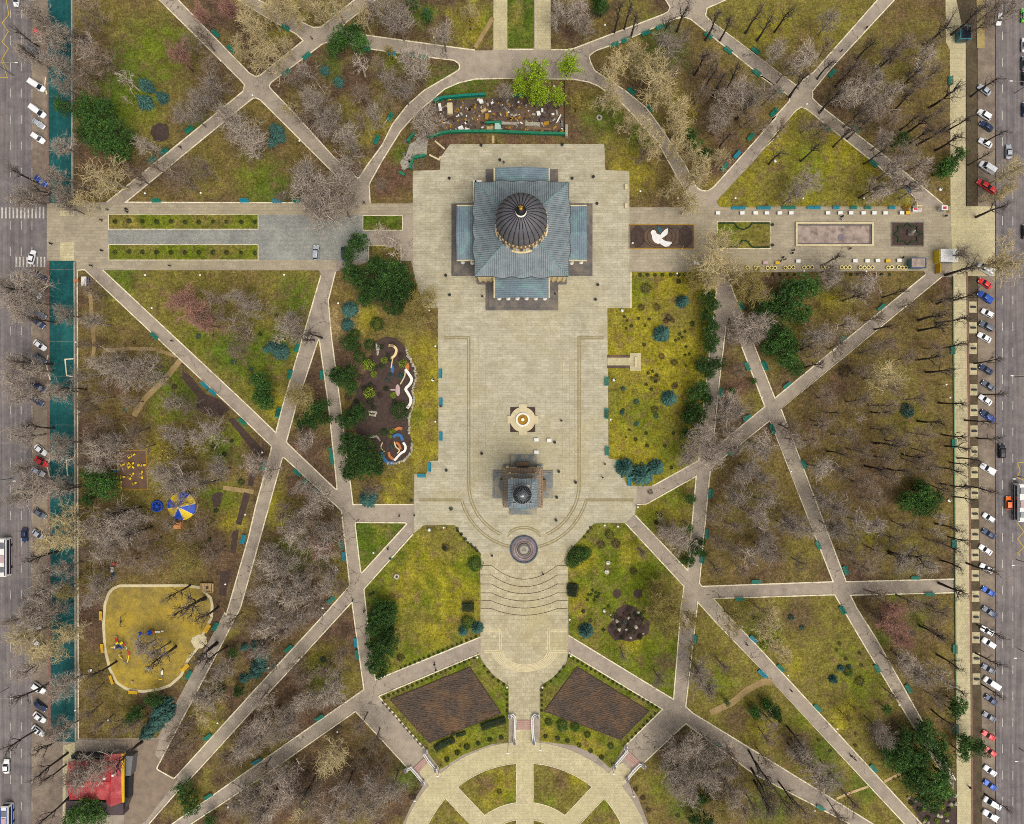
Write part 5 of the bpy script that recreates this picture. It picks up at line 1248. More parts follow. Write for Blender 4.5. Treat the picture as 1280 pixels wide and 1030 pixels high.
# black play frame and inflatable by the low wall
fr, o0 = at('tube_frame', '02', 475, 765, 'wide black tube frame under bare trees beside the green pavement', 'frame', .1)
for k in range(6):
    x = 415 + k * 22; b = MB(); b.tube([L2('02', x, 712, o0, 1.6), L2('02', x, 815, o0, 1.6)], .05, 4); b.build('bar', M['black'], fr)
for x, y in ((415, 712), (525, 712), (415, 815), (525, 815)): b = MB(); q = L2('02', x, y, o0, 0.8); b.box(q, (.12, .12, 1.6)); b.build('post', M['black'], fr)
for y in (712, 765, 815): b = MB(); b.tube([L2('02', 415, y, o0, 1.6), L2('02', 525, y, o0, 1.6)], .05, 4); b.build('cross_bar', M['black'], fr)
sl, o0 = at('toy_stand', '02', 540, 765, 'narrow toy stand in red, white and blue beside the black tube frame', 'stand', .1)
for x, y, m_, d in ((548, 743, 'red', (1.0, .9, .9)), (535, 770, 'white', (.7, 1.6, .6)), (540, 795, 'bluemos', (.6, 1.0, .8)), (530, 815, 'blue', (.9, .3, .9))): pbox(sl, o0, '02', x, y, .6, d, m_, 'panel')
gy, o0 = at('spring_rocker', '02', 910, 745, 'small green and orange rocker toy in the middle of the brown playground plot', 'rocker', .1)
pbox(gy, o0, '02', 905, 752, .4, (.5, 1.4, .5), 'fence_g', 'body'); pbox(gy, o0, '02', 912, 742, .7, (.4, .7, .4), 'orange', 'seat')
pbox(gy, o0, '02', 913, 732, .9, (.2, .2, .4), 'yellow', 'handle')

# ================================================================ MOSAIC GARDEN
def wavy(s, w, h, m, lab, name='mosaic_border'):
    pts = [Vector((*W(p), 0)) for p in P(s)]
    fine = []
    n = len(pts)
    for i in range(n - 1):
        p0, p1, p2, p3 = pts[max(i - 1, 0)], pts[i], pts[i + 1], pts[min(i + 2, n - 1)]
        for k in range(5):
            t = k / 5
            q = .5 * ((2 * p1) + (p2 - p0) * t + (2 * p0 - 5 * p1 + 4 * p2 - p3) * t * t + (3 * p1 - p0 - 3 * p2 + p3) * t ** 3); fine.append((q.x, q.y))
    fine.append((pts[-1].x, pts[-1].y))
    b = MB(); b.ribbon(fine, w, .1, h); return b.build(name, M[m], None, label=lab, category='garden border', group='mosaic borders in the dark earth bed')
wavy('gard 268,238 296,275 314,310 300,345 272,378 288,410 306,445 304,482 280,518', .85, .5, 'column', 'long white serpentine border in the dark earth bed')
wavy('gard 150,68 185,74 204,98 198,130 176,155 158,160', .75, .45, 'cream', 'cream hook shaped border at the top of the dark earth bed')
wavy('gard 178,160 172,195 166,230', .3, .4, 'cream', 'thin cream border running down to the blue drop')
wavy('gard 268,250 262,290 232,345', .35, .4, 'stone', 'thin stone border between the serpentine and the pink patch')
wavy('gard 245,665 222,658 196,672', .9, .5, 'orange', 'orange arc above the blue arc at the lower end of the bed')
wavy('gard 182,722 205,708 235,712 250,748', .95, .55, 'bluemos', 'upper blue arc at the lower end of the bed')
wavy('gard 252,760 270,790 262,822 232,842 190,890', .7, .5, 'column', 'white arc curling under the upper blue arc')
wavy('gard 102,830 112,870 145,905 185,905', 1.0, .5, 'bluemos', 'lower blue arc at the bottom of the bed')
wavy('gard 150,830 158,860 185,882', .8, .45, 'orange', 'orange arc beside the lower blue arc')
wavy('gard 200,760 222,775 235,810', .7, .45, 'orange', 'orange arc inside the white arc')
wavy('gard 190,755 200,790 225,815 212,838', .35, .42, 'cream', 'thin cream arc around the inner orange arc')
wavy('gard 105,760 95,800 125,830', .3, .4, 'cream', 'thin cream arc on the dark side of the lower blue arc')
for (x, y, rx, ry, m_, lab) in ((176, 238, 13, 28, 'bluemos', 'blue drop shaped mosaic patch'), (282, 220, 15, 32, 'orange', 'orange half moon mosaic patch at the head of the serpentine'), (214, 388, 17, 42, 'pinkmos', 'pinkish mosaic patch beside the lime bush'), (180, 385, 22, 6, 'pinkmos', 'thin pinkish mosaic tail')):
    bed(ell('gard', x, y, rx, ry, 16, .06, 3), .36, m_, lab, 'mosaic_patch', 'mosaic', .3)
sbd = thing('stone_border', (0, 0, 0)); sbd['label'] = 'loose row of pale field stones edging the dark earth bed'; sbd['category'] = 'stone border'
rnd = random.Random(4)
def stones(s, step=3.6):
    pts = P(s)
    for i in range(len(pts) - 1):
        a, c = Vector(pts[i]), Vector(pts[i + 1]); n = max(1, int((c - a).length / step * 2.2))
        for k in range(n):
            q = a.lerp(c, (k + rnd.random() * .5) / n) + Vector((rnd.uniform(-.7, .7), rnd.uniform(-.5, .5))); w_ = W(q)
            o = link('stone', ROCK[rnd.randrange(4)], sbd, (w_[0], w_[1], .1), rnd.uniform(0, 6)); k_ = rnd.uniform(.7, 1.15); o.scale = (k_,) * 3
stones('gard 275,85 285,140 310,180 335,230 345,300 325,350 318,400 328,450 318,520 292,580 295,640 295,700')
stones('gard 315,760 310,830 270,880 200,912 140,906')
sb2 = thing('stone_border', (0, 0, 0)); sb2['label'] = 'short curved row of stones at the trees\' side of the dark earth bed'; sb2['category'] = 'stone border'
for s in ('gard 60,60 70,130 85,60', 'gard 10,540 60,545 50,570 5,560', 'gard 20,725 60,715 90,750'):
    pts = P(s)
    for i in range(len(pts) - 1):
        for k in range(6):
            q = Vector(pts[i]).lerp(Vector(pts[i + 1]), k / 6); w_ = W(q); o = link('stone', ROCK[rnd.randrange(4)], sb2, (w_[0], w_[1], .1), rnd.uniform(0, 6)); o.scale = (.8,) * 3
sb3 = thing('stone_border', (0, 0, 0)); sb3['label'] = 'scattered pale stones in the rockery beds under the pines and by the blue spruce'; sb3['category'] = 'stone border'
for t, pts in (('33', [(705, 900), (740, 915), (780, 1015), (845, 985), (860, 990), (905, 930), (925, 890), (930, 930), (890, 1010), (800, 1020)]),):
    for x, y in pts:
        w_ = W(T(t, x, y)); o = link('stone', ROCK[rnd.randrange(4)], sb3, (w_[0], w_[1], .12), rnd.uniform(0, 6)); o.scale = (rnd.uniform(1, 2),) * 3
sb3['label'] = 'scattered pale stones in the dark rockery under the pines'
sb4 = thing('stone_border', (0, 0, 0)); sb4['label'] = 'scattered pale stones in the rockery bed by the blue spruce'; sb4['category'] = 'stone border'
for x, y in ((480, 50), (500, 60), (555, 45), (600, 20), (565, 140), (625, 120), (545, 100), (510, 100), (590, 90), (470, 30)):
    w_ = W(T('23', x, y)); o = link('stone', ROCK[rnd.randrange(4)], sb4, (w_[0], w_[1], .12), rnd.uniform(0, 6)); o.scale = (rnd.uniform(.8, 1.5),) * 3

# ================================================================ EXCAVATION YARD
bed(P('yard 195,215 270,180 530,165 560,160 700,150 1012,140 1012,385 280,372 130,400 170,330'), .16, 'soil', 'brown excavation yard full of rubble behind the cathedral', 'excavation_yard', 'yard')
def fence_run(s, h, lab, m='fence_g', seg=2.4):
    pts = [W(p) for p in P(s)]
    o = thing('board_fence', (*pts[0], .1)); o['label'] = lab; o['category'] = 'fence'
    for i in range(len(pts) - 1):
        a, c = Vector(pts[i]), Vector(pts[i + 1]); d = c - a; n = max(1, round(d.length / seg)); ang = math.atan2(d.y, d.x)
        for k in range(n):
            q = a.lerp(c, (k + .5) / n) - Vector(pts[0])
            b = MB(); b.box((q.x, q.y, h / 2 + .05), (d.length / n - .06, .12 + .03 * (k % 2), h), ang); b.build('panel', M[m], o)
            q = a.lerp(c, k / n) - Vector(pts[0]); b = MB(); b.box((q.x, q.y, h / 2 + .1), (.16, .2, h + .2), ang); b.build('post', M[m], o)
    # lean-to cap rail that shows from above
    b = MB(); b.ribbon([(p[0] - pts[0][0], p[1] - pts[0][1]) for p in pts], .7, h + .03, h + .2); b.build('cap_rail', M[m], o)
    return o
fence_run('yard 175,412 230,398 270,385 360,378 580,378 800,388 1012,393', 1.9, 'long green board fence between the excavation yard and the plaza')
fence_run('yard 215,190 270,172 400,160 530,152', 1.9, 'dark green board fence on the path side of the excavation yard', 'bench_g')
fence_run('yard 50,440 95,385', 1.8, 'short green board fence beside the grey rubble heap')
fence_run('yard 85,540 162,525', 1.8, 'short green board fence just below the grey rubble heap')
fence_run('yard 65,605 85,550', 1.8, 'leaning green board fence at the plaza corner')
fence_run('yard 0,625 35,645', 1.6, 'fallen green boards in the corner of the brown plot')
fence_run('yard 525,325 620,322 622,340', 1.7, 'bent green board fence inside the excavation yard')
fence_run('yard 690,155 800,150', 1.7, 'green board fence under the fresh willow', 'bench_g')
b = MB(); b.ribbon([W(p) for p in P('yard 1018,60 1018,335')], .14, 0, 1.2); o = b.build('wire_fence', M['plinth'], None, label='thin dark wire fence between the willow and the yellow bush', category='fence')
b = MB(); b.ribbon([W(p) for p in P('yard 1024,335 1024,405')], .8, 0, 1.6); o = b.build('wall_stub', M['concrete'], None, label='pale wall stub at the end of the long green fence', category='wall')
b = MB(); b.ribbon([W(p) for p in P('yard 573,392 573,440')], .8, 0, .16); o = b.build('plank_walk', M['wood'], None, kind='structure', label='short pale plank walk from the plaza to the green fence', category='walk')
b = MB(); b.ribbon([W(p) for p in P('yard 215,425 275,475')], .5, 0, .16); b.ribbon([W(p) for p in P('yard 180,510 240,540 250,520')], .5, 0, .16); o = b.build('kerb_line', M['stone'], None, kind='structure', label='broken pale kerb lines at the cut off corner of the plaza', category='kerb')
rnd = random.Random(9)
def yard_box(x, y, d, m, lab, name, cat, rz=0.0, z=.16, parts=1, h0=None):
    p = W(T('yard', x, y)); o = thing(name, (p[0], p[1], z), rz); o['label'] = lab; o['category'] = cat
    for k in range(parts):
        b = MB(); dz = d[2] / parts; b.box((rnd.uniform(-.08, .08) * (k > 0), rnd.uniform(-.06, .06), dz * (k + .5)), (d[0] * (1 - .04 * k), d[1] * (1 - .05 * k), dz * .94), rnd.uniform(-.05, .05))
        b.build('plank' if 'plank' in name or 'pallet' in name else 'block', M[m] if isinstance(m, str) else m, o)
    return o
yard_box(308, 228, (1.7, 3.6, .9), 'stone', 'tall cream stone block stack near the top fence of the yard', 'block_stack', 'stack', .06, parts=3)
yard_box(247, 220, (.9, 2.2, .7), 'column', 'white stone slabs next to the cream block stack', 'slab_pile', 'stack', .2, parts=2)
yard_box(603, 345, (1.9, 2.2, 1.8), mat('grey_green_cabin', g((150, 176, 160)), None, rough=.6), 'small grey green cabin at the inner bend of the green fence', 'cabin', 'cabin')
yard_box(555, 352, (2.2, 1.5, .5), 'wood', 'weathered plank pile beside the grey green cabin', 'plank_pile', 'planks', parts=3)
yard_box(535, 280, (1.1, 2.0, .8), 'yellow' if False else M['ochre'], 'ochre tarpaulin bundle in the middle of the yard', 'bundle', 'bundle', -.1, parts=2)
yard_box(515, 240, (1.8, 1.0, .5), 'wood', 'tan plank heap above the ochre bundle', 'plank_pile', 'planks', .5, parts=3)
yard_box(500, 185, (1.2, 1.2, .8), 'white', 'white bag pile near the end of the top fence', 'bag_pile', 'bags', .3, parts=2)
yard_box(815, 325, (4.8, 1.2, .6), 'rock', 'long pale plank pile along the green fence, towards the willow', 'plank_pile', 'planks', -.02, parts=3)
yard_box(655, 318, (6.5, .9, .4), 'concrete', 'long grey plank pile along the green fence, next to the cabin', 'plank_pile', 'planks', -.03, parts=2)
yard_box(850, 352, (8.0, .7, .5), 'brickwork', 'long reddish plank pile closest to the green fence', 'plank_pile', 'planks', -.04, parts=3)
yard_box(900, 322, (1.6, 1.1, .7), M['ochre'], 'ochre crate at the willow end of the yard', 'crate', 'crate', .2)
yard_box(875, 300, (1.5, 1.2, .9), 'dark_roof', 'dark machine box at the willow end of the yard', 'machine_box', 'machine', .1)
yard_box(978, 290, (.4, 2.6, .6), 'white', 'white bent beam lying by the wire fence', 'beam', 'beam', -.5)
yard_box(375, 350, (1.6, 1.4, .5), 'white', 'white plastic sheeting near the bare tree at the yard corner', 'sheeting', 'sheeting', .4, parts=2)
yard_box(410, 355, (1.2, .8, .5), 'column', 'white board heap by the white plastic sheeting', 'board_heap', 'boards', -.3, parts=2)
yard_box(853, 258, (1.1, 1.3, .6), 'column', 'pale sack heap under the willow', 'sack_heap', 'sacks', .2, parts=2)
b = MB()
for k in range(420):
    x, y = rnd.uniform(215, 1000), rnd.uniform(170, 372); p = W(T('yard', x, y)); s_ = rnd.choice((.2, .3, .4, .6)); b.cur = rnd.choice((0, 0, 1, 2, 2, 3, 3, 4, 5, 5, 5, 5, 5))
    b.box((p[0], p[1], .2 + s_ * .2), (s_ * rnd.uniform(.8, 2.6), s_, s_ * .6), rnd.uniform(0, 3))
b.build('rubble', [M['concrete'], M['white'], M['brickwork'], M['ochre'], M['steel'], M['soil_dark']], None, kind='stuff', label='scattered rubble, boards and scraps in the excavation yard', category='rubble')
hp = thing('slab_heap', (0, 0, .05)); hp['label'] = 'heap of broken grey concrete slabs at the plaza corner'; hp['category'] = 'heap'
for s, z in (('yard 10,600 60,450 100,470 90,540 30,605', .45), ('yard 0,560 30,520 60,590 20,600', .3), ('yard 60,450 130,412 165,420 168,510 120,520 95,480', .7), ('yard 130,415 172,425 170,480 135,480', .95), ('yard 85,470 130,455 140,500 95,520', 1.0), ('yard 60,470 85,440 95,455 75,500', .6), ('yard 135,385 170,375 175,410 145,412', .5), ('yard 100,415 135,405 140,440 110,450', 1.1)):
    w = [W(p) for p in P(s)]; b = MB(); b.prism(w, 0, z); b.build('slab', M['concrete'], hp)
b = MB()
for k in range(50):
    p = W(T('yard', rnd.uniform(20, 165), rnd.uniform(420, 600))); b.box((p[0], p[1], .3), (rnd.uniform(.3, 1.2), rnd.uniform(.2, .6), .5), rnd.uniform(0, 3))
o = b.build('chunks', M['plinth'], hp); o['kind'] = 'stuff'
# ================================================================ TREES AND SHRUBS
def vrand(rnd): 
    while True:
        v = Vector((rnd.uniform(-1, 1), rnd.uniform(-1, 1), rnd.uniform(-1, 1)))
        if .05 < v.length < 1: return v.normalized()
def limb(mb, rnd, p, d, ln, r0, r1, segs, up=.12, wob=.16, n=4):
    pts = [p.copy()]; rr = [r0]
    for i in range(segs):
        d = (d + vrand(rnd) * wob + Vector((0, 0, up))).normalized()
        p = p + d * ln / segs; pts.append(p.copy()); rr.append(r0 + (r1 - r0) * (i + 1) / segs)
    mb.tube(pts, rr, n, False)
    return pts, d
def bare_meshes(seed, h=12.0, r=4.0, nl=8, ns=6, nt=6, ntt=3, el=(25, 60), tw=.034, dark=False, low=.3):
    """one leafless tree: (trunk and limbs, fine crown)"""
    rnd = random.Random(seed); T_, C_ = MB(), MB()
    tr, _ = limb(T_, rnd, Vector((0, 0, 0)), Vector((rnd.uniform(-.06, .06), rnd.uniform(-.06, .06), 1)), h * .72, h * (.021 if dark else .018), h * .007, 6, .1, .07, 6)
    for i in range(nl):
        t = low + (1 - low) * (i + rnd.random() * .6) / nl
        q = min(t, .999) * 6; k = int(q); p = tr[k].lerp(tr[min(k + 1, 6)], q - k)
        a = i * 2.4 + rnd.uniform(-.5, .5); e = R(rnd.uniform(*el)) + t * .35
        ln = r * (1.18 - .45 * t) * rnd.uniform(.8, 1.15)
        lp, ld = limb(T_, rnd, p, Vector((math.cos(a) * math.cos(e), math.sin(a) * math.cos(e), math.sin(e))), ln, h * .0085, .035, 4, .08, .22, 4)
        for j in range(ns):
            u = .25 + .75 * (j + rnd.random()) / ns; q = min(u, .999) * 4; k = int(q); p2 = lp[k].lerp(lp[min(k + 1, 4)], q - k)
            d2 = (ld * .6 + vrand(rnd) * .95 + Vector((0, 0, .25))).normalized()
            sp, sd_ = limb(T_ if dark else C_, rnd, p2, d2, ln * rnd.uniform(.3, .6), .06, .026, 3, .06, .28, 3)
            for m in range(nt):
                u2 = rnd.uniform(.25, 1); q = min(u2, .999) * 3; k = int(q); p3 = sp[k].lerp(sp[min(k + 1, 3)], q - k)
                d3 = (sd_ * .5 + vrand(rnd) + Vector((0, 0, .2))).normalized()
                tp, td = limb(C_, rnd, p3, d3, r * rnd.uniform(.16, .32), tw, tw * .6, 2, .05, .3, 3)
                for n_ in range(ntt):
                    d4 = (td * .6 + vrand(rnd)).normalized()
                    limb(C_, rnd, tp[1 + (n_ % 2)], d4, r * rnd.uniform(.1, .22), tw * .8, tw * .4, 1, 0, 0, 3)
    return T_, C_
def leafq(mb, c, s_, rnd, a=None):
    u = (a or vrand(rnd)) * s_; w = u.cross(vrand(rnd))
    if w.length < 1e-4: return
    w = w.normalized() * s_ * .5
    mb.add([c - u * .5, c + w * .6, c + u * .6, c - w * .6], [(0, 1, 2, 3)])
def crown_leaf(seed, r=4.0, h=9.0, lobes=9, n=2300, s_=.42, z0=.18, pointed=.3):
    """evergreen crown of leaf clumps gathered in uneven lobes"""
    rnd = random.Random(seed); b = MB()
    L_ = []
    for i in range(lobes):
        a = rnd.uniform(0, 2 * PI); zz = rnd.random(); rad = r * (1 - pointed * zz) * .62 * rnd.uniform(.4, 1.1)
        L_.append((Vector((math.cos(a) * rad, math.sin(a) * rad, h * (z0 + .1 + .6 * zz))), r * rnd.uniform(.34, .5)))
    L_.append((Vector((0, 0, h * .8)), r * .42)); L_.append((Vector((0, 0, h * .55)), r * .6))
    nc = n // 9
    for i in range(nc):
        c, rr = L_[rnd.randrange(len(L_))]
        v = vrand(rnd); v.z = abs(v.z) * .9 - .15
        p = c + v * rr * rnd.uniform(.75, 1.08)
        for k in range(9):
            leafq(b, p + vrand(rnd) * s_ * .9, s_ * rnd.uniform(.6, 1.2), rnd, (v * .8 + vrand(rnd)).normalized())
    return b
def spruce(seed, r=2.6, h=7.0, tiers=10):
    rnd = random.Random(seed); b = MB()
    for t in range(tiers):
        u = t / (tiers - 1); rr = (r * (1 - u) ** .8 + .15) * rnd.uniform(.78, 1.1); z = h * (.08 + .88 * u); nb = max(5, int(15 - 9 * u))
        for k in range(nb):
            a = 2 * PI * (k + rnd.random() * .5) / nb + t * .7; ln = rr * rnd.uniform(.8, 1.12); d = Vector((math.cos(a), math.sin(a), -.12)); s2 = Vector((-d.y, d.x, 0))
            for m in range(6):
                f = .2 + .8 * m / 5; c = Vector((0, 0, z)) + d * ln * f + Vector((0, 0, -.15 * f * f)); w = ln * .2 * (1.15 - .6 * f) + .1
                for sg in (-1, 1): b.add([c, c + s2 * sg * w + d * w * .4 + Vector((0, 0, rnd.uniform(-.05, .12))), c + d * w * 1.5 + Vector((0, 0, .05)), c + d * w * .5 + Vector((0, 0, .1))], [(0, 1, 2, 3)])
    b.add([(-.1, 0, h * .9), (.1, 0, h * .9), (0, 0, h * 1.05)], [(0, 1, 2)])
    return b
def bush(seed, r=1.0, h=1.1, n=340, s_=.22):
    rnd = random.Random(seed); b = MB()
    for i in range(n):
        v = vrand(rnd); v.z = abs(v.z); k = rnd.uniform(.6, 1.05)
        leafq(b, Vector((v.x * r * k, v.y * r * k, v.z * h * k + .05)), s_ * rnd.uniform(.7, 1.3), rnd)
    return b
def trunk_mesh(h, r0, m): b = MB(); b.tube([(0, 0, 0), (.05, 0, h * .5), (0, .03, h)], [r0, r0 * .75, r0 * .3], 6); return b.mesh('trunk', m)

KIND = {}
def reg(k, pairs, r, h, hc, name, look, group): KIND[k] = dict(p=pairs, r=r, h=h, hc=hc, name=name, look=look, group=group)
def bare_kind(k, n, bark, twig, name, look, group, hc=.66, **kw):
    ps = []
    for i in range(n):
        t_, c_ = bare_meshes(hash(k[0]) % 97 * 10 + i * 7 + len(k), **kw); ps.append((t_.mesh('trunk', M[bark]), c_.mesh('crown', M[twig])))
    reg(k, ps, kw.get('r', 4.0), kw.get('h', 12.0), hc, name, look, group)
KS = {'L': 3, 'D': 5}
def seeds(k): return sum(ord(c) * 31 for c in k)
def bare_kind2(k, n, bark, twig, name, look, group, hc=.66, **kw):
    ps = []
    for i in range(n):
        t_, c_ = bare_meshes(seeds(k) + i * 17, **kw); ps.append((t_.mesh('trunk', M[bark]), c_.mesh('crown', M[twig])))
    reg(k, ps, kw.get('r', 4.0), kw.get('h', 12.0), hc, name, look, group)
bare_kind2('L', 6, 'bark_l', 'twig_l', 'bare_tree', 'lilac-grey bare tree', 'bare lilac-grey trees', nl=11, ns=7, nt=5, ntt=2, tw=.023)
bare_kind2('N', 5, 'bark_l', 'twig_b', 'brown_bare_tree', 'thin brown bare tree', 'bare brown trees', nl=9, ns=6, nt=5, ntt=2, tw=.022)
bare_kind2('D', 6, 'bark_d', 'twig_d', 'dark_bare_tree', 'sparse dark-trunked bare tree', 'sparse dark trees', h=15.0, r=3.6, nl=6, ns=4, nt=3, ntt=2, el=(38, 66), dark=True, low=.5, tw=.03)
bare_kind2('C', 4, 'bark_c', 'twig_c', 'pale_bare_tree', 'cream-coloured bare tree', 'bare cream-coloured trees', h=14.0, nl=9, ns=6, nt=5, ntt=2, dark=True, tw=.036, el=(30, 62))
bare_kind2('W', 2, 'bark_w', 'twig_l', 'birch_tree', 'whitish slender bare tree', 'bare whitish trees', h=11.0, r=3.0, nl=8, ns=4, nt=3, ntt=1, dark=True, el=(35, 60))
bare_kind2('R', 2, 'bark_d', 'twig_r', 'reddish_bare_tree', 'reddish bare tree', 'bare reddish trees', nl=9, ns=7, nt=6, ntt=3, tw=.03)
bare_kind2('O', 3, 'bark_c', 'twig_o', 'olive_bare_tree', 'olive-grey bare tree', 'bare olive-grey trees', nl=9, ns=7, nt=6, ntt=3, tw=.03)
# trees with young leaves: twigs plus small leaf flecks
for k, lm, nm, look, gr, n in (('Y', 'leaf_y', 'willow_tree', 'fresh yellow-green willow', 'fresh willows', 2400), ('F', 'leaf_f', 'budding_tree', 'yellow budding tree', 'yellow budding trees', 420)):
    ps = []
    for i in range(2):
        t_, c_ = bare_meshes(seeds(k) + i * 5, h=10, nl=8, ns=6, nt=5, ntt=1); rnd = random.Random(i)
        idx = [rnd.randrange(len(c_.v)) for _ in range(n)]; lv = MB()
        for q in idx: leafq(lv, Vector(c_.v[q]) + vrand(rnd) * .25, .33, rnd)
        c_.m = [0] * len(c_.f); c_.cur = 1; c_.add(lv.v, lv.f)
        ps.append((t_.mesh('trunk', M['bark_d']), c_.mesh('crown', [M['twig_o'], M[lm]])))
    reg(k, ps, 4.0, 10.0, .66, nm, look, gr)
reg('G', [(trunk_mesh(6, .3, M['bark_d']), crown_leaf(40 + i, lobes=9 + 2 * i, n=3400, s_=.34).mesh('crown', M['leaf_g'])) for i in range(4)], 4.0, 9.0, .6, 'evergreen_tree', 'dense dark evergreen tree', 'dark evergreens')
reg('P', [(trunk_mesh(7, .28, M['bark_d']), crown_leaf(60 + i, h=10, lobes=13 + i, n=2300, s_=.42).mesh('crown', M['leaf_p'])) for i in range(4)], 4.0, 10.0, .6, 'pine_tree', 'mid-green pine tree', 'mid green pines')
reg('S', [(trunk_mesh(5, .16, M['bark_d']), spruce(80 + i).mesh('crown', M['leaf_s'])) for i in range(3)], 2.6, 7.0, .45, 'spruce_tree', 'blue-green spruce', 'blue-green spruces')
reg('B', [(None, bush(90 + i).mesh('shrub', M['leaf_b'])) for i in range(3)], 1.0, 1.1, .4, 'shrub', 'small dark shrub', 'small dark shrubs')
reg('V', [(None, bush(95 + i, n=260, s_=.2).mesh('shrub', M['leaf_v'])) for i in range(2)], 1.0, 1.1, .4, 'leafless_shrub', 'purplish leafless shrub', 'purplish leafless shrubs')
reg('U', [(None, bush(97 + i, 2.0, 2.2, 900, .26).mesh('shrub', M['leaf_g'])) for i in range(2)], 2.0, 2.2, .5, 'round_bush', 'large rounded green bush', 'large rounded bushes')
reg('Z', [(None, bush(99 + i, 1.2, 1.2, 380, .26).mesh('shrub', M['leaf_yg'])) for i in range(2)], 1.2, 1.2, .5, 'lime_shrub', 'lime-green low shrub', 'lime green shrubs')
reg('T', [(None, bush(101 + i, 1.0, 1.1, 340, .22).mesh('shrub', M['leaf_s'])) for i in range(2)], 1.0, 1.1, .5, 'teal_shrub', 'small blue-green shrub', 'blue-green shrubs')

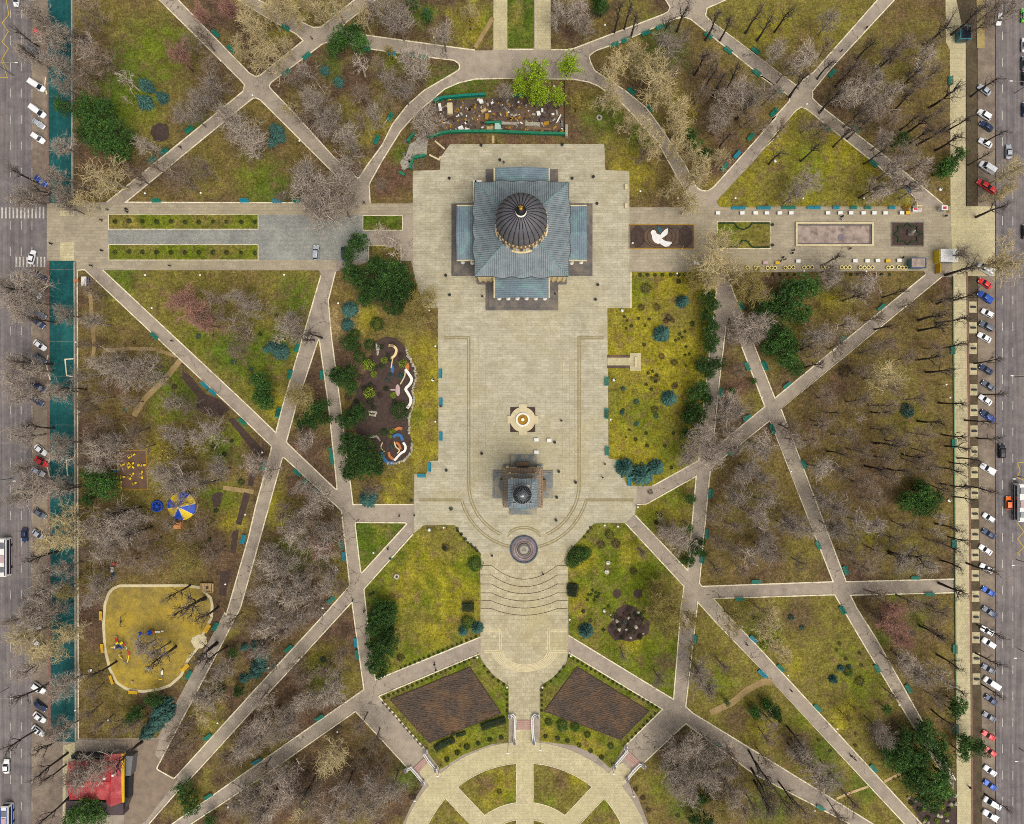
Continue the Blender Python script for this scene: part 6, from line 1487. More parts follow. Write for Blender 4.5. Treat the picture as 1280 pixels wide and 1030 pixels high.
PLANTS = """23 V 490,40,18 520,60,20 545,30,18 570,70,20 600,50,18 580,110,18 540,125,16 500,120,16 620,90,16 480,90,14 610,135,14 560,5,16
23 B 510,85,14 555,90,15 590,30,14 630,60,13 525,140,12
11 V 470,900,20 500,850,18 560,900,18 440,940,18 590,930,16 550,760,18 650,690,16 690,740,14
11 B 450,830,14 620,900,14 480,960,14 560,990,14 600,700,14 660,960,12 520,760,12
33 B 720,930,13 760,960,14 800,1000,14 820,970,12 870,910,14 900,960,13 750,920,10
33 Z 830,945,14 790,1010,12 915,940,12
00 L 170,60,62 190,95,70 290,150,66 300,340,82 250,290,66 320,420,60 120,250,52 310,700,64 265,830,58 300,925,78 110,930,86 400,960,46 420,230,62 230,180,60
00 N 430,40,60 420,110,56 480,270,66 440,330,50 400,400,60 960,170,60 890,200,60 860,850,96 1000,300,60 740,790,56 400,900,50 640,840,60 960,800,70
00 D 120,50,46 90,150,40 130,250,44 360,180,60 70,820,50 210,900,56
00 C 500,840,92 1200,150,76 1180,60,66 1150,220,58 1235,285,46 385,960,50
00 L 1000,400,80 930,500,86 1010,475,56 860,545,50 690,690,56 730,650,36 1130,600,84 1190,645,76 1090,555,56 1200,700,66 930,560,50
00 R 850,270,70 1090,50,62 960,80,50
00 W 590,370,56 600,470,26
00 P 305,505,52 390,545,58 440,600,66 420,500,54 480,680,76 545,620,66 560,715,66 610,650,46 505,520,56 395,640,52
00 S 682,396,36 705,415,30 680,478,44 765,458,36
10 C 60,60,60 100,30,56 175,60,60 300,55,56 250,20,50 385,30,56 60,250,76 20,170,60 135,210,50 510,70,50 160,520,40 1020,60,46
10 P 390,200,56 370,235,46 475,140,50 490,205,56 415,170,50 745,20,40 820,70,34
10 W 490,300,70
10 L 680,110,80 890,170,66 780,340,76 730,275,66 640,380,60 700,430,60 860,295,46 300,500,80 260,470,66 360,560,76 420,640,76 450,710,60 330,615,60 560,560,56 590,605,46 430,790,66 220,330,50 240,820,76 330,900,86 400,850,76 230,900,76 300,965,80 450,950,56 830,560,76 800,610,66 870,610,46 640,780,46 1180,430,56 560,20,56 620,40,60 690,60,56
10 N 510,440,60 490,580,46 170,370,56 240,560,46 600,330,56 620,470,50 690,10,60 130,930,40 600,880,46
10 S 390,385,32 90,620,48 325,330,30 70,675,28 110,650,30 810,60,30
10 F 1015,95,56 640,250,40 200,720,34
20 Y 110,350,92 270,300,78 60,420,66 150,450,76 230,470,60 110,470,50 20,425,42
20 F 310,490,56 850,540,50
20 C 500,300,86 590,260,66 690,380,90 720,440,76 640,330,60 790,520,66 800,595,66 690,300,56 450,440,66 500,490,50 560,570,56 640,610,60 690,690,60 780,700,56 850,740,56 870,850,66 760,890,56 850,970,80 900,800,56 1000,750,46
20 P 850,650,44 872,690,40 930,745,40 910,735,30
20 G 430,40,56 405,15,40
20 L 300,60,80 230,60,66 350,120,60 740,200,76 1080,430,76 1010,480,60 1000,585,60 1150,460,76 1240,440,56 480,650,40
20 N 760,330,60 900,440,50 960,300,60 960,560,50 1050,540,60 1130,560,50 620,740,44 820,180,50
20 D 590,90,56 560,40,46 510,60,46 830,40,56 970,90,60 1170,60,56 1225,100,56 915,265,56 960,345,50 1005,380,60 1030,650,52 1070,350,46 750,100,46 1120,500,50 1040,100,50
30 D 210,380,66 880,120,76 130,60,50 740,345,56 360,460,60 470,540,50 500,590,52 95,730,46 270,700,50 790,570,60 870,610,60 930,420,66 940,650,56 720,460,50 730,570,46 440,330,56 620,270,46 800,620,56 530,210,46 640,250,52 420,640,46 340,300,46 1120,380,50 1030,60,66 990,560,46 580,720,44 700,870,50 560,890,46 1160,630,40 1080,740,36
30 L 210,290,86 330,100,56 90,240,60 490,430,76 560,380,66 780,290,66 600,450,76 420,450,66 550,520,66 590,670,56 700,740,70 770,770,56 640,800,66 750,900,70 670,870,56 230,880,66 560,910,60 160,930,56 1200,40,60
30 N 700,220,60 630,250,60 330,220,56 490,330,60 760,400,66 820,200,50 840,330,56 310,600,56 130,330,56 240,590,50 100,620,50 640,560,60 450,600,56 860,520,50 30,600,46 1110,40,76 1060,110,50
30 C 1210,820,76 1130,930,44 1180,900,46
30 P 670,670,50 905,780,56 870,810,48 940,740,46
01 L 120,400,86 60,470,72 140,480,72 100,550,60 30,400,56 280,430,46 310,545,60 90,780,76 160,810,62 60,870,60 280,910,66 100,930,70 340,90,36 320,30,56 440,580,72 500,600,46 600,830,96 500,780,66 690,790,76 560,760,56 740,840,56 510,870,46 400,830,56 830,970,56 1140,460,56 1200,500,66
01 N 430,440,56 890,990,50 1020,470,70 1130,620,84 1120,710,56 420,690,46 620,960,50 390,950,50 480,940,50 400,1000,50 960,560,56 1060,560,50
01 D 60,420,60 110,770,56 310,900,46 170,570,46
01 R 860,490,80 930,530,86 990,590,50
01 F 1195,870,42
01 P 1240,950,46
01 B 548,103,11 615,100,13 680,101,11 747,103,14 815,103,11 882,104,11 948,105,12 1016,104,11 1080,104,11 1150,105,12 1216,104,11 548,248,12 615,246,12 680,248,12 747,249,13 815,250,12 882,251,11 948,250,13 1016,250,14 1080,250,12 1150,252,10 1216,253,11
01 T 945,650,14 1112,772,14 1197,806,11 600,1000,12
01 V 640,678,10 1022,645,10 830,890,14
11 L 270,30,60 400,30,70 330,60,90 150,590,66 200,630,56 290,650,46 20,520,40 160,560,56 60,540,46
11 W 600,150,56 650,205,70 695,235,50
11 G 490,215,72 440,255,46 450,345,66 500,400,76 560,320,60 640,380,120 700,420,84 580,440,84 650,480,84 700,335,66 520,480,50 440,680,52 425,850,72 380,830,50 460,885,50 500,1005,46
11 U 578,590,36 492,750,32 540,690,30 480,700,24 685,1005,46 470,640,30
11 O 800,470,66 760,580,56 740,540,50 200,930,76
11 C 215,935,60
11 S 440,520,46 430,592,36 110,720,46 70,700,32 45,712,26
11 W 100,660,50
11 P 40,910,56 20,870,56 55,960,56 280,990,56 330,980,46
11 Z 538,785,30 540,920,30 655,930,16 700,780,22 610,765,18 560,830,16
11 B 545,960,20 600,790,16 520,900,18 630,740,12 640,760,12 570,800,16 100,550,10 90,700,12 545,880,14 20,640,10
11 T 692,838,16 640,835,12 625,858,11
11 D 265,640,50 235,655,40
21 C 970,285,100 1010,190,70 960,370,70 1080,350,60 1010,330,60
21 O 870,360,50 1140,400,96 880,400,40
21 S 820,480,44 718,635,50 755,945,54
21 G 930,465,56 960,500,52 930,560,52 945,620,52 960,665,48 940,700,46 970,780,56 905,800,56 940,830,40 890,900,66 920,950,46 875,990,52 900,1020,46
21 G 1190,510,62 1240,490,50 1225,620,56 1240,700,56
21 B 612,357,10 647,357,10 682,357,10 718,357,10 757,356,10 795,356,10 825,356,10 605,565,8 655,568,8 860,590,13 800,640,9 825,628,8 812,655,8 795,662,7 635,600,8 570,600,9 535,555,8 550,575,7 545,612,7 640,880,9 665,905,9 780,670,8 630,690,10 795,388,12 830,700,8 825,740,8 845,735,8 650,825,9 670,818,8 690,835,9 665,850,9 685,865,9 830,790,6 530,1000,8
21 V 615,512,18 640,420,28 690,510,20 750,560,18 735,575,15 765,575,13 775,775,18 715,745,15 680,1000,20 775,890,15 690,850,18 780,880,14
21 T 530,900,12 593,962,14 525,1012,12
21 L 1120,600,80 1060,645,60 1190,590,66 1030,960,76 1060,1010,66 1150,650,60
21 N 1090,820,40 1200,440,46
21 P 1050,915,22 1150,865,20
31 P 160,450,96 225,430,76 60,510,66 130,530,76 200,545,60 65,700,66 120,650,60 150,690,60 130,770,60 175,810,50 95,625,42
31 F 380,460,46 325,520,36
31 L 330,380,62 510,410,72 430,585,56 310,640,66 250,660,56 960,250,50 1080,730,36 340,320,50
31 N 280,740,56 380,700,60 560,560,56 620,680,60 700,760,60 540,720,56 500,820,60 640,900,60 760,950,56 480,960,60 330,940,56 880,470,46 720,500,46 840,700,46 410,440,46 600,980,60
31 D 480,450,60 370,275,46 860,550,66 870,600,56 950,690,52 840,750,50 900,810,56 950,965,46 215,715,50 280,790,46 1000,320,66 1150,30,60 960,560,56 1020,450,50 1150,925,40 940,470,46 1110,770,40 660,440,40 620,600,44
31 C 600,850,80 1190,280,100 1120,300,60
31 V 405,815,34
31 T 705,1000,34
31 B 62,355,8 96,355,8 130,356,8 165,355,8 330,355,9 433,355,9 465,354,8 500,354,8 545,355,8 580,355,8 618,355,8
02 L 100,130,84 170,60,46 300,170,66 280,240,56 150,380,90 230,380,72 300,380,56 80,430,60 100,280,56 310,760,56 200,790,56 180,900,76 300,860,56 270,960,56 130,950,76 220,1000,56 500,220,86 560,170,60 480,270,56 830,130,72 1000,110,66 930,140,56 830,340,96 770,310,66 900,370,72 740,380,46 1040,300,66 1205,270,56 990,320,36 560,520,80 460,560,84 650,525,60 520,610,80 620,600,60 550,660,60 480,700,60 460,830,72 430,910,56 390,870,46 1100,720,40 1120,600,40
02 N 430,130,56 500,60,46 520,130,50 430,200,50 700,640,60 800,560,56 760,700,60 880,620,56 960,560,56 700,760,56 600,740,56 400,260,44 640,100,50 860,460,50 420,660,56 1010,690,66 880,250,50 680,180,46
02 O 900,720,76 330,870,50
02 F 800,220,84 850,210,56 900,200,40
02 C 300,520,72 290,610,90 220,640,60
02 D 150,100,50 150,720,62 560,500,56 620,600,56 890,960,96 820,890,50 310,390,52 980,360,46 200,890,46 960,1000,60
02 P 460,345,72 430,310,46 500,390,66 520,350,46 430,430,50
02 B 1070,220,12 1030,490,13 1105,158,10 1015,180,14 998,628,12
02 U 1148,355,17
12 L 60,300,56 240,160,56 275,190,46 310,430,62 190,440,46 250,490,56 200,540,56 170,590,72 310,640,82 340,600,66 240,640,60 70,690,56 140,750,80 60,760,76 100,850,86 200,830,80 50,900,80 160,930,72 250,900,56 330,850,56 300,960,56 360,790,56 80,980,72 200,1000,66 230,370,56
12 N 120,520,34 130,470,46 380,530,46 360,690,46 270,560,56 20,800,60 290,760,60 400,860,50
12 R 330,660,60 290,630,46
12 G 260,50,60 300,20,50 220,75,40 330,60,40 470,50,66 430,60,56 485,180,84 540,235,76 470,270,72 520,290,66 430,200,60 580,285,40 425,140,42 440,320,40 600,970,76 640,960,50 565,990,50
12 S 530,435,54
12 N 570,385,56
12 U 1045,745,38 610,115,20
12 T 325,713,15 648,185,12
12 B 290,710,12 545,890,10 560,880,9 630,930,10 960,575,8 980,600,8 1000,625,8 1025,650,8 1045,668,8 900,670,12 930,480,10 740,440,8
12 V 905,665,20 125,515,13
12 Z 650,110,14 640,135,10
12 S 640,720,8
22 S 545,290,52 625,325,62 690,285,48
22 P 855,437,36 842,575,26
22 G 870,670,52 840,720,46 905,640,30 850,50,52 885,90,40 835,120,40 855,20,40 905,690,34
22 L 920,130,66 965,190,66 870,180,66 850,240,56 955,240,60 980,290,46 1000,60,56 1050,120,56 1190,170,72 1130,280,72 1060,200,56 1240,145,46 1180,330,60 1080,420,66 1210,450,76 1220,600,56 1180,520,66 1220,690,56 780,620,72 740,600,60 810,650,50 1000,370,46 1090,320,50
22 N 1010,480,56 1130,500,56 1000,640,60 1050,560,60 960,520,46 980,760,50 620,690,46 1060,680,50 1240,360,46 1090,760,50
22 W 1130,690,76 1145,740,50
22 V 465,605,24 425,652,22 497,647,24 580,780,20 660,400,14 685,545,12
22 U 310,705,50 330,695,42 285,735,34 355,690,28
22 B 290,865,30 385,870,8 400,880,8 378,890,8 398,900,8 415,885,8 365,890,8 360,915,8 392,915,8 410,900,8 340,970,10 460,945,8 560,990,10 610,985,12 362,590,8 375,570,8 345,615,8 710,510,10 690,548,9 690,500,8 770,120,9 730,180,10 645,180,10 590,150,10 640,120,9 810,185,11 760,285,10 560,103,6 545,140,6
22 O 730,920,90 690,865,56 770,970,60
22 T 525,22,12 595,75,13 687,38,13
32 L 20,200,56 170,150,56 290,280,66 60,290,36 180,560,72 130,560,56 230,590,56 370,470,72 310,440,66 390,580,66 340,560,56 420,440,46 480,545,56 545,560,56 600,585,46 40,450,46 20,670,56 60,520,36 700,720,72 790,760,60
32 N 140,80,56 260,160,56 300,60,60 400,130,60 480,200,60 600,100,56 680,160,60 620,240,60 500,360,60 420,300,60 540,440,56 640,620,56 700,560,56 850,640,50 560,680,50 430,700,56 500,760,60 380,300,50 750,250,56 820,300,56 880,380,50 100,700,50 200,740,50 780,120,56 560,900,50 730,930,60 820,960,60 640,330,52 800,200,50 460,620,50
32 W 480,50,38 560,400,38 865,520,54 850,600,56
32 P 700,450,56 780,400,62 825,430,50 745,460,60 795,470,60 770,375,44
32 D 640,175,56 580,290,52 390,215,40 600,20,42 370,20,36 720,730,96 680,300,50 860,65,50 300,85,36 940,295,52 970,380,50 980,190,46 940,580,46 930,670,46 960,880,66 1080,60,46 1090,390,46 1100,780,50 950,760,46 760,230,42 1130,150,40 960,130,46 1000,270,40 1000,440,40 985,640,40 1040,250,40
32 T 710,20,30
32 R 640,950,66
03 L 150,60,76 120,300,56 300,370,76 270,400,56 240,600,52 300,590,56 1050,300,66 1000,430,66 960,420,56 1030,350,46 680,190,52 740,210,56 420,800,84 490,770,60 1150,680,72 1200,640,66 1220,570,56 1200,900,66 1240,880,50 1130,940,76 350,800,70 1240,980,60 60,60,50
03 N 850,600,56 830,670,60 880,570,46 1090,720,56 560,560,50 470,560,50 430,400,50 640,560,46 1240,180,46 900,650,40 1180,960,50 1100,60,50 1230,90,60 420,500,46
03 C 120,140,88 250,190,86 330,120,66 970,520,50 180,210,60
03 D 740,250,66 110,430,56 60,660,56 200,690,50 190,790,56 220,820,40 210,1000,50 560,740,72 950,230,86 1000,250,50 840,30,50 450,320,50
03 P 400,985,80 450,1000,60 350,1010,56 645,505,48 620,530,40 890,900,46 910,960,46 870,850,46 1000,1010,40 1110,215,30
03 G 740,430,50 1140,400,36 1050,400,26
03 S 760,485,56 750,530,54 720,570,54 690,605,40 785,505,46 1160,190,26 1220,190,36 1160,340,30 1220,280,36 1210,315,36 1240,240,36
13 L 60,100,72 140,80,56 30,200,56 180,480,50 360,420,72 300,430,56 150,530,72 60,540,76 100,600,66 20,430,60 230,440,56 20,615,56 370,360,56 650,860,72 560,830,66 500,900,76 420,870,72 250,930,76 160,880,66 80,850,76 60,950,72 150,800,60 450,980,66 560,960,66 350,980,76 640,930,46
13 N 250,330,60 200,270,50 330,300,50 500,560,56 560,640,56 600,760,50 220,850,56 520,740,50 430,790,50 30,770,50 300,840,46 20,1000,56 400,250,50 90,270,50
13 C 365,710,96 220,960,56
13 D 230,890,60 40,960,52 130,110,46
13 G 600,40,72 560,100,60 620,170,76 600,235,72 570,275,56 565,180,46 640,120,56 600,305,38
13 U 1010,70,36
13 S 1055,100,34 985,115,28 10,190,34 20,230,38 10,290,38 25,265,32
13 V 690,238,20 515,685,16 745,900,18 760,865,12 465,770,12 1160,875,14
13 T 320,248,16
13 B 1060,645,12 1115,628,12 1170,618,12 1005,663,16 960,690,14 910,722,14 930,640,10 940,600,12
13 F 975,655,14
23 S 355,118,50
23 L 910,340,72 1080,310,46 880,290,56 940,380,56 1060,270,46 800,680,82 870,650,72 770,760,72 820,830,82 900,730,82 980,700,72 880,800,76 960,830,76 840,900,56 1020,780,66 1060,900,66 780,850,56 860,960,46 930,650,50
23 N 530,220,36 700,345,56 1000,880,50 1100,980,56 1150,950,60 1230,950,60 1000,270,46 1050,700,50 1200,720,50
23 O 1000,950,76 880,200,50 850,60,50 1060,60,66 690,40,60 740,110,50
23 Z 1210,110,26 1230,160,26 1200,180,20 1170,60,18
23 G 905,900,46 945,880,40 870,1000,40 930,1010,46
23 P 1150,490,36 1170,502,32 1222,460,38 1242,500,32 1025,450,22
23 D 930,740,50 1200,860,56 1220,930,56 1180,760,46 1070,760,46 1010,820,46
23 U 240,562,30 300,570,24 360,606,17 472,660,17 175,545,20
23 B 160,612,11 218,622,12 265,634,12 320,655,12 375,682,12 428,712,13 435,105,9 530,65,10 560,115,10 610,140,13 630,20,10
23 T 535,65,12
23 V 375,60,12 590,865,12 625,905,13 650,962,12 790,990,10
33 C 40,100,70 80,190,60 30,30,60 120,240,46
33 Z 50,160,22 30,130,18 90,160,16 70,70,16
33 T 150,45,16 200,95,13 85,95,12 720,120,14 425,280,12
33 S 355,345,30 390,290,20
33 U 420,305,24 845,970,16
33 V 478,350,26 380,170,10 475,215,10 410,243,10 365,200,9 483,272,10 280,630,9 335,680,9 455,655,9 455,600,8
33 R 650,100,76 600,60,56 690,160,50
33 L 790,90,46 700,250,72 745,300,70 800,330,56 300,830,80 250,760,72 350,800,60 200,690,66 560,570,56 600,620,56 400,860,46
33 N 560,30,46 640,260,50 850,120,50 870,40,50 30,620,50 120,940,60 60,900,50 200,980,56 380,990,50 450,940,50 640,420,46 850,440,46 60,560,46
33 F 410,520,46 450,480,36
33 P 620,660,60 690,680,72 760,700,72 655,740,60 780,620,62 840,650,66 860,720,60 740,830,76 820,830,80 880,800,56 800,900,72 720,780,56 880,870,46 940,455,50 920,490,46 1030,665,56 985,640,56 960,690,46 790,560,46 600,480,34 700,600,50
33 G 70,490,40 90,525,26 30,470,30 750,760,56
33 W 870,300,60 895,365,56
33 D 190,640,46 190,720,46 40,830,50 150,920,46 940,280,50 860,140,46 960,390,46 1140,130,40 1150,420,36 1130,270,40 1160,960,36 920,560,46
33 Z 870,950,14 845,1015,14 780,960,12 890,985,12"""
rnd = random.Random(21)
count = {}
_lr = sorted((float(q.split(',')[2]) for l_ in PLANTS.split('\n') if l_.split()[1] == 'L' for q in l_.split()[2:]), reverse=True)
LMIN = _lr[298]
for line in PLANTS.split('\n'):
    w = line.split()
    t, k = w[0], w[1]
    K = KIND[k]
    for q in w[2:]:
        x, y, rz = map(float, q.split(','))
        if k == 'L' and rz <= LMIN: continue
        p = T(t, x, y); rad = rz / TILE[t][2] * S
        if k in 'BVT': rad *= .98
        if k in 'LNCROD': rad *= 1.22
        if k == 'S': rad *= .76
        s_ = rad / K['r']
        if k in 'BVUZTS': sz = s_ * rnd.uniform(.85, 1.15)
        elif k == 'D': sz = min(1.25, max(.75, .35 + s_ * .7)) * rnd.uniform(.9, 1.1)
        else: sz = min(1.25, max(.45, .2 + s_ * .8)) * rnd.uniform(.9, 1.1)
        zc = K['h'] * sz * K['hc']
        g_ = W(p, zc)
        tr, cr = K['p'][rnd.randrange(len(K['p']))]
        loc = (g_[0], g_[1], .08); rot = rnd.uniform(0, 2 * PI)
        if tr is None:
            o = link(K['name'], cr, None, loc, rot)
        else:
            o = thing(K['name'], loc, rot)
            link('trunk', tr, o); link('crown', cr, o)
        o.scale = (s_ * rnd.uniform(.86, 1.14), s_ * rnd.uniform(.86, 1.14), sz) if k in 'LNCROGP' else (s_, s_, sz)
        auto(o, K['look'], p, 'shrub' if k in 'BVUZT' else 'tree', K['group'])
        count[k] = count.get(k, 0) + 1
print('PLANTS', count, sum(count.values()))
# small round shrubs planted in lines along the kerbs
def shrub_row(s, step=6.2, lab='tiny clipped kerb shrub'):
    pts = [Vector(p) for p in P(s)]
    for i in range(len(pts) - 1):
        n = max(1, int((pts[i + 1] - pts[i]).length / step))
        for k in range(n):
            q = pts[i].lerp(pts[i + 1], (k + .5) / n); g_ = W(q)
            o = link('tiny_shrub', KIND['B']['p'][k % 3][1], None, (g_[0], g_[1], .08), rnd.uniform(0, 6)); c = rnd.uniform(.38, .52); o.scale = (c, c, c * 1.2)
            auto(o, lab, tuple(q), 'shrub', 'tiny clipped shrubs in planted lines')
for s in ('13 600,432 1050,232', '13 1080,262 1118,320 1195,372 1198,500', '13 600,440 800,665', '23 262,222 700,478', '23 255,268 200,338 142,378 142,500', '23 690,492 545,642', '13 680,290 1060,130', '12 955,575 1000,632 1065,690'):
    shrub_row(s)
# long clipped hedges by the ploughed bed
def leaf_hedge(s, w, h, lab, name='clipped_hedge'):
    pts = [W(p) for p in P(s)]; b = MB(); r2 = random.Random(len(lab)); b.ribbon(pts, w * .6, 0, h * .7)
    for i in range(len(pts) - 1):
        a, c = Vector(pts[i]), Vector(pts[i + 1]); n = int((c - a).length * 130 * w)
        for k in range(n):
            q = a.lerp(c, r2.random()); u = r2.uniform(-1, 1); z = h * (1 - .35 * u * u) * r2.uniform(.6, 1.03)
            nrm = Vector((c - a)).normalized(); leafq(b, Vector((q.x - nrm.y * u * w / 2, q.y + nrm.x * u * w / 2, z)), .2, r2)
    b.build(name, M['leaf_b'], None, label=lab, category='hedge')
leaf_hedge('13 1075,565 1130,545 1190,528', 2.6, 1.3, 'long dark clipped hedge at the lower corner of the ploughed bed')
leaf_hedge('13 855,668 900,642 945,620', 2.4, 1.3, 'second dark clipped hedge at the lower edge of the ploughed bed')
leaf_hedge('13 955,605 1000,592', 1.4, 1.0, 'short dark clipped hedge between the two longer ones')
leaf_hedge('22 291,835 287,895', 3.6, 1.7, 'upright oval clipped bush beside the curved steps')
leaf_hedge('12 985,945 1040,945', 3.4, 1.6, 'square dark clipped bush beside the curved steps')
# ================================================================ VEHICLES
def loft(b, secs, cap=True):
    n = len(secs[0]); v = [p for s_ in secs for p in s_]; f = []
    for i in range(len(secs) - 1):
        for k in range(n): f.append((i * n + k, i * n + (k + 1) % n, (i + 1) * n + (k + 1) % n, (i + 1) * n + k))
    if cap: f.append(tuple(range(n - 1, -1, -1))); f.append(tuple((len(secs) - 1) * n + k for k in range(n)))
    b.add(v, f)
def csec(x, hw, z0, z1, r_=.12, tuck=.06):
    return [(x, -hw + tuck, z0), (x, hw - tuck, z0), (x, hw, z0 + .22), (x, hw, z1 - r_), (x, hw - r_, z1), (x, -hw + r_, z1), (x, -hw, z1 - r_), (x, -hw, z0 + .22)]
def quadpart(b, q, d=.012):
    n = (Vector(q[1]) - Vector(q[0])).cross(Vector(q[2]) - Vector(q[0])).normalized() * d
    a = [Vector(p) + n for p in q]; b.add(a + [p - n * 2 for p in a], [(0, 1, 2, 3), (7, 6, 5, 4), (0, 4, 5, 1), (1, 5, 6, 2), (2, 6, 7, 3), (3, 7, 4, 0)])
def car_meshes(kind):
    L_, hw = {'sedan': (4.5, .88), 'hatch': (4.1, .87), 'suv': (4.6, .94), 'van': (5.3, 1.0), 'pickup': (5.2, .95)}[kind]
    h = L_ / 2; z0 = .28
    body = MB(); tall = {'sedan': 1.42, 'hatch': 1.48, 'suv': 1.7, 'van': 2.1, 'pickup': 1.75}[kind]
    belt = {'sedan': .9, 'hatch': .92, 'suv': 1.05, 'van': 1.1, 'pickup': 1.05}[kind]
    loft(body, [csec(-h, hw * .86, z0 + .1, belt - .22), csec(-h + .18, hw * .96, z0, belt - .06), csec(-h + .9, hw, z0, belt), csec(h - 1.2, hw, z0, belt), csec(h - .35, hw * .95, z0, belt - .16), csec(h, hw * .8, z0 + .1, belt - .34)])
    # cabin: windscreen base, roof front, roof rear, rear window base (x, half width)
    wb, rf, rr, rb = {'sedan': (.95, .25, -1.05, -1.7), 'hatch': (.95, .3, -1.35, -1.85), 'suv': (1.05, .45, -1.75, -2.15), 'van': (1.75, 1.0, -2.4, -2.6), 'pickup': (1.1, .5, -.5, -.8)}[kind]
    wr = hw * .78; wbelt = hw * .95
    def rg(x, w, z): return [(x, -w, z), (x, w, z)]
    A = [(wb, -wbelt, belt - .04), (wb, wbelt, belt - .04)]; B_ = [(rf, -wr, tall - .03), (rf, wr, tall - .03)]; C_ = [(rr, -wr, tall - .03), (rr, wr, tall - .03)]; D_ = [(rb, -wbelt, belt - .02), (rb, wbelt, belt - .02)]
    v = A + B_ + C_ + D_
    body.add(v, [(0, 1, 3, 2), (2, 3, 5, 4), (4, 5, 7, 6), (0, 2, 4, 6), (1, 7, 5, 3)])
    # raised roof skin
    xm = [rf - .02, (rf + rr) / 2, rr + .02]
    roof = []
    for x, dz in zip(xm, (.0, .05, .0)): roof.append([(x, -wr + .02, tall - .04), (x, -wr * .5, tall + dz), (x, wr * .5, tall + dz), (x, wr - .02, tall - .04)])
    vv = [p for s_ in roof for p in s_]; body.add(vv, [(i * 4 + k, i * 4 + 4 + k, i * 4 + 5 + k, i * 4 + 1 + k) for i in range(2) for k in range(3)])
    for sy in (-1, 1): body.box((wb - .25, sy * (hw + .1), belt + .08), (.14, .2, .14))
    if kind == 'pickup':
        body.box((-1.75, hw - .06, belt + .08), (1.7, .1, .2)); body.box((-1.75, -hw + .06, belt + .08), (1.7, .1, .2))
    win = MB(); k = .1
    def lerp(a, c, t): return tuple(a[i] + (c[i] - a[i]) * t for i in range(3))
    q = [lerp(A[0], B_[0], .1), lerp(A[1], B_[1], .1), lerp(A[1], B_[1], .94), lerp(A[0], B_[0], .94)]; q = [(p[0], p[1] * .92, p[2]) for p in q]; quadpart(win, q)
    ws = win
    rw = MB(); q = [lerp(D_[1], C_[1], .14), lerp(D_[0], C_[0], .14), lerp(D_[0], C_[0], .9), lerp(D_[1], C_[1], .9)]; q = [(p[0], p[1] * .9, p[2]) for p in q]; quadpart(rw, q)
    sw = {}
    for sy in (0, 1):
        s_ = MB()
        lo = lambda x: (x, A[sy][1] , belt + .02)
        q = [lerp((wb - .18, A[sy][1], belt), (rf + .02, B_[sy][1], tall), .12), lerp((rb + .22, A[sy][1], belt), (rr + .02, B_[sy][1], tall), .12), lerp((rb + .22, A[sy][1], belt), (rr + .05, B_[sy][1], tall), .86), lerp((wb - .18, A[sy][1], belt), (rf - .02, B_[sy][1], tall), .86)]
        if kind == 'van': q = [(wb - .3, q[0][1], q[0][2]), (.2, q[1][1], q[1][2]), (.2, q[2][1], q[2][2]), q[3]]
        if sy == 0: q = q[::-1]
        quadpart(s_, q); sw[sy] = s_.mesh('side_window', M['glass'])
    wh = MB(); wh.lathe([(.2, -.1), (.32, -.1), (.33, -.04), (.33, .08), (.2, .1)], 14); whm = wh.mesh('wheel', M['tyre'])
    hb = MB(); hb.lathe([(.2, 0), (.18, .115), (.05, .12)], 10); hbm = hb.mesh('rim', M['steel'])
    hl = MB(); hl.box((h - .17, 0, belt - .3), (.22, .32, .14)); hlm = hl.mesh('headlight', M['lens'])
    tl = MB(); tl.box((-h + .06, 0, belt - .22), (.12, .28, .2)); tlm = tl.mesh('tail_light', M['redlens'])
    return dict(body=body.mesh('body', M['white']), ws=ws.mesh('windscreen', M['glass']), rw=rw.mesh('rear_window', M['glass']), sw=sw, wh=whm, rim=hbm, hl=hlm, tl=tlm, L=L_, hw=hw, roofbox=(kind == 'van'))
CM = {k: car_meshes(k) for k in ('sedan', 'hatch', 'suv', 'van', 'pickup')}
def make_car(p, ang, kind, colour, lab, group, name='parked_car', cat='car', z=.02):
    K = CM[kind]; w = W(p, .9)
    o = thing(name, (w[0], w[1], z), R(ang)); o['label'] = lab; o['category'] = cat
    if group: o['group'] = group
    b = link('body', K['body'], o); b.material_slots[0].link = 'OBJECT'; b.material_slots[0].material = CARP[colour]
    link('windscreen', K['ws'], o); link('rear_window', K['rw'], o)
    for s_ in (0, 1): link('side_window', K['sw'][s_], o)
    h = K['L'] / 2
    for x in (h - .85, -h + .8):
        for sy in (-1, 1):
            wl = link('wheel', K['wh'], o, (x, sy * (K['hw'] - .1), .33)); wl.rotation_euler = (-PI / 2 * sy, 0, 0); link('rim', K['rim'], wl)
    for sy in (-1, 1):
        link('headlight', K['hl'], o, (0, sy * (K['hw'] - .32), 0)); link('tail_light', K['tl'], o, (0, sy * (K['hw'] - .3), 0))
    return o
